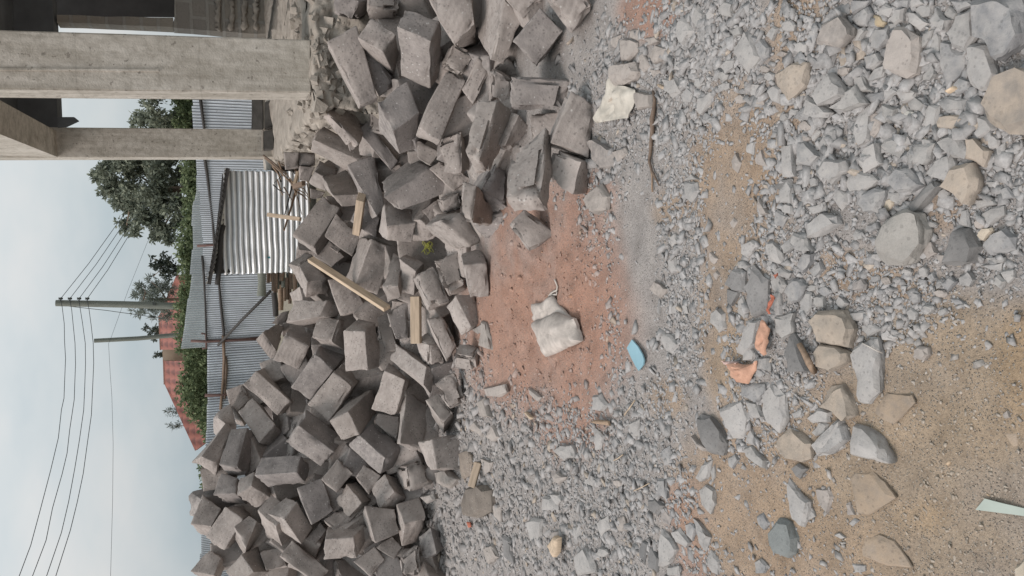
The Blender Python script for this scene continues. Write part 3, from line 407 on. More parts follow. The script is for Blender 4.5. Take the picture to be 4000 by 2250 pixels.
[[0.236,6.548,0.27],[0.386,6.379,0.254],[0.367,6.677,0.121],[0.517,6.508,0.104],[0.431,6.694,0.566],[0.58,6.525,0.549],[0.562,6.822,0.415],[0.711,6.653,0.4]],
[[0.364,7.6,0.391],[0.494,7.688,0.529],[0.213,7.549,0.566],[0.343,7.637,0.704],[0.546,7.249,0.445],[0.676,7.337,0.583],[0.395,7.198,0.62],[0.525,7.286,0.758]],
[[0.421,4.915,0.053],[0.466,5.098,0.152],[0.434,5.026,-0.159],[0.478,5.209,-0.059],[0.089,4.986,0.071],[0.133,5.169,0.169],[0.102,5.098,-0.141],[0.146,5.281,-0.042]],
[[0.234,5.853,-0.153],[0.431,5.858,-0.026],[0.192,6.083,-0.098],[0.389,6.088,0.03],[0.027,5.736,0.169],[0.225,5.741,0.298],[-0.015,5.966,0.226],[0.182,5.972,0.353]],
[[0.112,6.842,0.391],[0.265,6.987,0.427],[0.018,6.988,0.215],[0.169,7.131,0.251],[-0.118,7.019,0.662],[0.034,7.162,0.697],[-0.214,7.164,0.485],[-0.062,7.308,0.52]],
[[-0.221,7.509,0.545],[-0.051,7.532,0.413],[-0.175,7.724,0.641],[-0.006,7.746,0.508],[0.005,7.344,0.808],[0.175,7.367,0.675],[0.051,7.558,0.903],[0.221,7.58,0.771]],
[[-0.036,5.529,-0.224],[0.147,5.584,-0.131],[-0.092,5.744,-0.243],[0.091,5.799,-0.15],[-0.203,5.515,0.116],[-0.02,5.57,0.208],[-0.259,5.73,0.097],[-0.075,5.786,0.189]],
[[-0.611,7.135,0.525],[-0.403,7.073,0.554],[-0.546,7.342,0.502],[-0.339,7.28,0.53],[-0.643,7.185,0.865],[-0.435,7.123,0.893],[-0.578,7.391,0.841],[-0.37,7.329,0.869]],
[[-0.674,6.738,0.348],[-0.563,6.723,0.177],[-0.489,6.773,0.466],[-0.377,6.757,0.296],[-0.641,6.372,0.403],[-0.53,6.355,0.232],[-0.457,6.405,0.521],[-0.344,6.389,0.351]],
[[-0.703,7.687,0.748],[-0.487,7.686,0.845],[-0.798,7.758,0.959],[-0.582,7.757,1.057],[-0.75,7.317,0.851],[-0.534,7.316,0.948],[-0.845,7.388,1.062],[-0.63,7.387,1.159]],
[[-0.576,5.656,0.164],[-0.436,5.814,0.201],[-0.534,5.675,-0.072],[-0.394,5.833,-0.035],[-0.832,5.891,0.136],[-0.692,6.048,0.173],[-0.79,5.909,-0.1],[-0.65,6.066,-0.063]],
[[-1.002,7.443,1.026],[-0.893,7.558,0.871],[-1.13,7.623,1.071],[-1.021,7.738,0.915],[-0.778,7.545,1.259],[-0.668,7.66,1.104],[-0.905,7.725,1.304],[-0.796,7.84,1.148]],
[[-1.004,8.016,1.212],[-0.781,8.041,1.267],[-1.019,8.237,1.176],[-0.797,8.262,1.231],[-1.104,8.072,1.59],[-0.881,8.096,1.646],[-1.119,8.293,1.555],[-0.897,8.317,1.609]],
[[-1.23,8.245,1.083],[-1.061,8.109,1.151],[-1.085,8.417,1.065],[-0.916,8.28,1.132],[-1.293,8.333,1.416],[-1.124,8.196,1.485],[-1.147,8.505,1.399],[-0.978,8.369,1.466]],
[[-1.238,7.652,0.77],[-1.147,7.442,0.714],[-1.034,7.75,0.733],[-0.944,7.54,0.677],[-1.141,7.593,1.144],[-1.05,7.383,1.088],[-0.937,7.691,1.107],[-0.848,7.48,1.051]],
[[-1.305,7.18,0.618],[-1.129,7.263,0.604],[-1.318,7.247,0.843],[-1.142,7.331,0.829],[-1.138,6.845,0.729],[-0.962,6.928,0.715],[-1.152,6.912,0.954],[-0.975,6.995,0.94]],
[[-1.674,7.86,1.561],[-1.469,7.842,1.573],[-1.683,7.906,1.795],[-1.478,7.888,1.808],[-1.711,7.502,1.631],[-1.505,7.483,1.643],[-1.721,7.549,1.864],[-1.515,7.529,1.876]],
[[-1.617,6.168,0.128],[-1.476,6.177,0.195],[-1.548,6.118,-0.007],[-1.408,6.127,0.06],[-1.594,6.421,0.047],[-1.453,6.43,0.113],[-1.525,6.372,-0.089],[-1.386,6.381,-0.021]],
[[-1.809,6.737,0.238],[-1.694,6.55,0.295],[-1.64,6.865,0.318],[-1.526,6.678,0.374],[-1.979,6.74,0.593],[-1.864,6.552,0.649],[-1.81,6.867,0.673],[-1.695,6.681,0.729]],
[[-2.043,7.473,1.24],[-1.84,7.532,1.261],[-2.11,7.687,1.299],[-1.908,7.746,1.32],[-2.05,7.376,1.577],[-1.848,7.435,1.599],[-2.118,7.589,1.636],[-1.917,7.648,1.658]],
[[-2.009,6.66,0.119],[-1.869,6.527,0.18],[-1.998,6.764,0.316],[-1.858,6.631,0.378],[-2.3,6.42,0.263],[-2.16,6.287,0.324],[-2.288,6.523,0.46],[-2.149,6.391,0.521]],
[[-2.273,6.517,0.416],[-2.064,6.512,0.323],[-2.261,6.765,0.429],[-2.053,6.76,0.336],[-2.136,6.494,0.724],[-1.928,6.49,0.632],[-2.124,6.743,0.737],[-1.916,6.739,0.644]],
[[-2.413,7.286,1.118],[-2.359,7.086,1.067],[-2.258,7.363,0.979],[-2.204,7.164,0.927],[-2.179,7.281,1.375],[-2.126,7.082,1.323],[-2.025,7.359,1.235],[-1.972,7.16,1.184]],
[[-2.238,6.016,0.102],[-2.093,6.003,0.147],[-2.199,6.162,0.016],[-2.054,6.149,0.06],[-2.296,6.169,0.334],[-2.15,6.157,0.378],[-2.256,6.315,0.248],[-2.111,6.302,0.293]],
[[-2.67,7.453,1.101],[-2.468,7.493,1.022],[-2.61,7.553,1.309],[-2.406,7.593,1.23],[-2.561,7.137,1.222],[-2.359,7.177,1.143],[-2.501,7.237,1.429],[-2.298,7.277,1.349]],
[[1.923,5.227,0.349],[1.892,5.212,0.551],[1.764,5.424,0.34],[1.733,5.407,0.542],[1.613,4.973,0.28],[1.581,4.956,0.482],[1.454,5.169,0.272],[1.423,5.153,0.472]],
[[1.122,4.506,-0.191],[1.2,4.678,-0.072],[1.008,4.419,0.008],[1.087,4.591,0.127],[1.449,4.292,-0.099],[1.528,4.463,0.021],[1.336,4.204,0.1],[1.415,4.376,0.22]],
[[1.566,5.793,0.452],[1.717,5.779,0.59],[1.621,6.017,0.412],[1.773,6.004,0.55],[1.321,5.902,0.732],[1.472,5.889,0.869],[1.378,6.128,0.692],[1.529,6.115,0.829]],
[[1.285,4.837,0.173],[1.396,4.903,0.319],[1.25,5.049,0.104],[1.361,5.115,0.25],[0.974,4.861,0.399],[1.085,4.927,0.545],[0.94,5.073,0.328],[1.051,5.139,0.475]],
[[0.716,3.711,-0.155],[0.874,3.695,-0.159],[0.729,3.799,-0.005],[0.887,3.782,-0.009],[0.697,3.498,-0.029],[0.855,3.482,-0.033],[0.71,3.586,0.121],[0.868,3.569,0.117]],
[[0.786,4.911,0.02],[0.986,5.022,-0.002],[0.852,4.84,0.268],[1.052,4.952,0.246],[0.941,4.606,-0.108],[1.142,4.716,-0.13],[1.007,4.534,0.139],[1.208,4.646,0.117]],
[[0.83,3.648,-0.093],[0.851,3.517,-0.012],[0.777,3.717,0.032],[0.798,3.587,0.112],[0.573,3.568,-0.155],[0.594,3.438,-0.075],[0.521,3.637,-0.031],[0.542,3.507,0.05]],
[[0.899,6.931,0.566],[1.079,6.843,0.502],[0.871,7.046,0.325],[1.051,6.958,0.263],[1.103,7.252,0.697],[1.283,7.164,0.634],[1.075,7.368,0.457],[1.255,7.28,0.394]],
[[0.743,5.272,-0.255],[0.887,5.343,-0.063],[0.678,5.51,-0.293],[0.823,5.58,-0.101],[0.44,5.228,-0.01],[0.584,5.299,0.181],[0.374,5.465,-0.049],[0.519,5.537,0.144]],
[[0.339,7.993,0.684],[0.434,7.889,0.677],[0.45,8.096,0.655],[0.545,7.992,0.648],[0.382,8.015,0.926],[0.477,7.911,0.919],[0.493,8.119,0.897],[0.588,8.014,0.89]],
[[0.277,7.588,0.673],[0.415,7.596,0.707],[0.291,7.732,0.579],[0.43,7.74,0.612],[0.222,7.723,0.868],[0.36,7.731,0.902],[0.236,7.866,0.773],[0.374,7.874,0.807]],
[[0.157,6.149,0.322],[0.383,6.209,0.368],[0.174,6.245,0.114],[0.399,6.306,0.161],[0.038,6.483,0.468],[0.262,6.543,0.514],[0.055,6.579,0.261],[0.279,6.64,0.308]],
[[0.021,5.985,-0.171],[0.138,5.799,-0.222],[0.214,6.069,-0.035],[0.331,5.883,-0.086],[-0.117,5.815,0.13],[0.0,5.629,0.078],[0.076,5.898,0.266],[0.193,5.712,0.214]],
[[-0.177,6.146,0.085],[0.006,6.153,-0.002],[-0.079,6.209,0.296],[0.103,6.216,0.21],[-0.129,5.821,0.158],[0.053,5.828,0.072],[-0.032,5.883,0.37],[0.151,5.89,0.283]],
[[-0.093,7.639,0.904],[0.1,7.666,0.933],[-0.067,7.687,0.686],[0.126,7.714,0.715],[-0.148,7.964,0.969],[0.045,7.991,0.998],[-0.121,8.012,0.751],[0.072,8.039,0.78]],
[[-0.389,8.447,0.805],[-0.25,8.367,0.811],[-0.306,8.593,0.816],[-0.167,8.515,0.823],[-0.407,8.436,1.065],[-0.268,8.358,1.072],[-0.325,8.584,1.077],[-0.186,8.505,1.083]],
[[-0.067,7.848,0.685],[-0.035,7.765,0.886],[-0.228,8.008,0.776],[-0.196,7.925,0.977],[-0.352,7.594,0.627],[-0.32,7.512,0.828],[-0.513,7.755,0.718],[-0.481,7.672,0.919]]]
LAB={'A1':"block on the crest with a long slanted dark face, against the tiled roof's corner",
'A2':'long upright crest block, pale face and near black face, beside the slanted dark one',
'A3':'pale oblong block leaning diagonally just below the crest, under the round-shouldered oblong one',
'A4':'round-shouldered oblong block with a chipped lower corner, tilted on the crest below the fence posts',
'A5':'grey block half hidden behind the two tilted oblong blocks on the crest',
'A6':'small dark block end on the crest, between the fence and two big crest blocks',
'R':'dark triangular block face with a bright ragged flank, at the foot of the fence',
'Q':'broad speckled block below the dark triangular face, a black crack along its side',
'P':"pale speckled block beside the firewood pile's end, dark end towards the planks",
'S':'squarish saw-lined block with a bright thin lower edge, beside the black diagonal crack',
'T':'big upright block, lit square face and dark side, beside the plank on end',
'U':'smooth pale block with a dark striped end, touching its twin at a crumbled seam',
'V':'plain pale rectangular block touching its twin along the crumbled seam, lower of that pair',
'W':'big square block with a two-tone face creased down the middle and curved saw lines',
'X':'large square block, straight dark cut above it, wide pale face below',
'Y':'pale square block with a dark notch beside it, close under the fence on the crest',
'Z':'saw-marked block with curved ribs, touching the notched square block on the crest',
'AA':'topmost block of the far crest, a smooth grey square against the open sky',
'AB':'long speckled grey block wedged against the topmost crest block, white fleck at its corner',
'AC':'dark block with three faces and a thin bright sliver, below the speckled crest block',
'AD':'block with a long bright wedge face and dark sawn face, far end of heap',
'AE':'pale leaf-shaped slanted face of a block, squeezed beside the block with the long bright wedge',
'AF':'large square brown-grey block tilted like a diamond, with fine parallel saw lines',
'AG':'plain grey square block below the bright leaf-shaped face, lower end of the heap',
'AH':"long smooth block running diagonally off the heap's end, beneath the plain grey square block",
'AI':"block with a lit cracked top and wide black flank at the heap's very end",
'AJ':"square grey block alone on the crest at the photo's bottom edge, dark flank beside it",
'AM':'small dark block deep between the tilted diamond block and the creased square block',
'B1':'small neat square block with all four corners sharp, beneath the big two-tone square block',
'B2':'pale block with a rounded shoulder and black scratch, next below the small sharp square block',
'BB':'block hidden beneath the scratched one, only its pale lower ledge showing',
'B3':'smooth shaded block face in the hollow beside the bright long split block',
'B4':'pale square block tilted on its corner, standing out among the dark low blocks',
'B5':'dark pitted block with a rough light strip along one side, below the pale tilted square',
'B6':'dark sawn block with a rough light strip, lowest of the two strip-edged neighbours',
'B7':'pale yellowish smooth block with a dark shoulder, near the end of the heap',
'B8':"pitted pale block tilted like a diamond, second from the heap's end in the bottom row",
'B9':'shaded block sunk between the two strip-edged dark blocks and the pitted diamond one',
'B10':'light upright block with a darker side at the foot of the heap, beside fine rubble',
'B11':"rough brownish weathered block at the heap's foot, touching the light upright block",
'B12':"yellowish broken corner block at the photo's bottom edge, on the foot of the heap",
'B13':'rough rounded block with a band of broken crumbly mortar along one side',
'B14':"dark sawn block with a bright pale end, lying at the heap's foot on rubble",
'B17':"dark block with a bright rounded edge in the bottom row at the photo's bottom edge",
'D1':'block with a bright rough end and a dark long side, under the saw-ribbed creased block',
'D2':'pale block with a dark upper end, upright beside the black hollow mid heap',
'D3':'long dark speckled block with a rough light strip down its side, low mid heap',
'D4':'shaded block behind the long dark speckled block, mostly in the hollow',
'D5':'long block with broad bright front and dark top, its end ribbed by saw',
'D6':'light rough broken block above the dark speckled one, close to the small rubble',
'D8':'rough flat broken stone lying on the foot of the heap, beside the three-faced small block',
'D9':"small brown broken block showing three faces, at the heap's foot in the rubble",
'EA':'saw-ribbed block lying under the upper end of the long plank',
'EB':"dark pitted block touching the corrugated shed's lower corner",
'EC':'pale smooth block with a blunt point, between the large mottled block and the long plank',
'ED':'wide saw-ribbed block face below the long plank, tapering downwards',
'EE':'large dark block with a bright strip face, the long plank running across its corner',
'EF':"grey smooth block beneath the large dark strip-faced block, near the plank's lower end",
'EG':'pale upright broken block with a dark rough top beside the plank standing on end',
'EH':'brown rough-faced block tilted steeply, beside the short plank standing on end',
'EI':'dusty pitted block with a hollow lower end, beside the yellow twine',
'EJ':'neat flat block lying at the edge of the red soil',
'EK':'block with a bright grooved face and rough dark top, corner pointing at the bag',
'EL':'pale slender block under the brown tilted block, reaching down to the loose rubble',
'EM':'rounded pale boulder-like block cracked across, at the foot of the heap by the red soil',
'EN':'broken pale block with dark pitted face under the end of the short plank',
'EO':'pitted pale rectangular block right beside the plank standing on end, on its heap side',
'EP':'grey rounded block tucked behind the pitted block beside the plank standing on end',
'EX':'small dark block tip at the end of the firewood pile',
'G1':'large mottled grey block in front of the corrugated shed, tilted like a roof',
'G2':'block with deep parallel saw grooves beside the large mottled grey block',
'G3':'dark speckled block with a rounded shoulder, above the mottled block in front of the shed',
'G4':'flat pale tilted block beside the three stacked dark blocks, a thin light edge on it',
'GA':'dark block of the neat stack by the far column, next to the brushwood',
'GB':'dark block of the neat stack by the far column, farthest from the brushwood',
'GC':'dark block of the neat stack by the far column, lowest of the three',
'G6':'dark block end behind the splintered sticks, under the flat pale tilted block',
'G7':'wide dark block with a thin bright blade-like edge, above the short thick plank',
'G8':'very large block with a sawn light face and dark speckled face, heap centre',
'G9':'block with bright end and dark cracked front, right below the very large block',
'G10':'block in shade behind the short thick plank',
'H1':'light crumbly block end with a dark side, above the upright narrow-faced block',
'H2':"tall upright block, smooth bright face and brown side, near the heap's building end",
'H3':'biggest elongated rounded block, standing upright beside the tan soil edge of the heap',
'H4':'pale rounded block half covered by the biggest elongated rounded block',
'H5':"broad light block with a dark triangular side, lowest on the heap's front edge",
'H6':'light rectangular block leaning on the front edge, right beside the beige torn sheet',
'H7':'upright block with a bright narrow face and brown rough face, beside small dark stone',
'H8':'large whitish rounded block with a slanting face, just above the yellow twine',
'H9':'small dark brown rough block between the whitish rounded block and the very large pale block',
'H10':'dark smooth block in shade above the whitish rounded block',
'H11':'dark smooth block under the light crumbly block end',
'H13':'dusty whitish block lying on the red soil at the foot of the heap',
'K0':'thin bright slab-edged dark block leaning against the plinth, like a long blade',
'K1':'brown saw-lined block close to the building, piece of rock lying over its top',
'K2':'slanted block with curved saw ribs beside the long blade-edged block',
'I2':'pale block with a mottled face and a dark broken base, below the curved-rib slanted block',
'I3':'small light broken block squeezed beside the mottled pale block',
'I4':'long light pitted block leaning diagonally near the plinth',
'I5':'long saw-grooved block leaning diagonally below the long light pitted block',
'I6':"smooth slanted block with no pits, in the heap's building end",
'I7':'pale flat block under the end of the long brown leaning block',
'I8':'small block face wedged above the very large pale block',
'I9':'long brown block leaning diagonally with a bright square end',
'K4':'big pale block with a lit upper face and black side, beside a deep hollow',
'K5':"pale weathered block at the photo's top edge, resting on the plinth",
'K6':"rough light block at the photo's top edge beside the big pale block",
'K7':"big rounded pale block hanging down from the photo's top edge, pointed lower end",
'L1':'long pale block, bright smooth face and rough dark face, beside the tilted square',
'L2':"block at the photo's top edge, just above the square tilted block",
'L3':'square rough block tilted on its corner with dark gaps around it, by the plinth',
'L4':"smooth pale block at the photo's top edge, front row beside the crushed rubble",
'L5':'rough broken brown block under the big rounded pointed block',
'L6':'block with five dark diagonal saw cuts across its face',
'L7':'small light rounded block with a broken rim beside the large rough brown block',
'L8':'large rough brown block lying level, crumbly surface, behind the leaning front block',
'L9':'rough broken rock face below the long pale two-faced block',
'L10':'pale block in the gap between the tall upright block and the biggest elongated one'}
ST=[('N1','g',[(870,210),(900,110),(960,150),(1005,230),(940,300),(920,350),(870,320)]),
('N1','g',[(970,110),(1020,30),(1065,100),(1085,170),(1010,215)]),
('N1','g',[(1305,360),(1400,230),(1450,280),(1490,430),(1405,560),(1350,480)]),
('N1','g',[(1440,270),(1500,290),(1560,360),(1555,430),(1505,460),(1470,350)]),
('N1','g',[(1530,270),(1590,190),(1630,210),(1580,310)]),
('N1','b',[(445,300),(480,295),(570,320),(570,390),(500,465),(440,460)]),
('N1','b',[(365,520),(400,490),(545,465),(580,540),(540,600),(450,650),(390,640)]),
('N1','b',[(575,420),(605,390),(660,500),(610,550),(580,520)]),
('N1','b',[(645,520),(745,530),(760,550),(680,580)]),
('N1','b',[(660,400),(710,340),(800,370),(770,440),(700,480),(650,430)]),
('N1','g',[(790,680),(760,590),(870,590),(895,650),(890,700),(830,745)]),
('N1','g',[(890,720),(950,660),(990,700),(960,770),(900,770)]),
('N1','g',[(1020,740),(1130,690),(1170,700),(1060,870),(1020,860)]),
('N1','g',[(1410,650),(1440,630),(1490,640),(1475,740),(1420,730)]),
('N1','b',[(1455,790),(1500,715),(1525,740),(1520,790)]),
('N1','b',[(1275,1220),(1310,1150),(1350,1230),(1320,1310),(1285,1280)]),
('N1','b',[(1445,1200),(1500,1130),(1545,1260),(1460,1240)]),
('N1','g',[(1390,1100),(1450,1070),(1440,1170),(1390,1150)]),
('N1','b',[(540,690),(680,710),(690,810),(560,830)]),
('N1','b',[(205,1060),(250,1050),(390,1130),(410,1250),(320,1290),(240,1220)]),
('N1','b',[(380,1150),(470,1110),(490,1160),(420,1230)]),
('N1','g',[(1195,500),(1240,445),(1310,450),(1300,510),(1230,570)]),
('N1','b',[(370,290),(440,265),(410,370),(375,350)]),
('N1','b',[(620,290),(700,275),(730,310),(650,345)]),
('N1','b',[(510,225),(575,220),(570,310),(510,285)]),
('N1','g',[(1170,80),(1220,10),(1285,30),(1270,130),(1200,120)]),
('N1','g',[(1080,110),(1120,55),(1150,110),(1090,155)]),
('N1','g',[(1260,230),(1340,190),(1365,260),(1290,290)]),
('N1','g',[(1095,440),(1140,370),(1170,440),(1140,490)]),
('N1','g',[(1010,210),(1090,190),(1080,330),(1040,310)]),
('N1','g',[(1550,690),(1600,640),(1650,670),(1630,780),(1580,760)]),
('N1','t',[(1610,560),(1740,490),(1850,470),(1830,640),(1700,760),(1630,650)]),
('N1','g',[(920,1370),(1020,1370),(1030,1440),(980,1530),(940,1500)]),
('N1','g',[(920,1360),(970,1310),(1030,1355)]),
('N1','g',[(1650,1110),(1739,1080),(1745,1330),(1660,1330)]),
('N1','d',[(1590,1420),(1660,1350),(1739,1345),(1739,1400),(1640,1430)]),
('N2','b',[(180,290),(220,190),(350,130),(440,210),(440,270),(350,355),(250,340),(190,330)]),
('N2','b',[(735,300),(780,205),(860,205),(960,270),(970,380),(960,440),(930,560),(860,590),(760,550),(720,520),(720,400)]),
('N2','g',[(1330,340),(1490,345),(1545,560),(1490,680),(1420,690),(1360,660),(1325,560)]),
('N2','g',[(1130,300),(1200,330),(1290,420),(1290,510),(1220,610),(1160,640),(1120,500)]),
('N2','g',[(1170,260),(1240,110),(1370,60),(1380,290),(1300,400),(1200,360)]),
('N2','g',[(1380,0),(1739,-40),(1780,250),(1650,400),(1560,470),(1480,340),(1370,270)]),
('N2','t',[(1450,820),(1560,600),(1739,530),(1900,560),(1900,1000),(1640,1010),(1500,930)]),
('N2','g',[(185,720),(220,640),(290,550),(380,660),(395,720),(290,770),(210,800)]),
('N2','g',[(395,690),(470,650),(550,780),(400,840),(290,820),(390,760)]),
('N2','g',[(80,800),(100,720),(220,790),(290,850),(260,890),(90,860)]),
('N2','g',[(450,1000),(480,880),(580,780),(580,1060),(490,1115)]),
('N2','b',[(555,850),(590,835),(670,850),(650,980),(590,1050)]),
('N2','g',[(680,790),(780,820),(770,870),(720,930),(675,870)]),
('N2','g',[(990,840),(1040,780),(1110,800),(1090,980),(1030,990),(990,940)]),
('N2','t',[(1090,930),(1110,880),(1270,865),(1290,900),(1240,990),(1090,965)]),
('N2','g',[(1100,770),(1180,730),(1320,750),(1300,830),(1170,865)]),
('N2','g',[(1385,1000),(1410,880),(1480,890),(1545,970),(1410,1045)]),
('N2','t',[(1290,1200),(1310,1050),(1370,1040),(1480,1140),(1440,1270),(1380,1230)]),
('N2','g',[(1095,1070),(1200,1010),(1270,1030),(1315,1130),(1290,1200),(1210,1190)]),
('N2','g',[(655,1090),(690,1040),(800,1030),(840,1130),(820,1200),(740,1170)]),
('N2','g',[(485,1220),(560,1120),(630,1080),(655,1230),(530,1315)]),
('N2','g',[(1030,1310),(1100,1210),(1200,1160),(1225,1270),(1180,1370),(1060,1340)]),
('N2','t',[(1130,1395),(1220,1250),(1350,1235),(1395,1350),(1385,1430),(1330,1550)]),
('N2','g',[(725,1370),(800,1270),(880,1265),(985,1400),(900,1449),(800,1449)]),
('N2','g',[(180,1290),(240,1200),(330,1200),(400,1210),(410,1290),(290,1400),(200,1340)]),
('N2','g',[(30,1160),(40,1080),(100,1070),(185,1180),(120,1250),(30,1250)]),
('N2','g',[(190,1090),(250,970),(320,980),(325,1060),(210,1150)]),
('N2','g',[(860,1150),(930,1090),(1070,1080),(1040,1200),(1000,1240),(860,1240)]),
('N2','g',[(970,1040),(1050,1050),(1070,1110),(1000,1180)]),
('N2','g',[(1025,150),(1080,60),(1140,130),(1200,150),(1160,240),(1060,210)]),
('N2','g',[(915,70),(960,30),(1060,40),(1040,120),(970,135)]),
('N2','g',[(885,90),(940,110),(1030,180),(960,240),(900,180)]),
('N2','g',[(730,150),(780,80),(840,60),(830,160),(770,190)]),
('N2','g',[(430,40),(450,0),(580,0),(540,60),(450,110)]),
('N2','g',[(455,150),(560,60),(590,100),(560,200),(480,190)]),
('N2','o',[(585,150),(610,110),(660,120),(700,170),(680,210),(600,200)]),
('N2','g',[(440,280),(490,220),(540,200),(555,230),(510,310),(440,330)]),
('N2','g',[(580,290),(630,230),(720,200),(730,300),(650,390),(590,370)]),
('N2','g',[(545,430),(650,400),(680,460),(600,530),(560,500)]),
('N2','g',[(550,600),(620,500),(700,490),(690,580),(600,620)]),
('N2','g',[(1030,400),(1050,290),(1090,250),(1115,270),(1110,460),(1060,480),(1030,440)]),
('N2','g',[(960,330),(980,250),(1060,220),(1030,310),(980,370)]),
('N2','g',[(785,700),(840,625),(930,700),(920,740),(830,780)]),
('N2','g',[(470,580),(530,570),(560,640),(600,690),(500,710)]),
('N2','g',[(510,740),(600,700),(680,690),(700,750),(590,780)]),
('N2','g',[(980,570),(1060,490),(1080,560),(1040,610),(980,610)]),
('N2','g',[(1220,650),(1270,580),(1350,610),(1340,690),(1220,720)]),
('N2','g',[(865,790),(930,740),(1000,790),(970,840),(900,830)]),
('N2','w',[(835,870),(870,830),(960,850),(975,890),(930,930),(850,900)]),
('N2','g',[(790,840),(850,790),(880,830),(830,880)]),
('N2','g',[(1300,790),(1330,780),(1340,860),(1300,910)]),
('N2','g',[(1340,790),(1400,760),(1450,830),(1400,860)]),
('N2','g',[(700,700),(760,650),(800,690),(690,780)]),
('N2','g',[(810,1020),(860,1000),(900,1090),(820,1115)]),
('N2','g',[(380,1380),(480,1290),(600,1320),(640,1360),(530,1449),(420,1449)]),
('N2','g',[(130,990),(170,950),(210,990),(160,1070)]),
('N2','g',[(1140,110),(1180,40),(1240,100),(1210,160)]),
('N2','g',[(1180,0),(1330,0),(1370,40),(1240,100)]),
('N2','g',[(650,70),(700,30),(750,60),(720,130),(660,110)]),
('N2','g',[(770,0),(880,0),(860,60),(790,60)]),
('N2','g',[(880,0),(960,0),(1000,30),(900,60)]),
('N2','g',[(1480,1040),(1500,1010),(1560,1060),(1540,1110),(1480,1120)]),
('N2','g',[(1525,1110),(1600,1070),(1600,1140),(1550,1190)]),
('N4','B',[(635,480),(680,330),(780,270),(860,210),(960,260),(1010,380),(1000,500),(930,610),(850,660),(720,640),(640,560)]),
('N4','d',[(870,200),(1060,20),(1130,40),(960,240),(900,265)]),
('N4','g',[(515,190),(540,110),(620,70),(700,80),(700,130),(640,260),(560,260)]),
('N4','c',[(665,230),(700,150),(755,140),(760,180),(700,260)]),
('N4','g',[(90,350),(230,250),(330,280),(340,340),(200,430),(110,450)]),
('N4','g',[(0,400),(60,420),(100,440),(150,540),(70,540),(-40,470)]),
('N4','d',[(1150,640),(1240,370),(1330,370),(1410,510),(1370,640),(1280,650)]),
('N4','g',[(1435,510),(1500,420),(1600,370),(1690,440),(1680,530),(1490,580)]),
('N4','c',[(1385,430),(1430,370),(1500,365),(1510,390),(1450,470),(1400,465)]),
('N4','g',[(1360,150),(1500,145),(1545,190),(1370,235)]),
('N4','g',[(1420,270),(1500,210),(1590,200),(1590,270),(1500,340)]),
('N4','g',[(1250,350),(1280,230),(1320,220),(1340,370)]),
('N4','t',[(130,1060),(200,1000),(380,990),(410,1040),(460,1130),(420,1270),(370,1260),(200,1230),(150,1120)]),
('N4','t',[(180,1310),(210,1240),(340,1260),(410,1310),(400,1380),(300,1449),(200,1420)]),
('N4','g',[(460,1260),(560,1210),(640,1200),(665,1350),(655,1600),(570,1700),(490,1690),(470,1400)]),
('N4','g',[(675,1170),(720,1125),(790,1190),(760,1225),(690,1210)]),
('N4','d',[(0,1140),(60,1250),(150,1449),(0,1449),(-60,1300)]),
('N4','g',[(0,750),(60,750),(100,800),(60,920),(0,930),(-60,850)]),
('N4','g',[(60,920),(100,840),(140,850),(140,970),(110,1030),(60,1010)]),
('N4','g',[(150,890),(230,880),(240,970),(170,970)]),
('N4','g',[(320,930),(350,880),(420,940),(380,990)]),
('N4','g',[(1510,790),(1550,720),(1610,770),(1570,835)]),
('N4','g',[(1250,740),(1320,690),(1375,760),(1340,810),(1260,800)]),
('N4','g',[(1120,790),(1190,725),(1245,770),(1180,840)]),
('N4','g',[(1000,740),(1060,695),(1085,750),(1050,780)]),
('N4','g',[(850,990),(890,960),(945,1010),(935,1065),(880,1065)]),
('N4','b',[(990,560),(1010,480),(1050,470),(1085,560),(1010,600)]),
('N4','g',[(1180,900),(1250,900),(1300,940),(1230,950)]),
('N4','g',[(1420,650),(1580,630),(1570,690),(1490,690)]),
('N4','g',[(1570,700),(1670,680),(1680,740),(1630,790)]),
('N4','g',[(1450,590),(1600,590),(1610,630),(1470,640)]),
('N4','g',[(110,210),(240,170),(250,240),(150,270)]),
('N4','g',[(300,130),(350,60),(410,110),(420,180),(370,240)]),
('N4','g',[(730,100),(850,80),(890,130),(810,200),(760,160)]),
('N4','g',[(560,350),(640,320),(650,370),(580,415),(540,390)]),
('N4','g',[(30,660),(100,560),(160,560),(150,620),(80,700)]),
('N4','g',[(120,690),(210,610),(230,680),(170,740)]),
('N4','g',[(1560,80),(1620,40),(1690,140),(1600,160)]),
('N4','g',[(1460,20),(1540,10),(1540,60),(1480,60)]),
('N4','g',[(1660,60),(1739,40),(1739,100),(1680,95)]),
('N4','g',[(420,1010),(540,1000),(560,1040),(440,1080)]),
('N4','g',[(520,1100),(600,1090),(680,1130),(580,1180),(530,1150)]),
('N3','g',[(1350,570),(1360,510),(1430,460),(1480,490),(1400,600)]),
('N3','g',[(1540,490),(1600,480),(1655,560),(1660,650),(1560,610)]),
('N3','g',[(1325,620),(1360,610),(1415,650),(1400,690),(1340,670)]),
('N3','d',[(1230,790),(1300,660),(1380,700),(1380,860),(1300,850)]),
('N3','D',[(1380,800),(1440,640),(1500,720),(1550,760),(1540,1000),(1440,1035),(1400,920)]),
('N3','g',[(1330,910),(1360,880),(1400,980),(1370,1060),(1330,1010)]),
('N3','g',[(1130,1000),(1180,970),(1230,1010),(1240,1130),(1180,1160),(1130,1080)]),
('N3','g',[(1580,770),(1640,720),(1690,800),(1650,865),(1590,840)]),
('N3','g',[(1570,680),(1650,665),(1720,710),(1700,750),(1600,720)]),
('N3','g',[(1600,1040),(1739,1010),(1739,1150),(1660,1220),(1600,1150)]),
('N3','g',[(1310,1310),(1350,1200),(1420,1080),(1490,1060),(1450,1250),(1370,1340)]),
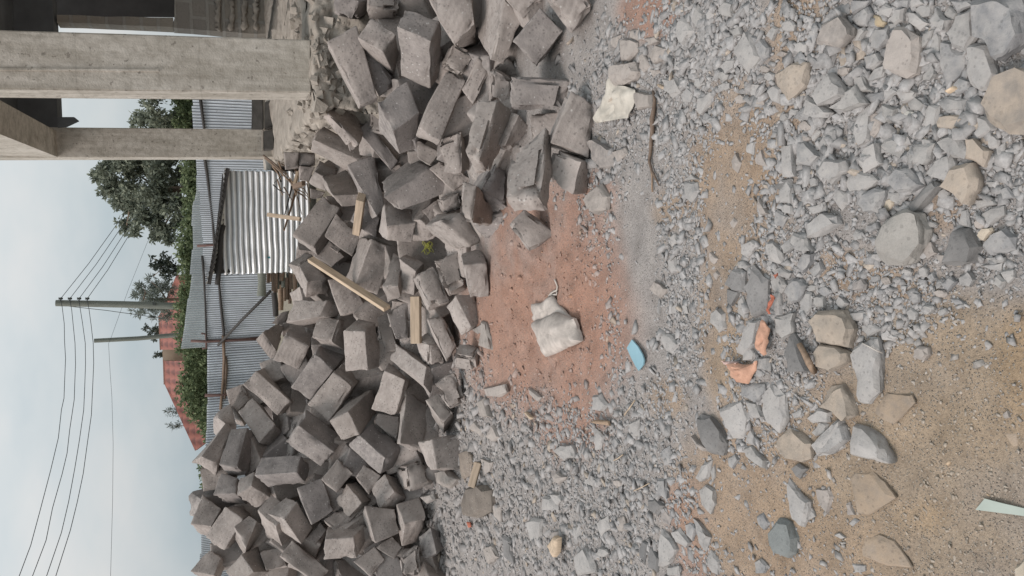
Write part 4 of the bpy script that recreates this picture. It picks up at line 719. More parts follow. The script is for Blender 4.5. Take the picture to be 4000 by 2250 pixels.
('N3','g',[(1360,1310),(1420,1260),(1465,1310),(1450,1370),(1370,1370)]),
('N3','g',[(735,1210),(750,1160),(830,1180),(880,1250),(850,1330),(780,1300)]),
('N3','b',[(650,820),(700,770),(790,830),(740,900),(690,870)]),
('N3','g',[(795,600),(850,590),(875,690),(830,710)]),
('N3','b',[(170,160),(220,80),(290,40),(345,130),(330,230),(250,260),(190,210)]),
('N3','b',[(1460,190),(1480,140),(1550,260),(1500,270)]),
('N3','b',[(1260,330),(1290,290),(1320,320),(1290,370)]),
('N3','b',[(1110,580),(1120,550),(1170,600),(1140,640)]),
('N3','b',[(1130,720),(1160,690),(1190,720),(1160,765)]),
('N3','g',[(1600,860),(1640,850),(1660,1030),(1580,1010)]),
('N3','g',[(1700,780),(1739,760),(1760,930),(1700,940)]),
('N3','g',[(1630,90),(1700,0),(1739,60),(1739,190),(1650,180)]),
('N3','g',[(1640,220),(1690,180),(1739,200),(1739,270),(1670,250)]),
('N3','g',[(1600,330),(1620,230),(1700,280),(1660,360)]),
('N3','g',[(1650,500),(1720,440),(1739,520),(1680,560)]),
('N3','d',[(1240,830),(1340,850),(1280,960),(1240,930)]),
('N3','g',[(900,950),(930,940),(950,1010),(920,1030)]),
('N3','g',[(820,960),(870,930),(870,1010),(830,1015)]),
('N3','g',[(1450,1380),(1480,1345),(1560,1350),(1570,1449),(1470,1440)]),
('N3','g',[(810,440),(850,410),(870,470),(820,510)]),
('M2','d',[(635,250),(660,215),(740,240),(830,350),(860,450),(830,540),(740,530),(680,430),(640,340)]),
('M2','g',[(800,190),(880,150),(980,110),(1035,250),(980,400),(900,410),(850,310)]),
('M2','g',[(990,120),(1090,140),(1130,250),(1050,260)]),
('M2','g',[(1130,60),(1200,0),(1290,80),(1310,260),(1250,370),(1180,300),(1130,200)]),
('M2','g',[(960,0),(1140,0),(1150,60),(1080,140),(980,80)]),
('M2','g',[(980,480),(1050,450),(1150,580),(1150,640),(1080,600),(1010,540)]),
('M2','g',[(995,440),(1040,320),(1070,400),(1060,460)]),
('M2','b',[(590,380),(650,440),(720,490),(690,510),(640,480)]),
('M2','g',[(625,700),(680,600),(745,570),(720,700),(660,740)]),
('M2','g',[(640,800),(700,760),(760,800),(765,910),(730,980),(660,910)]),
('M2','g',[(730,650),(760,600),(765,700),(745,740)]),
('M2','t',[(1245,420),(1330,320),(1400,360),(1490,450),(1490,560),(1420,600),(1330,580),(1250,490)]),
('M2','g',[(1490,460),(1640,330),(1739,260),(1739,480),(1640,520),(1550,540)]),
('M2','g',[(1455,260),(1540,180),(1640,210),(1640,290),(1500,300)]),
('M2','g',[(1310,820),(1320,700),(1380,790),(1470,890),(1470,960),(1430,1080),(1390,1060),(1340,960)]),
('M2','S',[(1160,1120),(1250,1000),(1340,1030),(1390,1160),(1380,1280),(1320,1320),(1230,1270),(1170,1220)]),
('M2','g',[(345,1200),(360,1080),(440,1170),(475,1250),(430,1360),(340,1390)]),
('M2','d',[(250,1260),(290,1230),(340,1320),(330,1430),(260,1380)]),
('M2','g',[(450,1110),(500,1080),(580,1200),(540,1235),(480,1190)]),
('M2','g',[(540,1060),(580,1030),(630,1090),(590,1190),(560,1140)]),
('M2','g',[(610,1010),(690,1090),(735,1160),(700,1270),(650,1150)]),
('M2','g',[(695,1320),(730,1245),(800,1330),(800,1440),(740,1430)]),
('M2','g',[(1065,1340),(1110,1315),(1160,1370),(1140,1430),(1080,1430)]),
('M2','d',[(255,880),(330,860),(380,920),(330,990),(270,950)]),
('M2','b',[(355,980),(390,935),(430,1000),(420,1070),(370,1050)]),
('M2','g',[(315,760),(330,710),(390,710),(410,860),(340,840)]),
('M2','g',[(1490,370),(1560,280),(1630,300),(1600,370),(1520,400)]),
('M2','d',[(1350,640),(1400,600),(1455,640),(1400,710)]),
('M2','b',[(1530,790),(1640,780),(1670,850),(1620,990),(1560,930)]),
('M2','g',[(1450,1000),(1490,930),(1520,1000),(1470,1040)]),
('M2','g',[(370,510),(420,470),(440,590),(390,610)]),
('M2','g',[(860,560),(920,520),(950,570),(900,640),(870,620)]),
('M2','g',[(400,1390),(490,1370),(500,1449),(410,1449)]),
('M2','d',[(190,1290),(220,1180),(260,1200),(230,1360)]),
('M2','g',[(1080,1000),(1130,970),(1190,1050),(1150,1100),(1090,1060)]),
('M2','g',[(1340,220),(1420,190),(1430,240),(1360,260)]),
('M3','t',[(215,160),(290,0),(390,0),(450,120),(470,230),(410,265),(320,200)]),
('M3','g',[(145,460),(340,260),(400,310),(430,420),(300,520),(200,530)]),
('M3','g',[(440,440),(470,290),(560,310),(650,400),(730,595),(620,580),(450,540)]),
('M3','l',[(430,700),(470,650),(600,650),(690,740),(780,860),(700,900),(560,990),(480,980),(450,850)]),
('M3','l',[(500,1240),(530,1150),(650,1140),(760,1180),(900,1390),(700,1370),(520,1300)]),
('M3','l',[(1590,370),(1690,360),(1690,460),(1660,470),(1610,400)]),
('M3','g',[(420,1050),(460,1010),(500,1030),(450,1080)]),
('M3','g',[(310,1140),(350,1120),(400,1160),(360,1170)]),
('M3','g',[(440,1350),(540,1370),(540,1410),(480,1420)]),
('M3','c',[(1680,1380),(1739,1340),(1780,1449),(1690,1480)]),
('M3','l',[(620,220),(640,120),(700,60),(900,80),(920,140),(760,310)]),
('M3','b',[(1580,230),(1620,200),(1640,250),(1600,260)]),
('M3','b',[(400,900),(430,890),(470,990),(410,990)]),
('M1','e',[(390,920),(440,780),(560,760),(620,800),(625,960),(520,1010),(410,990)]),
('M1','e',[(385,520),(440,500),(480,590),(470,690),(410,720),(385,640)]),
('M1','g',[(890,1030),(940,1000),(1010,1020),(1005,1140),(960,1230),(910,1150)]),
('M1','g',[(1250,1300),(1330,1230),(1390,1310),(1420,1420),(1270,1449),(1255,1380)]),
('M1','g',[(1080,500),(1150,460),(1240,460),(1250,550),(1170,580)]),
('M1','g',[(1020,840),(1080,860),(1130,950),(1020,950)]),
('M1','g',[(1060,830),(1140,830),(1160,880),(1120,920)]),
('M1','g',[(1390,80),(1450,70),(1510,160),(1470,210),(1410,190)]),
('M1','g',[(1400,330),(1470,390),(1450,490),(1400,500)]),
('M1','b',[(210,660),(290,640),(360,720),(310,790),(220,740)]),
('M1','b',[(560,30),(720,0),(735,60),(680,100),(580,90)]),
('M1','b',[(80,850),(180,830),(195,870),(130,905)]),
('M1','d',[(700,1130),(770,1180),(790,1360),(730,1300)]),
('M1','b',[(540,560),(630,590),(620,660),(580,690)]),
('M1','b',[(630,900),(690,920),(690,1040),(650,1000)]),
('M1','g',[(1510,540),(1540,510),(1550,660),(1510,640)]),
('M1','b',[(580,400),(640,300),(680,400),(640,440)]),
('M1','b',[(460,330),(500,280),(560,340),(560,400)]),
('M1','b',[(520,140),(570,100),(620,250),(560,250)]),
('M1','g',[(1240,1080),(1300,1060),(1290,1200),(1250,1170)]),
('M1','g',[(1420,1050),(1500,990),(1520,1090),(1450,1150)]),
('M1','b',[(1550,1000),(1620,1000),(1640,1110),(1580,1110)]),
('M1','b',[(560,1240),(640,1210),(680,1310),(600,1360)]),
('M1','g',[(1660,300),(1739,260),(1739,400),(1680,390)]),
('M1','g',[(1520,430),(1560,400),(1590,450),(1550,490)]),
('M1','b',[(910,30),(1000,100),(980,130),(910,70)]),
('F','b',[(1400,870),(1450,900),(1500,1050),(1510,1210),(1360,1160),(1390,1050)]),
('F','b',[(1290,980),(1390,920),(1390,1010),(1350,1030)]),
('H','b',[(850,260),(890,225),(950,245),(945,305),(860,295)])]
# ---------------------------------------------------------------- terrain
bc=np.array([np.mean(v,axis=0) for v in list(BL.values())])
def smooth01(x): x=np.clip(x,0,1); return x*x*(3-2*x)
def mound(X,Y):
    w=np.exp(-((X[...,None]-bc[:,0])**2+(Y[...,None]-bc[:,1])**2)/(2*.26**2)); s=w.sum(-1)
    h=(w*np.maximum(0,bc[:,2]-.46+.09*np.clip((bc[:,2]-.5)/.7,0,1))).sum(-1)/(s+1e-6)
    h=np.maximum(h,0)*smooth01(s/1.2)
    far=.34*smooth01((Y-7.9)/2.2)
    return np.maximum(h,far*1.0)
def vnoise(X,Y,s,seed,oct=4):
    out=np.zeros_like(X)
    rg=np.random.default_rng(seed)
    for o in range(oct):
        n=256; T=rg.random((n,n)); x=X*s*2**o+1000.3; y=Y*s*2**o+1000.7
        xi=np.floor(x).astype(int); yi=np.floor(y).astype(int); fx=x-xi; fy=y-yi; fx=fx*fx*(3-2*fx); fy=fy*fy*(3-2*fy)
        a=T[xi%n,yi%n];b=T[(xi+1)%n,yi%n];c=T[xi%n,(yi+1)%n];d=T[(xi+1)%n,(yi+1)%n]
        out+=((a*(1-fx)+b*fx)*(1-fy)+(c*(1-fx)+d*fx)*fy-.5)*.5**o
    return out
HEAP=[(1.15,1.95,.75,.55,.13),(.55,1.75,.5,.35,.03),(-.35,2.0,.45,.35,.03)]
def height(X,Y):
    X=np.asarray(X,float);Y=np.asarray(Y,float)
    h=mound(X,Y)+.05*vnoise(X,Y,1.1,1,3)+.016*vnoise(X,Y,7,2,3)+.006*vnoise(X,Y,38,3,3)
    rm=np.exp(-(((X+.1)/.62)**2+((Y-3.75)/.55)**2)); h=h+rm*(.045*vnoise(X,Y,5,21,3)+.028*vnoise(X,Y,17,22,3))
    for x,y,a,b,k in HEAP: h=h+k*np.exp(-((X-x)/a)**2-((Y-y)/b)**2)
    return h
def H1(x,y): return float(height(np.array([x]),np.array([y]))[0])
def axis(lo,hi,step,far,g=1.22):
    a=list(np.arange(lo,hi,step)); s=step
    while a[-1]<far: s*=g; a.append(a[-1]+s)
    s=step
    while a[0]>-far: s*=g; a.insert(0,a[0]-s)
    return np.array(a)
gx=axis(-3.4,2.3,.025,400); gy=axis(.75,8.4,.025,500)
GX,GY=np.meshgrid(gx,gy); GZ=height(GX,GY)
V=np.stack([GX.ravel(),GY.ravel(),GZ.ravel()],-1)
nx,ny=len(gx),len(gy); idx=np.arange(nx*ny).reshape(ny,nx)
Fq=np.stack([idx[:-1,:-1],idx[:-1,1:],idx[1:,1:],idx[1:,:-1]],-1).reshape(-1,4)
me=bpy.data.meshes.new('ground'); me.vertices.add(len(V)); me.vertices.foreach_set('co',V.ravel())
me.loops.add(Fq.size); me.loops.foreach_set('vertex_index',Fq.ravel().astype(np.int32))
me.polygons.add(len(Fq)); me.polygons.foreach_set('loop_start',np.arange(0,Fq.size,4,dtype=np.int32)); me.polygons.foreach_set('use_smooth',np.ones(len(Fq),bool))
me.update(calc_edges=True); me.validate()
# soil colours: (centre px, centre py, radius x, radius y, colour, strength) located on the ground
SOIL=[(2120,1000,170,260,'r',1.),(2110,1300,260,240,'r',1.3),(2280,1150,120,300,'r',.8),(2540,50,90,80,'r',1.1),(2230,1640,120,130,'r',.7),(2260,760,110,80,'r',.5),(2060,830,120,120,'r',.5),
 (2900,720,150,300,'t',1.),(3000,600,90,160,'t',1.),(2830,1250,80,250,'t',1.),(3130,120,100,190,'t',1.1),(3120,430,60,180,'t',1.1),(2960,1950,240,260,'t',1.3),(2690,1990,70,100,'r',.6),(2720,2180,60,70,'r',.6),
 (3600,1950,480,430,'y',1.5),(3750,1500,300,260,'y',1.3),(3200,2150,260,160,'o',1.),(3680,820,90,70,'o',.9),(3300,1060,110,70,'t',.8),(3500,1120,160,70,'t',.7),(3980,1460,80,200,'O',.9),(3250,1620,80,120,'t',.9),(2620,820,60,60,'t',.5),(2850,1400,70,140,'y',.6),(2600,1560,60,60,'t',.6),(3600,2020,90,60,'O',.8)]
SC={'r':(.385,.22,.16),'t':(.375,.272,.19),'y':(.35,.268,.19),'o':(.36,.255,.175),'O':(.39,.26,.14)}
px,py,pz=proj(V); ok=pz>.3
col=np.tile(np.array([.342,.315,.298]),(len(V),1)); wsum=np.ones(len(V))*.55
wn=vnoise(GX,GY,2.2,8,4).ravel(); wn2=vnoise(GX,GY,9,9,4).ravel()
for (cx,cy,rx,ry,k,s) in SOIL:
    d=((px-cx)/rx)**2+((py-cy)/ry)**2
    w=np.where(ok,s*np.exp(-(d*d)*.6)*np.clip(1+1.3*wn+1.1*wn2,.3,2.2),0)*2.2
    col+=w[:,None]*np.array(SC[k]); wsum+=w
    col-=0
col=(col-np.array([.342,.315,.298])*0.45)/wsum[:,None]
nr=(V[:,1]>7.8)
col[nr]=(.24,.215,.17)
ca=me.color_attributes.new('soil','FLOAT_COLOR','POINT'); ca.data.foreach_set('color',np.concatenate([col,np.ones((len(col),1))],1).ravel())
def ground_mat():
    m,nt,p=nodes('bare_soil'); a=N(nt,'ShaderNodeAttribute'); a.attribute_name='soil'; g=N(nt,'ShaderNodeNewGeometry'); v=g.outputs['Position']
    n1=noise_(nt,v,9,6,.65); n2=noise_(nt,v,130,5,.7); n3=noise_(nt,v,420,3,.6)
    c=mix(nt,1.,a.outputs['Color'],ramp(nt,n1,[(.28,(.74,.73,.72)),(.5,(.98,.98,.98)),(.75,(1.16,1.15,1.13))]),'MULTIPLY')
    c=mix(nt,1.,c,ramp(nt,n2,[(.25,(.62,.61,.60)),(.5,(.98,.98,.98)),(.75,(1.22,1.2,1.18))]),'MULTIPLY')
    d=N(nt,'ShaderNodeTexVoronoi',Scale=150.); L(nt,v,d.inputs['Vector'])
    gm=math_(nt,'MULTIPLY',math_(nt,'LESS_THAN',d.outputs[0],.33),math_(nt,'GREATER_THAN',noise_(nt,v,45,2),.44))
    sp=ramp(nt,N(nt,'ShaderNodeSeparateXYZ').outputs[0],[(0,(1,1,1))]) if False else None
    sxx=N(nt,'ShaderNodeSeparateColor'); L(nt,d.outputs[1],sxx.inputs[0])
    gc=ramp(nt,sxx.outputs[0],[(0,(.17,.15,.135)),(.45,(.27,.245,.22)),(.8,(.42,.385,.34)),(1,(.58,.54,.47))])
    c=mix(nt,math_(nt,'MULTIPLY',gm,.6),c,gc)
    L(nt,c,p.inputs['Base Color']); p.inputs['Roughness'].default_value=1.; p.inputs['Specular IOR Level'].default_value=.1
    h=math_(nt,'ADD',math_(nt,'MULTIPLY',n2,.8),math_(nt,'MULTIPLY',math_(nt,'MULTIPLY',gm,math_(nt,'SUBTRACT',.3,d.outputs[0])),2.2))
    h=math_(nt,'ADD',h,math_(nt,'MULTIPLY',n3,.3))
    L(nt,bump(nt,h,.9,.010),p.inputs['Normal']); return m
go=bpy.data.objects.new('ground',me); C.objects.link(go); me.materials.append(ground_mat()); go['kind']='structure'
# ---------------------------------------------------------------- quarry blocks
pr=np.array([-1,-.95,-.86,-.66,-.33,0,.33,.66,.86,.95,1.]); ns=len(pr)
def cube_topo():
    vid={};vs=[];fs=[]
    def vtx(i,j,k):
        t=(i,j,k)
        if t not in vid: vid[t]=len(vs); vs.append((pr[i],pr[j],pr[k]))
        return vid[t]
    n=ns-1
    for i in range(n):
        for j in range(n):
            fs.append([vtx(i,j,0),vtx(i,j+1,0),vtx(i+1,j+1,0),vtx(i+1,j,0)]); fs.append([vtx(i,j,n),vtx(i+1,j,n),vtx(i+1,j+1,n),vtx(i,j+1,n)])
            fs.append([vtx(i,0,j),vtx(i+1,0,j),vtx(i+1,0,j+1),vtx(i,0,j+1)]); fs.append([vtx(i,n,j),vtx(i,n,j+1),vtx(i+1,n,j+1),vtx(i+1,n,j)])
            fs.append([vtx(0,i,j),vtx(0,i,j+1),vtx(0,i+1,j+1),vtx(0,i+1,j)]); fs.append([vtx(n,i,j),vtx(n,i+1,j),vtx(n,i+1,j+1),vtx(n,i,j+1)])
    return np.array(vs),fs
CV,CF=cube_topo()
def make_block(P,label,group=None,wear=1.,rr=.06,mat=None):
    P=np.array(P); c=P.mean(0); seed=random.uniform(0,90)
    P=c+(P-c)*1.03
    det=np.dot(np.cross(P[1]-P[0],P[2]-P[0]),P[4]-P[0])
    q=np.clip(CV,-(1-rr),1-rr); n=CV-q; ln=np.linalg.norm(n,axis=1,keepdims=True); 
    p=q+np.where(ln>1e-9,rr*n/np.maximum(ln,1e-9),0)
    a,b,g=[(p[:,i:i+1]+1)/2 for i in range(3)]
    W=0
    for i in range(8): W=W+P[i]*(a if i&1 else 1-a)*(b if (i>>1)&1 else 1-b)*(g if i>>2 else 1-g)
    d=W-c; d/=np.linalg.norm(d,axis=1,keepdims=True)
    edge=(np.abs(CV)>.8).sum(1)
    for i in range(len(W)):
        s=.013*fbm(W[i],5,seed)+.0045*fbm(W[i],22,seed)
        if edge[i]>=2:
            ch=max(0.,fbm(W[i],9,seed+33)-.12)
            s-=.045*ch*wear+.004*wear*random.random()
        W[i]+=d[i]*s*wear
    fs=CF if det>0 else [f[::-1] for f in CF]
    o=mesh_obj('stone_block',W,fs,mat or MB['block'],smooth=True,sharp=50,origin=c)
    return tag(o,label,'stone block',group or 'quarry blocks in the heap')
ROUGH={'H3':(1.7,.15),'H8':(1.4,.12),'EM':(2.2,.28),'H4':(2.,.2),'L7':(2.,.22),'L5':(2.4,.2),'L8':(1.8,.10),'H13':(1.4,.14),'EH':(1.8,.14),'B13':(2.2,.16),'B11':(2.2,.16),'H7':(1.8,.12),'H9':(2.,.2),'EI':(1.8,.12),'D8':(2,.14),'K5':(1.8,.14),'K6':(1.8,.14),'L9':(2.6,.2),'I3':(2.,.14),'H1':(1.8,.12),'EN':(1.7,.12),'EL':(1.6,.14),'K7':(1.5,.12),'I4':(1.6,.12),'H2':(1.4,.12),'EB':(1.5,.15)}
for k,P in BL.items():
    w,r_=ROUGH.get(k,(1.,.06)); make_block(P,LAB[k],None,w,r_)
for P in FI: make_block(P,'block buried in a dark gap of the heap, mostly hidden by blocks over it','blocks buried in the heap')
# ---------------------------------------------------------------- ground stones
def stone_from_outline(pts,mat,low=False,lift=0.):
    pts=[tuple(p) for p in pts]; cx=sum(p[0] for p in pts)/len(pts); cy=sum(p[1] for p in pts)/len(pts)
    g0=ground(cx,cy,0.); zg=H1(g0[0],g0[1]); 
    for _ in range(2): g0=ground(cx,cy,zg); zg=H1(g0[0],g0[1])
    zc=(g0-CAM)@fw
    wy=(max(p[1] for p in pts)-min(p[1] for p in pts)); wx=(max(p[0] for p in pts)-min(p[0] for p in pts))
    h=.44*min(wy,wx)*zc/F*random.uniform(.75,1.2); h=max(.010,min(.12,h))
    if low: h*=.35
    base=zg+lift*h
    O=[]
    n0=len(pts)
    for i in range(n0):
        a=pts[i];b=pts[(i+1)%n0]
        O.append(a)
        if math.hypot(a[0]-b[0],a[1]-b[1])>1.1*min(wx,wy)*.6: O.append(((a[0]+b[0])/2+random.uniform(-.04,.04)*wx,(a[1]+b[1])/2+random.uniform(-.04,.04)*wy))
    ring=np.array([ground(p[0],p[1],base+.42*h) for p in O]); c=ring.mean(0); n=len(O)
    tx,ty=random.uniform(-.5,.5),random.uniform(-.5,.5)
    def R(s,z,j=0):
        out=[]
        for k in range(n):
            q=c+(ring[k]-c)*(s*(1+random.uniform(-j,j))); q[2]=z; out.append(q)
        return out
    rmax=np.linalg.norm((ring-c)[:,:2],axis=1).max()
    top=[]
    off=(ring[random.randrange(n)]-c)*random.uniform(0,.28)
    for k in range(n):
        q=c+(ring[k]-c)*(random.uniform(.66,.93) if not low else .75)+off*.6; 
        q[2]=base+h*(.92+.22*((q[0]-c[0])*tx+(q[1]-c[1])*ty)/(rmax+1e-6)+random.uniform(-.10,.06)); top.append(q)
    t=c+off; t=np.array([t[0],t[1],base+h*(1.0+random.uniform(-.05,.10))])
    vs=R(.82,base-.35*h-.01)+[*map(np.array,R(1.,base+.18*h,.02))]+list(R(.985,base+.5*h,.03))+top+[t]
    bm=bmesh.new(); B=[bm.verts.new(v) for v in vs]
    for r in range(3):
        for k in range(n):
            a,b,c2,d=B[r*n+k],B[r*n+(k+1)%n],B[(r+1)*n+(k+1)%n],B[(r+1)*n+k]
            if random.random()<.5: bm.faces.new((a,b,c2)); bm.faces.new((a,c2,d))
            else: bm.faces.new((a,b,d)); bm.faces.new((b,c2,d))
    for k in range(n): bm.faces.new((B[3*n+k],B[3*n+(k+1)%n],B[4*n]))
    bm.faces.new([B[k] for k in range(n)][::-1])
    bmesh.ops.recalc_face_normals(bm,faces=bm.faces)
    bmesh.ops.subdivide_edges(bm,edges=bm.edges,cuts=2 if min(wx,wy)>60 else 1,use_grid_fill=True)
    s=random.uniform(0,50); amp=min(.010,.10*h+.002)
    for v in bm.verts:
        k=fbm(v.co,14,s)*amp+fbm(v.co,50,s)*amp*.5
        d=(v.co-Vector(c)).normalized(); v.co+=d*k
    cc=Vector((c[0],c[1],base))
    for v in bm.verts: v.co-=cc
    me=bpy.data.meshes.new('rubble_stone'); bm.to_mesh(me); bm.free(); me.materials.append(mat)
    me.polygons.foreach_set('use_smooth',[True]*len(me.polygons)); me.set_sharp_from_angle(angle=math.radians(24))
    o=bpy.data.objects.new('rubble_stone',me); C.objects.link(o); o.location=cc
    return o
TILE={'N1':(2200,0,.5175),'N2':(3100,0,.5175),'N3':(2200,700,.5175),'N4':(3100,700,.5175),'M1':(1600,1500,.5175),'M2':(2400,1500,.5175),'M3':(3100,1500,.5175),'F':(1400,950,.345),'H':(1550,600,.345)}
ZONE={'N1':('grey crushed stone','in the gravel between the beige torn sheet and the tan soil'),'N2':('grey broken stone','in the dense rubble heap across from the building'),'N3':('grey stone','in the strip of stones around the orange cloths'),'N4':('grey stone','around the dusty boulder in the middle of the rubble'),'M1':('grey flat chip of stone','in the chippings in front of the heap\'s far end'),'M2':('grey slab-like stone','bedded in the tan soil below the orange cloths'),'M3':('grey stone','half sunk at the edge of the sandy soil'),'F':('brown-grey stone chip','wedged at the foot of the block heap'),'H':('brown-grey stone chip','wedged at the foot of the block heap')}
TONE={'g':'','b':'brown-','d':'dark ','t':'tan dusty '}
SPEC={31:'flat tan dusty rock sunk in the tan soil beside the grey gravel',
42:"huge tan-yellow boulder cut off by the photo's right edge",
50:"tan two-faced stone just above the huge tan-yellow boulder's far side",
53:'tan angular stone with a dark notch, below the grey rounded one in the rubble heap',
58:'large smooth tan-grey slab at the lower edge of the dense rubble heap',
71:"ochre-spotted stone near the photo's top edge in the rubble heap",
84:'small whitish lumpy stone in the middle of the dense rubble heap',
99:'biggest dusty boulder with a dark scooped side, half sunk in fine rubble',
102:'smooth light tan oval pebble beside the square grey stone',
107:'smooth cream-coloured round pebble between two grey stones',
111:'large flat stone with a tan dusty middle, below the dark slab',
112:'tan-faced flat stone below the larger dusty-topped one',
145:'biggest dark charcoal slab standing beside the narrow red cloth strip',
183:'flat tan dusty stone beside the split slabs near the orange cloth',
187:'bluish-green chunky stone standing alone on the tan soil',
208:'smooth tan flat stone at the edge of the sandy soil',
211:'half-buried tan rock with a grey upper rim in the sandy soil',
212:'half-buried tan rock with a dark brown groove, by the bottom edge',
213:'small square rock top half buried in the sandy soil at the right',
217:'pale smooth stone in the bottom right corner on the sand',
218:'mostly buried low rock covered in sand, above the half-buried ones',
221:"big rounded brown earth clod in front of the heap's far end",
222:'brown crumbly earth lump next to the dark sawn block',
2:"largest pointed grey slab in the gravel by the photo's top edge",
0:'long grey pointed stone lying at the edge of the small red soil patch',
6:'rounded brown-grey stone holding down the beige torn sheet',
37:'large tan-grey dome-shaped stone in the rubble heap',
38:'upright smooth grey slab with straight sides, beside the huge tan boulder',
41:"largest grey rock, cut off by the photo's top right corner",
39:'grey stone with a ragged lower end beside the upright smooth slab',
100:"long dark four-sided stone lying across the biggest dusty boulder's top",
113:'tall grey slab at the border between stones and sandy soil',
115:'dark grey slab cut by shadow, below the orange torn cloth',
105:'dark triangular slab below the cream pebble',
106:'dark-faceted grey stone right beside the cream pebble',
156:'flat grey stone touching the smallest front block, on red soil edge',
172:'dark two-faced oblong stone, bottom of the orange cloths',
173:'split grey slab with a straight pale edge under the torn orange cloth'}
for i,(tl,kd,pts) in enumerate(ST):
    ox,oy,s=TILE[tl]; P=[(ox+s*x,oy+s*y) for x,y in pts]
    o=stone_from_outline(P,MB[kd],kd=='l',-.30 if tl in ('M2','M3') else (-.16 if tl!='N2' else 0.))
    if i in SPEC: tag(o,SPEC[i],'stone')
    else:
        a,b=ZONE[tl]; area=(max(p[0] for p in P)-min(p[0] for p in P))*(max(p[1] for p in P)-min(p[1] for p in P))
        sz='large ' if area>9000 else ('small ' if area<2600 else 'middling ')
        lb=(sz+TONE.get(kd,'')+a+' '+b).replace('brown-brown-','brown-').replace('dark grey','dark')
        lb=lb.replace('tan dusty grey','tan dusty')
        tag(o,lb,'stone',lb.split(' in ')[0] if False else 'stones: '+lb)
taken=[(sum(p[0] for p in q)/len(q)*TILE[t_][2]+TILE[t_][0],sum(p[1] for p in q)/len(q)*TILE[t_][2]+TILE[t_][1],max(max(p[0] for p in q)-min(p[0] for p in q),max(p[1] for p in q)-min(p[1] for p in q))*TILE[t_][2]*.5) for t_,_,q in ST]
ex=0
for _ in range(6000):
    cx,cy=random.choice([(3350,420),(3450,250),(3550,900),(3350,1000),(2900,250),(2250,2000)]); cx+=random.gauss(0,190); cy+=random.gauss(0,190)
    if not (2150<cx<3990 and 5<cy<2240): continue
    r=random.uniform(18,34)
    if any((cx-a)**2+(cy-b)**2<(r*.75+c_*.8)**2 for a,b,c_ in taken): continue
    taken.append((cx,cy,r)); k=random.randint(5,7); a0=random.random()*6; st=random.uniform(.6,1.)
    pts=[(cx+r*math.cos(a0+2*math.pi*i/k+random.uniform(-.3,.3))*random.uniform(.75,1.1),cy+r*st*math.sin(a0+2*math.pi*i/k+random.uniform(-.3,.3))*random.uniform(.75,1.1)) for i in range(k)]
    o=stone_from_outline(pts,MB[random.choice('gggb')]); lb='small loose grey chunk lying among the bigger stones of the rubble'; tag(o,lb,'stone','loose grey chunks'); ex+=1
    if ex>=48: break
# ---------------------------------------------------------------- gravel (uncountable)
DEN=[(2050,1900,330,380,1.),(2350,1950,230,350,1.),(2850,150,260,190,1.),(2700,400,280,230,.8),(2430,420,170,300,.8),(2680,1000,90,560,.95),(2540,1650,140,190,.8),(1850,1650,110,280,1.),(3500,350,520,420,.9),(3430,1150,280,180,.95),(3120,1000,170,330,.9),(2330,900,70,230,.55),(2420,1350,60,300,.5),(3900,800,170,300,.8),(1780,2050,70,220,1.),(2130,1640,190,90,.9),(2600,1900,120,220,.7),(2330,640,90,120,.8),(2930,1350,60,160,.6),(2750,2200,120,80,.5),(3130,1150,150,420,.9),(2990,1640,140,150,.8),(2950,1750,120,60,.5),(3200,1750,80,60,.4),(1640,880,30,90,.7)]
nT=125000
qx=RNG.uniform(1600,4060,nT); qy=RNG.uniform(-400,3100,nT)
D=np.where(qy>2250,.3,.06)
for cx,cy,rx,ry,k in DEN:
    d=((qx-cx)/rx)**2+((qy-cy)/ry)**2; D=np.maximum(D,.95*k*np.exp(-d*d*.7))
red=np.exp(-(((qx-2120)/260)**2+((qy-1200)/330)**2)**2)
sand=np.exp(-(((qx-3700)/420)**2+((qy-1900)/520)**2)**2)
D*=1-.8*np.exp(-(((qx-2930)/110)**2+((qy-680)/330)**2)**2)-.85*np.exp(-(((qx-2490)/65)**2+((qy-1020)/400)**2)**2)-.7*np.exp(-(((qx-3125)/55)**2+((qy-270)/260)**2)**2); D=np.maximum(np.maximum(D,.30*sand),.26*red); keep=RNG.random(nT)<D
qx,qy,red,sand=qx[keep],qy[keep],red[keep],sand[keep]
qk=RNG.random(len(qx))>.35*np.exp(-(((qx-3500)/480)**2+((qy-450)/480)**2)**2); qx,qy,red,sand=qx[qk],qy[qk],red[qk],sand[qk]
nS=len(qx)
rp=4.2*(1-RNG.random(nS))**-.45; rp=np.clip(rp,3.8,22)
rp*=1-.5*red; rp*=1+.9*np.exp(-(((qx-3500)/480)**2+((qy-450)/480)**2)**2)+.3*np.exp(-(((qx-2850)/250)**2+((qy-250)/300)**2)**2); rp=np.where(sand>.4,np.clip(rp*.5,2.2,9),rp)
dirs=fw+up[None,:]*(-(qx[:,None]-2000)/F)+rt[None,:]*((1125-qy[:,None])/F)
t=(0.0-CAM[2])/dirs[:,2]; gp=CAM+dirs*t[:,None]
hz=height(gp[:,0],gp[:,1])
sel=(hz<.25)&(gp[:,1]<7.5)&(t>0); gp,hz,rp,t,red,sand=gp[sel],hz[sel],rp[sel],t[sel],red[sel],sand[sel]
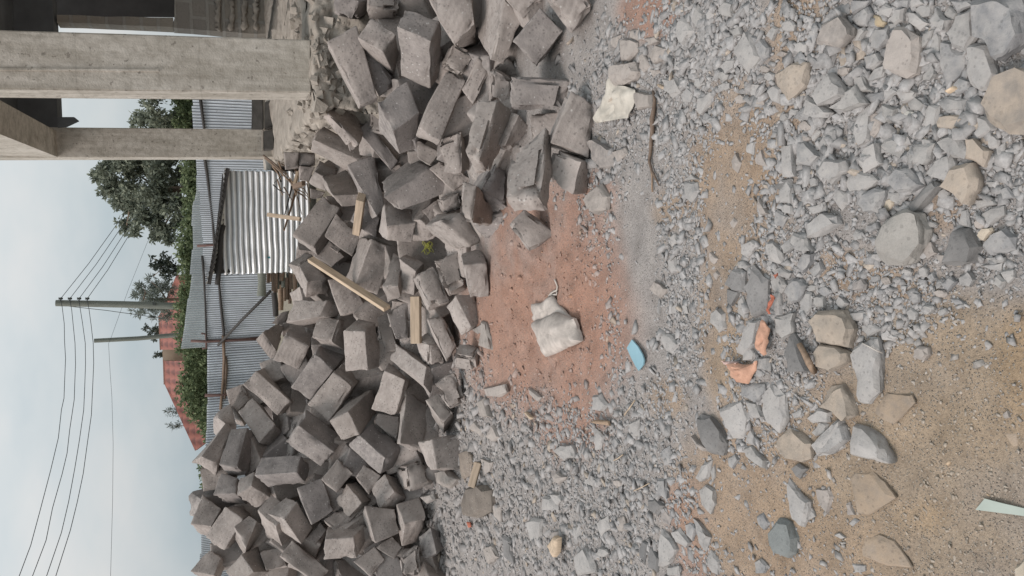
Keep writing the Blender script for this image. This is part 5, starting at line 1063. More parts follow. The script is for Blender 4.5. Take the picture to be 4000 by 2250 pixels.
# loose rubble in the gaps of the heap
nm_=9000; mx,my=RNG.uniform(-3.3,2.0,nm_),RNG.uniform(2.9,8.6,nm_); mz=height(mx,my); ms=mound(mx,my)>.02; mx,my,mz=mx[ms],my[ms],mz[ms]
mp_=np.stack([mx,my,mz],-1); mt=(mp_-CAM)@fw
gp=np.concatenate([gp,mp_]); hz=np.concatenate([hz,mz]); t=np.concatenate([t,mt]); rp=np.concatenate([rp,np.clip(.011*(1-RNG.random(len(mx)))**-.5,.01,.06)*F/mt]); red=np.concatenate([red,0*mx]); sand=np.concatenate([sand,0*mx])
gp[:,2]=hz; rad=rp*t/F
ico=np.array([[x,y,z] for z in (-1,1) for y in (-1,1) for x in (-1,1)],float)
icf=np.array([(0,2,3),(0,3,1),(4,5,7),(4,7,6),(0,1,5),(0,5,4),(2,6,7),(2,7,3),(0,4,6),(0,6,2),(1,3,7),(1,7,5)])
nS=len(gp)
sh=ico[None]*RNG.uniform(.30,1.0,(nS,8,3))*np.stack([RNG.uniform(.95,1.9,nS),RNG.uniform(.7,1.15,nS),RNG.uniform(.28,.6,nS)],-1)[:,None,:]
ang=RNG.uniform(0,2*np.pi,nS); ca_,sa_=np.cos(ang),np.sin(ang); tl=RNG.normal(0,.45,nS)
x=sh[...,0]*np.cos(tl)[:,None]-sh[...,2]*np.sin(tl)[:,None]; z=sh[...,0]*np.sin(tl)[:,None]+sh[...,2]*np.cos(tl)[:,None]; y=sh[...,1]
X=x*ca_[:,None]-y*sa_[:,None]; Yv=x*sa_[:,None]+y*ca_[:,None]
GV=np.stack([X,Yv,z],-1)*rad[:,None,None]+gp[:,None,:]+np.stack([0*rad,0*rad,rad*RNG.uniform(-.16,.14,nS)],-1)[:,None,:]
GF=(icf[None]+(np.arange(nS)*len(ico))[:,None,None]).reshape(-1,3)
me=bpy.data.meshes.new('gravel'); me.vertices.add(nS*len(ico)); me.vertices.foreach_set('co',GV.ravel())
me.loops.add(GF.size); me.loops.foreach_set('vertex_index',GF.ravel().astype(np.int32)); me.polygons.add(len(GF)); me.polygons.foreach_set('loop_start',np.arange(0,GF.size,3,dtype=np.int32))
me.update(calc_edges=True)
gcx,gcy,_=proj(gp)
warm=np.clip(.75-(gcx-1750)/1100,0,1)
gc=np.array([.342,.331,.324])*(1-warm[:,None])+np.array([.335,.313,.30])*warm[:,None]
gc=gc*(1-red[:,None])+np.array([.375,.235,.18])*red[:,None]; gc=gc*(1-.75*sand[:,None])+.75*sand[:,None]*np.array([.385,.315,.24])
gc*=RNG.uniform(.82,1.14,(nS,1)); br=RNG.random(nS)<.03; gc[br]*=np.array([1.14,1.02,.88])
ca=me.color_attributes.new('tint','FLOAT_COLOR','POINT'); ca.data.foreach_set('color',np.repeat(np.concatenate([gc,np.ones((nS,1))],1),len(ico),0).ravel())
def gravel_mat():
    m,nt,p=nodes('gravel_stone'); a=N(nt,'ShaderNodeAttribute'); a.attribute_name='tint'; g=N(nt,'ShaderNodeNewGeometry')
    n=noise_(nt,g.outputs['Position'],90,5,.65)
    c=mix(nt,1.,a.outputs['Color'],ramp(nt,n,[(.3,(.74,.74,.74)),(.7,(1.15,1.14,1.13))]),'MULTIPLY'); L(nt,c,p.inputs['Base Color'])
    p.inputs['Roughness'].default_value=.97; p.inputs['Specular IOR Level'].default_value=.1
    L(nt,bump(nt,n,.5,.004),p.inputs['Normal']); return m
me.materials.append(gravel_mat()); o=bpy.data.objects.new('gravel',me); C.objects.link(o); o['kind']='stuff'; o['label']='loose grey gravel and stone chippings strewn over the soil'
# ---------------------------------------------------------------- building
def prism(front,back,name,mat,parent,bev=.012,cuts=0,disp=0.,origin=None):
    n=len(front); bm=bmesh.new(); A=[bm.verts.new(p) for p in front]; B=[bm.verts.new(p) for p in back]
    bm.faces.new(A); bm.faces.new(B[::-1])
    for i in range(n): bm.faces.new((A[i],B[i],B[(i+1)%n],A[(i+1)%n]))
    bmesh.ops.recalc_face_normals(bm,faces=bm.faces)
    if bev: bmesh.ops.bevel(bm,geom=bm.edges,offset=bev,segments=2,affect='EDGES')
    if cuts: bmesh.ops.subdivide_edges(bm,edges=bm.edges,cuts=cuts,use_grid_fill=True)
    if disp:
        bm.normal_update()
        for v in bm.verts: v.co+=v.normal*(fbm(v.co,5,3.)*disp+fbm(v.co,19,8.)*disp*.5)
    loc=Vector(parent['_o']) if parent is not None else Vector(origin if origin is not None else (0,0,0))
    for v in bm.verts: v.co-=loc
    me=bpy.data.meshes.new(name); bm.to_mesh(me); bm.free(); me.materials.append(mat)
    if disp: me.polygons.foreach_set('use_smooth',[True]*len(me.polygons)); me.set_sharp_from_angle(angle=math.radians(38))
    o=bpy.data.objects.new(name,me); C.objects.link(o)
    if parent is not None: o.parent=parent
    else: o.location=loc
    return o
def column(label,Y,up_edge,lo_edge,side_edge,pb,pt,depth,seam=None):
    """edges: (y at px 0 or first px, px, y, px): image line of an edge"""
    def ln(e,px): (p0,y0,p1,y1)=e; return y0+(y1-y0)*(px-p0)/(p1-p0)
    def pt3(e,px,Yv): return atY(px,ln(e,px),Yv)
    fr=[pt3(up_edge,pb,Y),pt3(up_edge,pt,Y),pt3(lo_edge,pt,Y),pt3(lo_edge,pb,Y)]
    bl=[pt3(side_edge,pt,Y+depth),pt3(side_edge,pb,Y+depth)]
    bl[0][2]=fr[2][2]; bl[1][2]=fr[3][2]
    back=[fr[0]+(bl[1]-fr[3]),fr[1]+(bl[0]-fr[2]),bl[0],bl[1]]
    t=thing('concrete_column',label,'column',(fr[0]+fr[3])/2)
    prism(fr,back,'shaft',MC,t,.008,3,.006)
    if seam:
        a=atY(pt,seam[0],Y-.004); b=atY(seam[2],seam[1],Y-.004)
        MBld().bar(a,b,.012,.012,(0,-1,0)).obj('formwork_ridge',MC,t)
    return t
c1=column('thick bare concrete column with a chipped face, closest to the camera',5.6,(0,117,1035,150),(0,349,1035,360),(0,380,1035,391),1215,-420,.36,(268,276,620))
c2=column('thinner shaded concrete column standing farther back, beside the trees',10.8,(240,497,1030,505),(240,614,1030,613),(240,625,1030,623),1120,-60,.37)
bt=thing('building_frame','raw concrete beams and dark soffit carried by the two columns','building',(3,9,3.5))
A=atY(223,613,10.8); A[2]=0; B=atY(0,525,8.3); B[2]=0
d=(B-A)/np.linalg.norm(B-A); nrm=np.array([-d[1],d[0],0]); nrm*=np.sign(nrm[0])
zb=atY(223,613,10.8)[2]
S0=A-d*.36+np.array([0,0,0]); S1=A+d*6.8
lift=lambda p,z: np.array([p[0],p[1],z])
MBld().box([lift(S0,zb),lift(S0+nrm*.32,zb),lift(S1,zb),lift(S1+nrm*.32,zb),lift(S0,zb+.55),lift(S0+nrm*.32,zb+.55),lift(S1,zb+.55),lift(S1+nrm*.32,zb+.55)]).obj('edge_beam',MC,bt)
E0=A+nrm*.34
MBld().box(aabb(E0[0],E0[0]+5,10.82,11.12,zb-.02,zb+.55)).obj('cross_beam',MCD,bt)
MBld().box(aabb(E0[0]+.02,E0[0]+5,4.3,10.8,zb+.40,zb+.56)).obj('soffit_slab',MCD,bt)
pg=[(225,457),(290,457),(311,474),(262,497),(225,500)]
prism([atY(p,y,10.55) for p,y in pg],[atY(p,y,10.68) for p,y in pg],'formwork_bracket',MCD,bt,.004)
# masonry wall at the column line, with a dark opening
wt=thing('masonry_wall','rough stone masonry wall with a dark window opening and thick mortar ridges','wall',(5,10.8,1.1))
Yw=10.9
def wall_mat():
    m,nt,p=nodes('stone_masonry'); tc=N(nt,'ShaderNodeTexCoord'); v=tc.outputs['Object']
    sp=N(nt,'ShaderNodeSeparateXYZ'); L(nt,v,sp.inputs[0]); cb=N(nt,'ShaderNodeCombineXYZ'); L(nt,sp.outputs[0],cb.inputs[0]); L(nt,sp.outputs[2],cb.inputs[1])
    b=N(nt,'ShaderNodeTexBrick'); b.inputs['Scale'].default_value=1; b.inputs['Brick Width'].default_value=.42; b.inputs['Row Height'].default_value=.2; b.inputs['Mortar Size'].default_value=.022
    b.inputs['Color1'].default_value=(.27,.245,.22,1); b.inputs['Color2'].default_value=(.34,.30,.25,1); b.inputs['Mortar'].default_value=(.36,.335,.30,1); L(nt,cb.outputs[0],b.inputs[0])
    n=noise_(nt,v,14,5,.65); c=mix(nt,math_(nt,'MULTIPLY',n,.5),b.outputs[0],(.19,.17,.15)); L(nt,c,p.inputs['Base Color']); p.inputs['Roughness'].default_value=.95
    L(nt,bump(nt,math_(nt,'ADD',b.outputs[1],n),.8,.03),p.inputs['Normal']); return m
MWALL=wall_mat()
def wallpart(poly,name,mat,th=.22):
    prism([atY(p,y,Yw) for p,y in poly],[atY(p,y,Yw)+np.array([0,th,0]) for p,y in poly],name,mat,wt,0,4,.012)
wallpart([(682,-900),(682,72),(676,108),(1000,132),(1090,128),(1090,-900)],'lower_wall',MWALL)
wallpart([(222,58),(676,70),(676,106),(222,86)],'jamb_pillar',MWALL)
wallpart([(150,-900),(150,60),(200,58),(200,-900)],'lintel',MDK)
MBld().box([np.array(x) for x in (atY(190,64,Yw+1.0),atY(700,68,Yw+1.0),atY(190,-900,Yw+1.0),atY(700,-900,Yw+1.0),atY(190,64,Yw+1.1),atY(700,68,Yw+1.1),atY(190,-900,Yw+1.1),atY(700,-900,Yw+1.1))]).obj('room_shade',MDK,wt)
rg=MBld()
for px in (852,905,955,1000):
    pts=[atY(px+random.uniform(-4,4),y,Yw-.02) for y in range(118,-160,-9)]
    rg.tube(pts,[random.uniform(.018,.05) for _ in pts],7,.3)
rg.obj('mortar_ridge',MCR,wt,True)
# plinth
def plinth():
    P0=atY(1160,392,5.55); P1=atY(1052,628,11.0)
    e=np.array([P1[0]-P0[0],P1[1]-P0[1]]); L_=np.linalg.norm(e); e/=L_; zt=.95
    bm=bmesh.new(); nu,nv,nw=60,56,24
    # outline in plan: from right front along the front, then along the left side
    path=[(5.2,5.32+.0*i) for i in (0,)]
    front=[(5.2-(5.2-P0[0])*i/190,5.52) for i in range(191)]
    left=[(P0[0]+e[0]*L_*1.5*i/230,P0[1]+e[1]*L_*1.5*i/230) for i in range(1,231)]
    pl=front+left; rows=[]
    for k in range(nv+1):
        f=k/nv; row=[]
        for i,(x,y) in enumerate(pl):
            fr=i<=190; out=.20*(1-f)**1.6+ (.05 if f<1 else 0)
            xx=x-(0 if fr and i<184 else out); yy=y-(out if i<=191 else 0)
            z=zt*f
            j=fbm((x,y,z),2.2,5)*.08+fbm((x,y,z),6,2)*.05+fbm((x,y,z),15,7)*.025+fbm((x,y,z),40,2)*.02
            xx-=j*(0 if fr else 1); yy-=j*(1 if fr else .2); z+=fbm((x,y,z),5,9)*.03
            row.append(bm.verts.new((xx,yy,z)))
        rows.append(row)
    for k in range(nw):
        f=(k+1)/nw; row=[]
        for i,(x,y) in enumerate(pl):
            tx,ty=x+ (5.4-x)*f, y+(16-y)*f*(1. if i<=190 else .15)
            row.append(bm.verts.new((tx,ty,zt+fbm((tx,ty,0),3,4)*.05+fbm((tx,ty,0),14,4)*.015)))
        rows.append(row)
    for a,b in zip(rows[:-1],rows[1:]):
        for i in range(len(pl)-1): bm.faces.new((a[i],a[i+1],b[i+1],b[i]))
    bmesh.ops.recalc_face_normals(bm,faces=bm.faces)
    me=bpy.data.meshes.new('concrete_plinth'); bm.to_mesh(me); bm.free(); me.materials.append(MCR); me.polygons.foreach_set('use_smooth',[True]*len(me.polygons))
    o=bpy.data.objects.new('concrete_plinth',me); C.objects.link(o); return tag(o,'rough raised concrete floor slab with crumbly spilled edges under the columns','floor slab')
plinth()
lw=thing('low_stone_wall','two courses of dark stone blocks in pale mortar laid between the two columns','wall',(2.6,10.7,1.1))
def course(poly,Y,name,mat,th=.22):
    prism([atY(p,y,Y) for p,y in poly],[atY(p,y,Y)+np.array([0,th,0]) for p,y in poly],name,mat,lw,.01,3,.008)
MBK=plain('laid_dark_block',(.115,.108,.10),.95,.2,9,bumps=.6,bd=.01)
course([(984,300),(984,503),(1028,505),(1026,300)],10.75,'upper_block',MBK)
course([(1037,395),(1035,500),(1118,492),(1112,392)],10.72,'lower_block',MBK)
course([(1026,296),(1028,507),(1037,507),(1037,296)],10.76,'mortar_bed',MCR)
course([(1030,509),(1030,580),(1048,582),(1072,578),(1070,507)],10.55,'foot_block',MBK,.18)
course([(1024,503),(1024,586),(1031,586),(1031,503)],10.56,'mortar_cap',MCR,.18)
# ---------------------------------------------------------------- corrugated fences
def lerp_path(pts,n):
    P=[atY(px,y,Y) for y,px,Y in pts]; P=np.array(P); s=np.concatenate([[0],np.cumsum(np.linalg.norm(np.diff(P[:,:2],axis=0),axis=1))])
    return lambda q: np.array([np.interp(q,s,P[:,i]) for i in range(3)]), s[-1]
def corr_fence(label,pts,hgt,mat,sheet_w=.82,pitch=.076,amp=.022,jit=.03,kx=8,valley_shade=1.):
    f,Ltot=lerp_path(pts,0); mid=f(Ltot/2); t=thing('corrugated_fence',label,'fence',(mid[0],mid[1],mid[2]-hgt))
    q=0
    while q<Ltot:
        q1=min(q+sheet_w,Ltot); n=max(4,int((q1-q)/pitch*kx)); V=[];Fc=[]
        dz0,dz1=random.uniform(-jit,jit),random.uniform(-jit,jit); off=random.uniform(0,.012)
        for i in range(n+1):
            s=q+(q1-q)*i/n; p=f(s); p2=f(min(s+.02,Ltot)); d=p2-f(max(s-.02,0)); nn=np.array([d[1],-d[0],0]); nn/=np.linalg.norm(nn)+1e-9
            b=p+nn*(amp*math.sin(2*math.pi*s/pitch)+off); top=p[2]+dz0+(dz1-dz0)*i/n
            for k in range(3):
                z=top-hgt*k/2; V.append((b[0]+nn[0]*.02*math.sin(3*s+k*2),b[1]+nn[1]*.02*math.sin(3*s+k*2),z))
        for i in range(n):
            for k in range(2): Fc.append([i*3+k,i*3+k+1,(i+1)*3+k+1,(i+1)*3+k])
        so=mesh_obj('sheet',V,Fc,mat,t,True); ga=so.data.attributes.new('valley_shade','FLOAT','POINT')
        ga.data.foreach_set('value',[max(0.,-math.sin(2*math.pi*(q+(q1-q)*(j//3)/n)/pitch))**.7*valley_shade for j in range(len(V))]); q=q1  # painted valley shade, following the phase of the ridges
    return t
FA=[(300,742,19.0),(380,748,19.5),(640,770,20.5),(1060,798,23.5),(1330,806,24.8),(1362,812,25),(1500,812,25),(1850,800,24),(2230,780,20),(2420,765,18.5)]
FB=[(380,778,25.),(747,771,25.5),(804,757,25.5),(969,750,26),(1130,740,26.3),(1249,725,26.5),(1362,710,26.6)]
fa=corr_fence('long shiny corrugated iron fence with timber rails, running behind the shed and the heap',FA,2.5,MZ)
fb=corr_fence('taller dull corrugated iron fence standing behind the shiny one',FB,2.8,MZG,.78,jit=.05,valley_shade=.5)
def onfence(px,y,back=-.06):
    ys=[p[0] for p in FA]; Yv=np.interp(y,ys,[p[2] for p in FA]); return atY(px,y,Yv+back)
def railpart(pp,r,mat,parent=fa,name='rail'):
    MBld().tube([onfence(px,y) for px,y in pp],[r*random.uniform(.85,1.15) for _ in pp],7,.12).obj(name,mat,parent,True)
railpart([(782,380),(797,500),(800,620),(812,705),(830,860),(838,960),(852,1070),(862,1190),(873,1290),(876,1360)],.036,MWD)
railpart([(872,1310),(876,1400),(872,1480),(866,1545),(862,1600)],.04,MWB)
railpart([(882,1393),(884,1440),(880,1500),(877,1560)],.04,MWB)
railpart([(790,1000),(797,1090),(802,1200),(806,1330)],.03,MWD)
railpart([(893,2060),(905,2140),(912,2220)],.04,MWB)
railpart([(745,1332),(800,1333),(900,1329),(1010,1322)],.05,MWR,name='post')
railpart([(800,1544),(860,1543),(930,1540)],.045,MWR,name='post')
railpart([(770,960),(825,957),(900,955)],.04,MWR,name='post')
railpart([(786,1302),(804,1305),(806,1360),(790,1362)],.03,MWR,name='cap_piece')
MBld().tube([onfence(852,1348,-.15),onfence(950,1245,-.5),onfence(1056,1138,-1.0)],[.04,.04,.045],8,.1).obj('diagonal_brace',MWD,fa,True)
# ---------------------------------------------------------------- shed
Ys=11.6
sa=atY(874,1072,Ys); sb=atY(872,668,Ys-.35)
st=thing('corrugated_shed','low shed clad in bright corrugated iron with a tilted iron roof edge and dark timbers','shed',(sa[0]*.5+sb[0]*.5,Ys,.6))
def shed_sheet(a,b,z1a,z1b,z0,name,mat,pitch=.076,amp=.015,seed=0):
    V=[];Fc=[]; a=np.array(a);b=np.array(b); d=b-a; nn=np.array([d[1],-d[0],0]); nn/=np.linalg.norm(nn); nu=18; nz=int((max(z1a,z1b)-z0)/pitch*7)
    for i in range(nu+1):
        f=i/nu; p=a+d*f; zt=z1a+(z1b-z1a)*f
        for k in range(nz+1):
            z=zt-(zt-z0)*k/nz; dent=.012*fbm((p[0],z,seed),3.5,seed)+.010*max(0,fbm((p[0]*2,z,seed),7,seed+4)-.15)
            edge=.02*fbm((f*3,z*3,1),4,7) if f in (0,1) else 0
            q=p+nn*(amp*math.sin(2*math.pi*(z/pitch))+dent)+d/np.linalg.norm(d)*edge; V.append((q[0],q[1],z+.012*fbm((p[0],z,9),2,3)))
    for i in range(nu):
        for k in range(nz): Fc.append([i*(nz+1)+k,i*(nz+1)+k+1,(i+1)*(nz+1)+k+1,(i+1)*(nz+1)+k])
    so=mesh_obj(name,V,Fc,mat,st,True); ga=so.data.attributes.new('valley_shade','FLOAT','POINT'); ga.data.foreach_set('value',[max(0.,(1 if nn[1]>0 else -1)*math.sin(2*math.pi*((z1a+(z1b-z1a)*(j//(nz+1))/nu-((z1a+(z1b-z1a)*(j//(nz+1))/nu)-z0)*(j%(nz+1))/nz)/pitch)))**.8*.85 for j in range(len(V))]); return so  # shade of the corrugation valleys, put into the sheet colour
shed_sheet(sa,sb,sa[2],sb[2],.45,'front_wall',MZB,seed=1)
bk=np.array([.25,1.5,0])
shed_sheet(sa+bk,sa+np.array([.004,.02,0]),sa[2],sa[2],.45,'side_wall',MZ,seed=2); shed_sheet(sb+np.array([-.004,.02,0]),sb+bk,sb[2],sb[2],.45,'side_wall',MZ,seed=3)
ra=atY(806,1110,Ys-.18); rb=atY(880,655,Ys-.5)
V=[];Fc=[]; n=160
for i in range(n+1):
    f=i/n; p=ra+(rb-ra)*f
    for k in range(4):
        q=p+np.array([.25,1.75,-.10])*(k/3); V.append((q[0],q[1],q[2]+.010*math.sin(2*math.pi*f*(np.linalg.norm(rb-ra)/.076))-.03*math.sin(math.pi*f)))
for i in range(n):
    for k in range(3): Fc.append([i*4+k,i*4+k+1,(i+1)*4+k+1,(i+1)*4+k])
mesh_obj('roof_sheet',V,Fc,MZB,st,True)
MBld().bar(ra+np.array([0,.03,-.035]),rb+np.array([0,.03,-.035]),.03,.05).obj('fascia_batten',MWD,st)
MBld().tube([atY(848,1112,Ys-.1),atY(858,1030,Ys-.1),atY(862,920,Ys-.2),atY(872,880,Ys-.25)],.035,8,.1).obj('roof_pole',MWD,st,True)
MBld().bar(atY(884,1074,Ys+.05),atY(884,664,Ys-.28),.05,.05).obj('top_rail',MWD,st)
MBld().box([np.array(x) for x in (atY(826,1060,Ys+.9),atY(886,1060,Ys+.9),atY(868,680,Ys+.7),atY(888,680,Ys+.7),atY(826,1060,Ys+.95),atY(886,1060,Ys+.95),atY(868,680,Ys+.75),atY(888,680,Ys+.75))]).obj('gap_shade',MDK,st)  # dark panel standing for the shade in the open gap under the roof
for px,y in ((838,1062),(852,1000)): MBld().bar(atY(px,y,Ys-.02),atY(900,y-4,Ys+.02),.05,.05,(0,1,0)).obj('timber_post',MWD,st)
mk=atY(1052,1006,Ys-.06); MBld().box([mk+np.array([(-.012,.012)[i&1],0 if (i>>1)&1 else -.006,(-.02,.022)[i>>2]]) for i in range(8)]).obj('teal_label',plain('teal_paint',(.02,.19,.22),.6),st)
# ---------------------------------------------------------------- firewood and brushwood
def logthing(name,label,cat,pp,Y,r,mat,group,jit=.12):
    P=[atY(px,y,Yv) for (px,y),Yv in zip(pp,Y)]; c=P[0]
    o=MBld().tube(P,r if hasattr(r,'__len__') else [r*random.uniform(.85,1.12) for _ in P],9,jit).obj(name,mat,None,True,55,origin=c); return tag(o,label,cat,group)
E=lambda x,y:(900+.345*x,950+.345*y)
logs=[(390,300,410,14,1),(430,300,450,18,1),(478,300,545,14,0),(520,300,560,15,1),(580,300,430,26,1),(574,425,760,30,0),(612,505,655,16,0),(640,390,640,22,1),(672,330,685,17,1),(722,520,602,15,0),(735,350,645,24,1),(792,430,640,30,2),(455,300,440,12,0),(497,330,590,10,1),(650,300,420,18,2),(560,330,470,14,2),(700,560,650,13,0),(690,300,520,15,0),(540,300,520,13,2),(600,330,500,18,2),(760,300,470,18,1)]
for x,y0,y1,w,k in logs:
    r=w*.345*12.4/F; j=random.uniform(-5,5); YY=12.35+random.uniform(-.1,.1)
    logthing('firewood_log','short brown log stacked sideways in the firewood pile under the shed corner','log',[E(x,y0),E(x+j*.5,(y0+y1)/2),E(x+j,y1)],[YY]*3,r,[MWL,MWB,MWG][k],'firewood logs')
logthing('timber_rail','single grey timber pole lying above the firewood pile','pole',[E(352,300),E(354,450),E(350,600)],[12.2]*3,.06,MWG,None)
logthing('dark_stake','crooked dark twiggy stake standing at the end of the firewood pile','stick',[E(492,560),E(508,680),E(512,830)],[12.2]*3,.045,MWD,None)
G=lambda x,y:(1050+.345*x,600+.345*y)
br=[([(-40,50),(130,200),(330,420)],11,0,'thick pale peeling branch slanting across the brushwood'),([(90,150),(180,200),(290,350)],7,0,'second peeling branch beside the thick slanting one'),
 ([(310,410),(250,610),(172,870)],14,1,'brown stick hanging down over the shed wall'),([(262,370),(225,520),(180,690)],9,2,'dark stick beside the brown one over the shed wall'),
 ([(305,430),(340,560),(375,690)],5,0,'thin split stick standing in the brushwood'),([(330,440),(380,470),(430,520)],9,1,'short thick brown branch end in the brushwood'),([(320,400),(390,440),(450,500)],6,0,'pale stick wedged under the brushwood'),
 ([(140,250),(100,300),(60,330)],4,2,'little dark twig spreading over the shed wall'),([(430,340),(455,430),(470,545)],7,0,'pale stick upright at the foot of the brushwood'),([(350,380),(400,400),(440,470)],7,1,'curved brown branch in the middle of the brushwood'),([(-60,20),(60,110),(190,240)],9,1,'dark barked branch behind the peeling one'),([(330,500),(345,580),(360,640)],4,0,'thin pale splinter in the brushwood')]
for pp,w,k,lb in br: logthing('branch',lb,'branch',[G(*p) for p in pp],[10.6,10.4,10.2],[w*.345*10.4/F*(1.1-.25*i) for i in range(3)],[MWL,MWB,MWD][k],'brushwood sticks',.2)
rb=random.Random(5)
for i in range(20):
    cx,cy=rb.uniform(60,400),rb.uniform(80,480); a_=rb.uniform(.5,1.3); l=rb.uniform(90,190); w_=rb.uniform(6,15)
    pp=[(cx-l*math.cos(a_)*.5,cy-l*math.sin(a_)*.5),(cx+rb.uniform(-9,9),cy+rb.uniform(-9,9)),(cx+l*math.cos(a_)*.5,cy+l*math.sin(a_)*.5)]
    YY=10.45+.03*i; logthing('branch','broken dry stick jumbled in the brushwood beside the shed','branch',[G(*q) for q in pp],[YY,YY-.1,YY-.2],[w_*.345*10.4/F*(1.1-.2*k) for k in range(3)],[MWL,MWB,MWL,MWD][i%4],'jumbled dry sticks',.25)
def plank(name,label,a,b,w,h,upv,mat,cat='plank',group=None,bev=.003):
    a=np.array(a);b=np.array(b); m=MBld().bar(a,b,w,h,upv)
    bm=bmesh.new(); vs=[bm.verts.new(Vector(v)-Vector((a+b)/2)) for v in m.v]
    for f in m.f: bm.faces.new([vs[i] for i in f])
    bmesh.ops.recalc_face_normals(bm,faces=bm.faces); bmesh.ops.bevel(bm,geom=bm.edges,offset=bev,segments=1,affect='EDGES')
    # local z along the plank for the grain
    z=Vector((b-a)).normalized(); q=z.to_track_quat('Z','Y'); 
    for v in bm.verts: v.co=q.inverted()@v.co
    me=bpy.data.meshes.new(name); bm.to_mesh(me); bm.free(); me.materials.append(mat); o=bpy.data.objects.new(name,me); C.objects.link(o)
    o.rotation_mode='QUATERNION'; o.rotation_quaternion=q; o.location=Vector((a+b)/2); return tag(o,label,cat,group)
plank('timber_batten','pale batten sticking out over the shed wall from the brushwood',atY(*G(-10,692),10.5),atY(*G(360,742),10.0),.05,.04,(0,-1,.3),MW)
plank('wood_offcut','pale board offcut on edge beside the stacked dark blocks',atY(*G(330,205),9.),atY(*G(285,375),9.),.03,.06,(0,-1,.3),MW)
plank('wood_offcut','dark board offcut at the stacked dark blocks, under the pale one',atY(*G(290,375),8.95),atY(*G(395,335),8.7),.05,.05,(0,-1,.3),MWB)
# ---------------------------------------------------------------- things lying on the heap and the ground
bpy.context.view_layer.update(); dg=bpy.context.evaluated_depsgraph_get()
def hit(px,py):
    d=ray(px,py); dn=d/np.linalg.norm(d); ok,loc,n,i,o,m_=bpy.context.scene.ray_cast(dg,Vector(CAM),Vector(dn))
    return ((np.array(loc)-CAM)@fw) if ok else 30.
def rest(p0,p1,half,gap=.02):
    T=np.linspace(0,1,9); D=[]
    for t_ in T:
        x=p0[0]+(p1[0]-p0[0])*t_; y=p0[1]+(p1[1]-p0[1])*t_; D.append(min(hit(x+ex,y+ey) for ex in (-half,0,half) for ey in (-half,0,half)))
    D=np.array(D)-gap; best=None
    for a in np.linspace(D.min()-.1,D.max(),40):
        for b in np.linspace(D.min()-.1,D.max(),40):
            l=a+(b-a)*T
            if (l<=D).all() and (best is None or l.sum()>best[0]): best=(l.sum(),a,b)
    a,b=best[1:] if best else (D.min(),D.min())
    return CAM+ray(*p0)*a, CAM+ray(*p1)*b
a,b=rest((1214,1013),(1512,1205),12,.03); plank('timber_plank','long pale sawn plank lying diagonally across the block heap',a,b,.062,.034,np.cross(b-a,(.35,.5,-.2)),MW)
a,b=rest((1624,1158),(1626,1342),12,.03); plank('timber_plank','short plank standing on end among blocks in the lower heap, lit edge on one side',a,b,.075,.045,(-.75,-.6,.45),MW)
a,b=rest((1411,770),(1394,905),10,.03); plank('timber_offcut','short thick brown plank end sticking out under the blade-edged block',a,b,.075,.06,(.5,-.75,.5),MW)
a,b=rest((1842,1902),(1868,1806),8,.012); plank('wood_wedge','pale wooden wedge leaning on the brown earth clod',a,b,.05,.03,(-.5,-.6,.6),MW)
def sheet(name,label,cat,pts,mat,thick=.004,wr=.010,dome=0.,group=None,parent=None,lift=.006,s1=7,usehit=True,fold=None):
    n0=len(pts); O=[]
    for i in range(n0):
        p,q=np.array(pts[i],float),np.array(pts[(i+1)%n0],float); k=max(2,int(np.linalg.norm(q-p)/14))
        for j in range(k): O.append(p+(q-p)*j/k)
    O=np.array(O); c=O.mean(0); R=9; seed=random.uniform(0,50)
    def P(px):
        if usehit: z=hit(*px); w=CAM+ray(*px)*z
        else: w=ground(px[0],px[1],0.02)
        return w
    zs=[]
    base=[P(o) for o in list(O)+[c]]; zm=float(np.median([b_[2] for b_ in base])); zm2=float(np.percentile([b_[2] for b_ in base],70))
    z0=max(zm,zm2)+lift
    V=[];n=len(O)
    def w(px,s):
        g=ground(px[0],px[1],z0); g=g.copy(); g[2]+=wr*2.2*fbm(g,s1,seed)+wr*fbm(g,s1*3,seed)+dome*(1-s**3.5)
        if s<1 or dome==0: pass
        return g
    for r in range(1,R+1):
        s=r/R
        for o in O: V.append(w(c+(o-c)*s,s))
    V.append(w(c,0)); m=len(V)
    Fc=[[ (r*n+k),(r*n+(k+1)%n),((r+1)*n+(k+1)%n),((r+1)*n+k)] for r in range(R-1) for k in range(n)]+[[m-1,(k+1)%n,k] for k in range(n)]
    # underside
    B=[v-np.array([0,0,thick+(dome*.0)]) for v in V]
    Fb=[[i+m for i in f[::-1]] for f in Fc]; ed=(R-1)*n
    Fe=[[ed+k,ed+(k+1)%n,m+ed+(k+1)%n,m+ed+k] for k in range(n)]
    oo=mesh_obj(name,V+B,Fc+Fb+Fe,mat,parent,True,60,origin=V[-1] if parent is None else None)
    bm=bmesh.new(); bm.from_mesh(oo.data); bmesh.ops.recalc_face_normals(bm,faces=bm.faces); bm.to_mesh(oo.data); bm.free()
    if label: tag(oo,label,cat,group)
    return oo
TL=lambda ox,oy,s,pts:[(ox+s*x,oy+s*y) for x,y in pts]
def cloth(name,col,var=.1,rough=.9):
    return plain(name,col,rough,var,18,bumps=.5,bd=.006,spec=.15)
MBE=cloth('beige_sheeting',(.50,.46,.40),.18); MBG=cloth('beige_bag_cloth',(.47,.42,.38),.22); MOR=cloth('orange_cloth',(.53,.31,.22),.2); MBL=plain('blue_plastic',(.23,.38,.44),.5,.08,10,bumps=.1); MPK=cloth('pinkish_cloth',(.62,.45,.40)); MRD=cloth('red_cloth',(.42,.15,.10)); MGS=plain('pale_green_strip',(.37,.41,.365),.6,.06,8,bumps=.1)
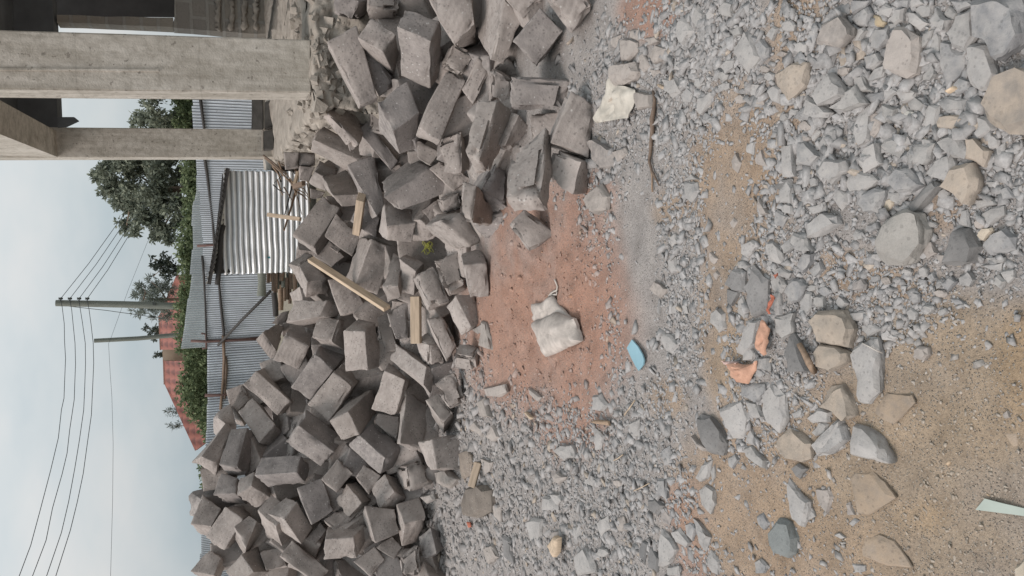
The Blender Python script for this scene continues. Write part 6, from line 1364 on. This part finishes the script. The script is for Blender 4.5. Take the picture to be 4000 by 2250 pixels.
sheet('torn_sheet','torn crumpled beige sheet lying on grey stones beside the front blocks','sheet',TL(2200,0,.5175,[(330,590),(375,602),(392,642),(470,650),(510,665),(545,682),(548,712),(520,790),(470,890),(400,900),(310,915),(230,930),(220,890),(270,760)]),MBE,.003,.012,lift=.015)
bgp=TL(1750,900,.4313,[(745,850),(770,825),(830,810),(890,785),(980,740),(1070,782),(1140,798),(1150,860),(1170,930),(1205,1000),(1050,1075),(890,1145),(860,1100),(830,1030),(790,930)])
bc_=ground(sum(p[0] for p in bgp)/len(bgp),sum(p[1] for p in bgp)/len(bgp),.03)
bag=thing('cloth_bag','crumpled pale beige drawstring bag lying folded on the red soil','bag',bc_)
nk=TL(1750,900,.4313,[(748,668),(790,660),(835,655),(880,620),(930,592),(960,630),(1000,682),(1050,725),(1100,785),(1080,820),(960,840),(800,830),(770,800),(758,730)])
sheet('neck',None,None,nk,MBG,.012,.005,.018,parent=bag,lift=.012,s1=14)
sheet('body',None,None,bgp,MBG,.016,.006,.040,parent=bag,lift=.028,s1=8)
def curve_thing(name,label,cat,pp,r,mat,parent=None,lift=.01,n=6,rnd=0):
    P=[]
    for px,y in pp:
        z=hit(px,y); w=CAM+ray(px,y)*z; w=w+np.array([0,0,lift+random.uniform(0,rnd)]); P.append(w)
    o=MBld().tube(P,r,n).obj(name,mat,parent,True,None,origin=P[0] if parent is None else None)
    if label: tag(o,label,cat)
    return o
MST=plain('cord_white',(.55,.50,.45),.9)
curve_thing('drawstring',None,None,TL(1750,900,.4313,[(925,595),(950,565),(985,545),(1000,560),(995,580),(965,580),(940,590),(960,560),(1000,540),(1004,505),(990,470),(978,440)]),.0045,MST,bag,.008)
sheet('plastic_offcut','light blue tongue-shaped plastic offcut lying on grey dusty ground','plastic scrap',TL(2200,700,.5175,[(475,1275),(520,1210),(560,1260),(600,1320),(612,1365),(606,1400),(572,1445),(545,1410),(500,1330)]),MBL,.006,.003,lift=.012,s1=4)
sheet('cloth_scrap','orange folded cloth strip caught between grey stones','cloth',TL(2200,700,.5175,[(1455,1250),(1470,1180),(1490,1110),(1515,1060),(1540,1085),(1556,1130),(1552,1230),(1540,1320),(1510,1332),(1470,1300)]),MOR,.004,.010,.012,lift=.022,s1=16)
oc=sheet('cloth_scrap','orange torn cloth with a pinkish edge half under grey slabs','cloth',TL(2200,700,.5175,[(1230,1400),(1300,1385),(1350,1402),(1400,1395),(1450,1370),(1440,1410),(1400,1480),(1370,1548),(1320,1530),(1270,1450)]),MOR,.004,.010,.010,lift=.025,s1=14)
sheet('cloth_scrap','small pinkish white cloth end beside the torn orange cloth','cloth',TL(2200,700,.5175,[(1200,1370),(1250,1378),(1320,1385),(1310,1402),(1240,1405),(1205,1395)]),MPK,.004,.012,.006,lift=.03,s1=14)
sheet('cloth_strip','narrow red cloth strip running between the dark slab and grey stones','cloth',TL(2200,700,.5175,[(1575,870),(1590,880),(1575,950),(1560,1015),(1540,1020),(1550,960)]),MRD,.004,.01,lift=.02,s1=14)
sheet('cloth_scrap','tiny red cloth corner between grey stones above the red strip','cloth',TL(2200,700,.5175,[(1570,725),(1600,708),(1615,730),(1585,750)]),MRD,.004,.008,lift=.03,s1=14)
sheet('plastic_strip','pale grey-green plastic strip lying on the sandy soil','plastic scrap',TL(3100,1500,.5175,[(1370,950),(1440,865),(1590,905),(1760,945),(1780,1005),(1640,985),(1560,975),(1450,960)]),MGS,.003,.002,lift=.008,s1=3)
sheet('wood_chip','pale triangular wooden offcut lying on grey chippings','wood scrap',TL(1600,1500,.5175,[(1045,1220),(1100,1145),(1130,1160),(1125,1270),(1095,1308)]),MW,.02,.004,.02,lift=.03,s1=4)
sheet('wood_chip','small orange-tan wood chip near the end of the red soil','wood scrap',TL(1600,1500,.5175,[(860,212),(878,208),(930,255),(915,270)]),MW,.01,.002,.008,lift=.02)
sheet('wood_chip','long pale tapering wood splinter on the grey gravel','wood scrap',TL(1600,1500,.5175,[(1365,285),(1400,270),(1500,280),(1515,315),(1400,300)]),MWL,.01,.004,.01,lift=.02)
sheet('wood_chip','small tan cardboard-like chip beside the bark strip','wood scrap',TL(2200,0,.5175,[(705,635),(730,632),(790,660),(785,685),(720,655)]),MW,.006,.004,.004,lift=.02)
sheet('wood_chip','tiny orange wood chip among stones of the dense rubble heap','wood scrap',TL(3100,0,.5175,[(1140,690),(1205,650),(1215,668),(1160,705)]),MW,.008,.003,.008,lift=.05)
sheet('wood_chip','tiny red wrapper scrap by the brown earth clod','wood scrap',TL(1600,1500,.5175,[(432,1040),(455,1045),(462,1080),(445,1085)]),MRD,.006,.004,.006,lift=.02)
curve_thing('bark_strip','long brown strip of dry bark and fibres lying along the gravel','bark',TL(2200,0,.5175,[(700,690),(712,760),(705,830),(690,900),(695,980),(685,1060),(680,1140),(670,1220),(690,1290),(720,1350),(745,1400)]),[.005,.006,.009,.010,.009,.008,.007,.006,.005,.004,.003],MWB,None,.012,7)
curve_thing('bark_strip','thin splayed dry fibre at the end of the long bark strip','bark',TL(2200,0,.5175,[(678,1270),(690,1330),(688,1410),(692,1450)]),.004,MWL,None,.01)
for lb,pp in (('dry straw stalk across the gravel near the blue offcut',[(1720,120),(1680,180),(1640,230)]),('dry straw stalk on the gravel below the wood splinter',[(1630,530),(1590,560),(1560,575)])):
    curve_thing('straw_stalk',lb,'straw',TL(1600,1500,.5175,pp),.003,MW,None,.012)
curve_thing('straw_stalk','pale straw over the big upright grey slab at the sandy edge','straw',TL(3100,700,.5175,[(545,1235),(600,1262),(650,1290),(700,1310)]),.0015,MST,None,.012)
curve_thing('wood_stick','split pale stick between the dark slab and the tan stone','stick',TL(3100,700,.5175,[(85,1240),(130,1320),(165,1390),(200,1449)]),[.008,.009,.010,.009],MWL,None,.02)
for lb,pp in (('dry stalk crossing grey stones at the photo\'s lower gravel',[(165,805),(230,775),(285,745)]),('dry stalk on grey stones under the tan soil edge',[(175,120),(130,180),(95,240)])):
    curve_thing('straw_stalk',lb,'straw',TL(2400,1500,.5175,pp),.0022,MW,None,.012)
# yellow twine
cz=(1550+.345*350,600+.345*1060); pp=[]; ph=0
for i in range(80):
    ph+=random.uniform(.35,1.0); q=.55+.45*math.sin(i*.37)
    pp.append((cz[0]+20*q*math.cos(ph)+6*math.sin(i*.21),cz[1]+27*q*math.sin(ph*.9)+6*math.cos(i*.13)))
zz=min(hit(*p) for p in [cz,(cz[0]+12,cz[1]),(cz[0]-12,cz[1]),(cz[0],cz[1]+18),(cz[0],cz[1]-18)])
P=[CAM+ray(*p)*(zz-.015-random.uniform(0,.03)) for p in pp]
tw=MBld().tube(P,.0022,5).obj('twine_tangle',plain('yellow_twine',(.68,.66,.16),.6,.1,10,bumps=0),None,True,None,origin=P[0]); tag(tw,'tangle of bright yellow twine dropped between the blocks','twine')
# broken mortar lumps on the plinth edge (too many and too small to count)
m=MBld()
for _ in range(170):
    px,y=random.uniform(1130,1345),random.uniform(-40,640)
    d=ray(px,y); dn=Vector(d).normalized(); ok,loc,n,i,o,m_=bpy.context.scene.ray_cast(dg,Vector(CAM),dn)
    if not ok or not o.name.startswith('concrete_plinth'): continue
    r=random.uniform(.008,.04)*(1 if random.random()<.8 else 1.7); R_=Matrix.Rotation(random.uniform(0,6),3,Vector((random.random(),random.random(),random.random()+.1)))
    P=[np.array(loc)+np.array(R_@Vector([r*(2*((i>>k)&1)-1)*random.uniform(.35,1.) for k in range(3)])) for i in range(8)]
    m.box(P)
o=m.obj('mortar_debris',MCR); o['kind']='stuff'; o['label']='broken mortar lumps and dust along the edge of the raised floor slab'
# ---------------------------------------------------------------- vegetation
def leaves(name,clumps,n,size,mat,parent,Yc,depth,squash=1.,aspect=2.2,droop=0.):
    V=[];Fc=[]
    tot=sum(c[2]**2 for c in clumps)
    for cx,cy,r in clumps:
        k=int(n*r*r/tot); sub=[]
        c0=atY(cx,cy,Yc+random.uniform(-.5,.5)*depth); R=r*Yc/F
        for _ in range(8):
            v=RNG.normal(size=3); v/=np.linalg.norm(v); sub.append((c0+v*R*random.uniform(.3,.95),R*random.uniform(.26,.6)))
        for _ in range(k):
            s,sr=random.choice(sub); v=RNG.normal(size=3); v/=np.linalg.norm(v); p=s+v*sr*random.random()**.4
            a=RNG.normal(size=3); a[2]-=droop; a/=np.linalg.norm(a); b=np.cross(a,RNG.normal(size=3)); b/=np.linalg.norm(b); L_=size*random.uniform(.6,1.3); W_=L_/aspect
            i=len(V); V+= [p,p+a*L_*.5+b*W_*.5,p+a*L_,p+a*L_*.5-b*W_*.5]; Fc.append([i,i+1,i+2,i+3])
    return mesh_obj(name,V,Fc,mat,parent)
def tree(name,label,cat,clumps,n,size,mat,Yc,depth,trunk,r0_=.12,**k):
    b=atY(*trunk[0],Yc); t=thing(name,label,cat,b)
    leaves('crown',clumps,n,size,mat,t,Yc,depth,**k)
    m=MBld(); P=[atY(*p,Yc) for p in trunk]; m.tube(P,[r0_*(1-.7*i/(len(P)-1)) for i in range(len(P))],8,.1)
    m.obj('trunk',MWB,t,True)
    for cx,cy,r in clumps[::2]:
        j=min(range(len(trunk)),key=lambda i:abs(trunk[i][0]-cx-40)); 
        MBld().tube([P[j],(P[j]+atY(cx,cy,Yc))/2+np.array([0,0,-.1]),atY(cx,cy,Yc)],[r0_*.4,r0_*.25,r0_*.12],6,.1).obj('limb',MWB,t,True)
    return t
tree('eucalyptus_tree','large grey-green tree with feathery crown behind the shed','tree',[(395,690,34),(430,655,42),(425,750,46),(470,710,56),(520,670,58),(485,800,56),(540,775,66),(600,700,66),(620,800,66),(560,860,50),(495,880,30),(640,880,46),(650,935,30),(690,720,60),(700,820,60),(465,640,42),(560,640,50),(670,640,60),(620,920,26),(520,905,22),(600,640,50)],17000,.18,ML1,33,2.6,[(830,745),(700,742),(600,738),(500,730),(430,720)],.16)
tree('eucalyptus_tree','smaller dark tree showing between the two columns','tree',[(560,470,34),(600,445,42),(615,490,42),(535,492,24),(640,450,46),(580,540,40),(640,520,40),(600,380,40)],2600,.18,ML1,31,1.5,[(800,480),(680,475),(600,470)],.1)
tree('bare_topped_shrub','small dark leafy treetop standing above the hedge, left of the tile roof','tree',[(592,1006,9),(622,1040,26),(650,1025,26),(655,1070,26),(598,1080,8),(640,1000,14),(670,1040,30),(600,1040,14)],900,.15,ML4,33,.8,[(760,1040),(690,1040),(630,1035)],.06)
tree('casuarina_tree','pale feathery tree behind the thick utility pole','tree',[(515,1215,8),(535,1150,16),(560,1120,20),(580,1150,28),(600,1175,34),(620,1110,26),(640,1200,34),(560,1212,18),(650,1130,34),(600,1225,22),(580,1090,12),(650,1235,24),(540,1225,10)],2600,.26,ML3,42,1.5,[(760,1170),(650,1170),(560,1168)],.1,aspect=6,droop=-.8)
tree('garden_tree','little dark tree behind the slimmer pole, above the tile roof','tree',[(572,1282,11),(596,1296,20),(618,1286,16),(605,1318,12),(632,1300,16)],600,.17,ML4,50,.8,[(720,1298),(650,1298),(600,1296)],.06)
tree('garden_tree','tiny dark plant at the gable between the two tile roofs','tree',[(618,1388,13),(632,1384,12),(604,1392,6)],220,.16,ML4,52,.4,[(700,1386),(640,1386),(610,1388)],.04)
tree('wispy_plant','thin wispy plant top above the tile roof slope, the taller of two','plant',[(655,1610,14),(672,1604,14),(690,1612,18)],200,.22,ML4,50,.5,[(760,1608),(700,1608),(660,1608)],.03,aspect=7,droop=-.8)
tree('wispy_plant','thin wispy plant top above the tile roof slope, the lower of two','plant',[(668,1662,12),(686,1666,16),(700,1660,14)],180,.22,ML4,50,.5,[(790,1664),(730,1664),(680,1664)],.03,aspect=7,droop=-.8)
hy=[300,395,500,640,900,1000,1080,1160,1250,1320,1380,1440,1500,1560,1620,1680,1740,1800,1860,1930]
ht=[h_+20 for h_ in [650,655,660,700,690,672,688,680,665,672,690,700,672,680,722,760,790,768,768,785]]
cl=[]
for y in range(300,1930,16):
    t0=np.interp(y,hy,ht)
    for px in np.arange(t0+14,870,34): cl.append((px+random.uniform(-8,8),y+random.uniform(-8,8),random.uniform(16,26)))
hd=thing('hedge','long dense green hedge growing behind the corrugated fences','hedge',atY(900,1100,31))
leaves('foliage',cl,30000,.15,ML2,hd,31,1.2)
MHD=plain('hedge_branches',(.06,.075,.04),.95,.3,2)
V=[];Fc=[]
ys=list(range(290,1940,15))
for i,y in enumerate(ys):
    t0=np.interp(y,hy,ht)
    for k in range(5):
        for s in (0,1):
            p=atY(t0+22+(900-t0-22)*k/4,y,31.7); p[1]+=(1.0*s+.3*fbm(p,1.2,3)); V.append(p)
for i in range(len(ys)-1):
    for k in range(4):
        for s in (0,1): a=i*10+k*2+s; Fc.append([a,a+2,a+12,a+10])
    Fc.append([i*10,i*10+1,i*10+11,i*10+10])
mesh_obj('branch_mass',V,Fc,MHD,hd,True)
# ---------------------------------------------------------------- house behind
def roof_mat():
    m,nt,p=nodes('red_roof_tiles'); tc=N(nt,'ShaderNodeTexCoord'); v=tc.outputs['Object']
    w=N(nt,'ShaderNodeTexWave',Scale=.62,Distortion=.6); w.bands_direction='X'; L(nt,v,w.inputs['Vector'])
    w2=N(nt,'ShaderNodeTexWave',Scale=1.0,Distortion=.5); w2.bands_direction='Z'; w2.wave_profile='SAW'; L(nt,v,w2.inputs['Vector'])
    h=math_(nt,'ADD',math_(nt,'MULTIPLY',w.outputs[1],.5),math_(nt,'MULTIPLY',w2.outputs[1],.5)); n=noise_(nt,v,1.5,4)
    c=mix(nt,n,(.20,.062,.045),(.29,.105,.075)); c=mix(nt,math_(nt,'MULTIPLY',ramp(nt,h,[(.25,(1,1,1)),(.6,(0,0,0))]),.8),c,(.10,.035,.028)); L(nt,c,p.inputs['Base Color']); p.inputs['Roughness'].default_value=.7
    L(nt,bump(nt,h,1.,.08),p.inputs['Normal']); return m
MRF=roof_mat(); hs=thing('tiled_house','house with red clay tile roofs and a tan gable wall behind the hedge','house',atY(900,1400,46))
def slab(poly,name,mat,th=.12):
    fr=[atY(p,y,Y) for p,y,Y in poly]; prism(fr,[q+np.array([0,.25,-th]) for q in fr],name,mat,hs,0)
slab([(690,1072,43),(621,1233,47),(627,1366,47),(720,1366,43.2),(760,1090,42.6)],'roof',MRF)
slab([(640,1410,47),(642,1500,47),(762,1761,43.5),(808,1726,43),(830,1600,42.8),(740,1410,43)],'roof',MRF)
slab([(634,1362,47.4),(636,1414,47.4),(800,1414,47.4),(800,1362,47.4)],'gable_wall',plain('tan_wall',(.42,.33,.25),.9,.1,2))
prism([atY(p,y,46.9) for p,y in ((618,1233),(624,1368),(630,1368),(624,1233))],[atY(p,y,47.1) for p,y in ((618,1233),(624,1368),(630,1368),(624,1233))],'ridge_cap',plain('ridge_tile',(.36,.2,.16),.8),hs,0)
prism([atY(p,y,46.9) for p,y in ((636,1404),(639,1502),(645,1502),(642,1404))],[atY(p,y,47.1) for p,y in ((636,1404),(639,1502),(645,1502),(642,1404))],'ridge_cap',bpy.data.materials['ridge_tile'],hs,0)
# ---------------------------------------------------------------- poles and lines
Yp=32.
pt_=thing('utility_pole','thick weathered wooden utility pole with four side insulators and a stay wire','pole',atY(800,1200,Yp))
MBld().tube([atY(218,1184,Yp),atY(480,1189,Yp),atY(740,1197,Yp),atY(860,1200,Yp)],[.115,.125,.135,.14],12).obj('shaft',MWG,pt_,True,60)
MIN=plain('dark_insulator',(.06,.065,.06),.5)
for px in (236,272,308,340):
    a=atY(px,1176,Yp-.05); b=atY(px+2,1166,Yp-.1); m=MBld(); m.tube([a,b],.02,6); m.tube([b+np.array([0,0,-.06]),b+np.array([0,0,-.02]),b+np.array([0,0,.03]),b+np.array([0,0,.07])],[.03,.05,.035,.05],8)
    m.obj('insulator',MIN,pt_,True)
MBld().tube([atY(248,1194,Yp),atY(420,1213,Yp),atY(595,1238,Yp),atY(760,1262,Yp-.2)],.012,5).obj('stay_wire',MIN,pt_)
MBld().tube([atY(590,1237,Yp),atY(606,1240,Yp)],.05,8).obj('stay_insulator',MIN,pt_)
MBld().bar(atY(596,1186,Yp-.14),atY(608,1186,Yp-.14),.1,.05,(0,1,0)).obj('pole_plate',MIN,pt_)
p2=thing('utility_pole','slimmer leaning wooden pole near the tile roof','pole',atY(800,1290,35))
MBld().tube([atY(368,1331,35),atY(540,1322,35),atY(715,1306,35),atY(840,1296,35)],[.085,.09,.095,.1],10).obj('shaft',MWG,p2,True,60)
MWI=plain('line_wire',(.05,.055,.06),.6,bumps=0)
def wire(label,pts,r=.011):
    P=[atY(px,y,Yv) for px,y,Yv in pts]; o=MBld().tube(P,r,5).obj('power_line',MWI,None,True,None,origin=P[0]); tag(o,label,'wire','power lines')
nm=['topmost','second highest','third highest','lowest']
for i,(i0,i1) in enumerate(zip((236,272,308,340),((455,878),(478,882),(490,905),(497,930)))):
    wire(f'{nm[i]} of the four wires from the thick pole into the large tree',[(i0,1168,Yp-.1),((i0*.52+i1[0]*.48)+6,1168*.52+i1[1]*.48,Yp+.6),(i1[0],i1[1],Yp+1.2),(i1[0]*2-i0,2*i1[1]-1168,Yp+2.4)])
LW=[[(236,1168),(243,1200),(251,1265),(252,1330),(256,1400),(252,1500),(250,1555),(240,1600),(228,1710),(197,1840),(155,2000),(120,2130),(75,2250),(30,2370)],
 [(272,1168),(280,1210),(287,1280),(293,1340),(295,1420),(292,1500),(290,1560),(272,1680),(262,1770),(243,1850),(205,1985),(180,2110),(127,2250),(85,2360)],
 [(308,1168),(314,1210),(322,1260),(333,1340),(334,1420),(331,1510),(327,1600),(310,1720),(292,1830),(268,1960),(240,2080),(182,2250),(140,2370)],
 [(340,1168),(348,1210),(356,1270),(364,1340),(366,1420),(362,1510),(357,1620),(340,1740),(325,1850),(302,1960),(275,2070),(218,2250),(175,2380)]]
for i,w in enumerate(LW):
    wire(f'{nm[i]} of the four long wires from the thick pole over the heap',[(px,y,Yp-.1-(y-1168)*.0085) for px,y in w],.0105)
wire('single thin wire by the slimmer pole, below the four long wires',[(700,800,36),(577,943,35.5),(500,1135,35.2),(435,1316,34.9),(424,1342,34.8),(430,1450,34),(437,1550,33),(442,1733,31.5),(440,1950,30),(432,2250,28),(425,2400,27)],.006)
# sub-parts: pieces that belong to a part
def under(child,part): child.parent=part
roofs=[o for o in hs.children if o.name.startswith('roof')]; caps=[o for o in hs.children if o.name.startswith('ridge_cap')]
for r_,c_ in zip(roofs,caps): under(c_,r_)
sw=[o for o in pt_.children if o.name.startswith('stay_wire')][0]
for o in pt_.children:
    if o.name.startswith('stay_insulator'): under(o,sw)
nk_=[o for o in bag.children if o.name.startswith('neck')][0]
for o in bag.children:
    if o.name.startswith('drawstring'): under(o,nk_)
ps=[o for o in fa.children if o.name.startswith('post')][0]
for o in fa.children:
    if o.name.startswith('cap_piece'): under(o,ps)
# ---------------------------------------------------------------- sky and light
w=bpy.data.worlds.new('World'); bpy.context.scene.world=w; w.use_nodes=True; nt=w.node_tree; bg=nt.nodes['Background']
sky=N(nt,'ShaderNodeTexSky'); sky.sky_type='NISHITA'; sky.sun_disc=False
EL,AZ=math.radians(52),math.radians(-108)
sky.sun_elevation=EL; sky.sun_rotation=AZ; sky.air_density=1.2; sky.dust_density=3; sky.ozone_density=1.
tc=N(nt,'ShaderNodeTexCoord'); mp=N(nt,'ShaderNodeMapping'); mp.inputs['Scale'].default_value=(1.,1.,2.2); L(nt,tc.outputs['Generated'],mp.inputs[0])
n1=noise_(nt,mp.outputs[0],2.3,5,.55); n2=noise_(nt,mp.outputs[0],1.1,3,.5)
cl=ramp(nt,n1,[(.34,(4.1,4.78,5.12)),(.5,(5.1,5.5,5.68)),(.64,(5.95,6.0,6.0))])
cl=mix(nt,1.,cl,ramp(nt,n2,[(.3,(.88,.91,.94)),(.7,(1.08,1.06,1.04))]),'MULTIPLY')
sg=N(nt,'ShaderNodeSeparateXYZ'); L(nt,tc.outputs['Generated'],sg.inputs[0])
grad=math_(nt,'ADD',.74,math_(nt,'MULTIPLY',math_(nt,'MAXIMUM',sg.outputs[2],0.),.95))
cl=mix(nt,1.,cl,grad,'MULTIPLY')
L(nt,mix(nt,.94,sky.outputs[0],cl),bg.inputs[0]); bg.inputs[1].default_value=.10
ld=bpy.data.lights.new('sun','SUN'); ld.energy=1.75; ld.angle=math.radians(24); ld.color=(1,.91,.865); lo=bpy.data.objects.new('sun',ld); C.objects.link(lo)
sd=Vector((math.sin(AZ)*math.cos(EL),math.cos(AZ)*math.cos(EL),math.sin(EL))); lo.rotation_mode='QUATERNION'; lo.rotation_quaternion=sd.to_track_quat('Z','Y'); lo.location=(0,0,20)
sc.view_settings.exposure=0.42
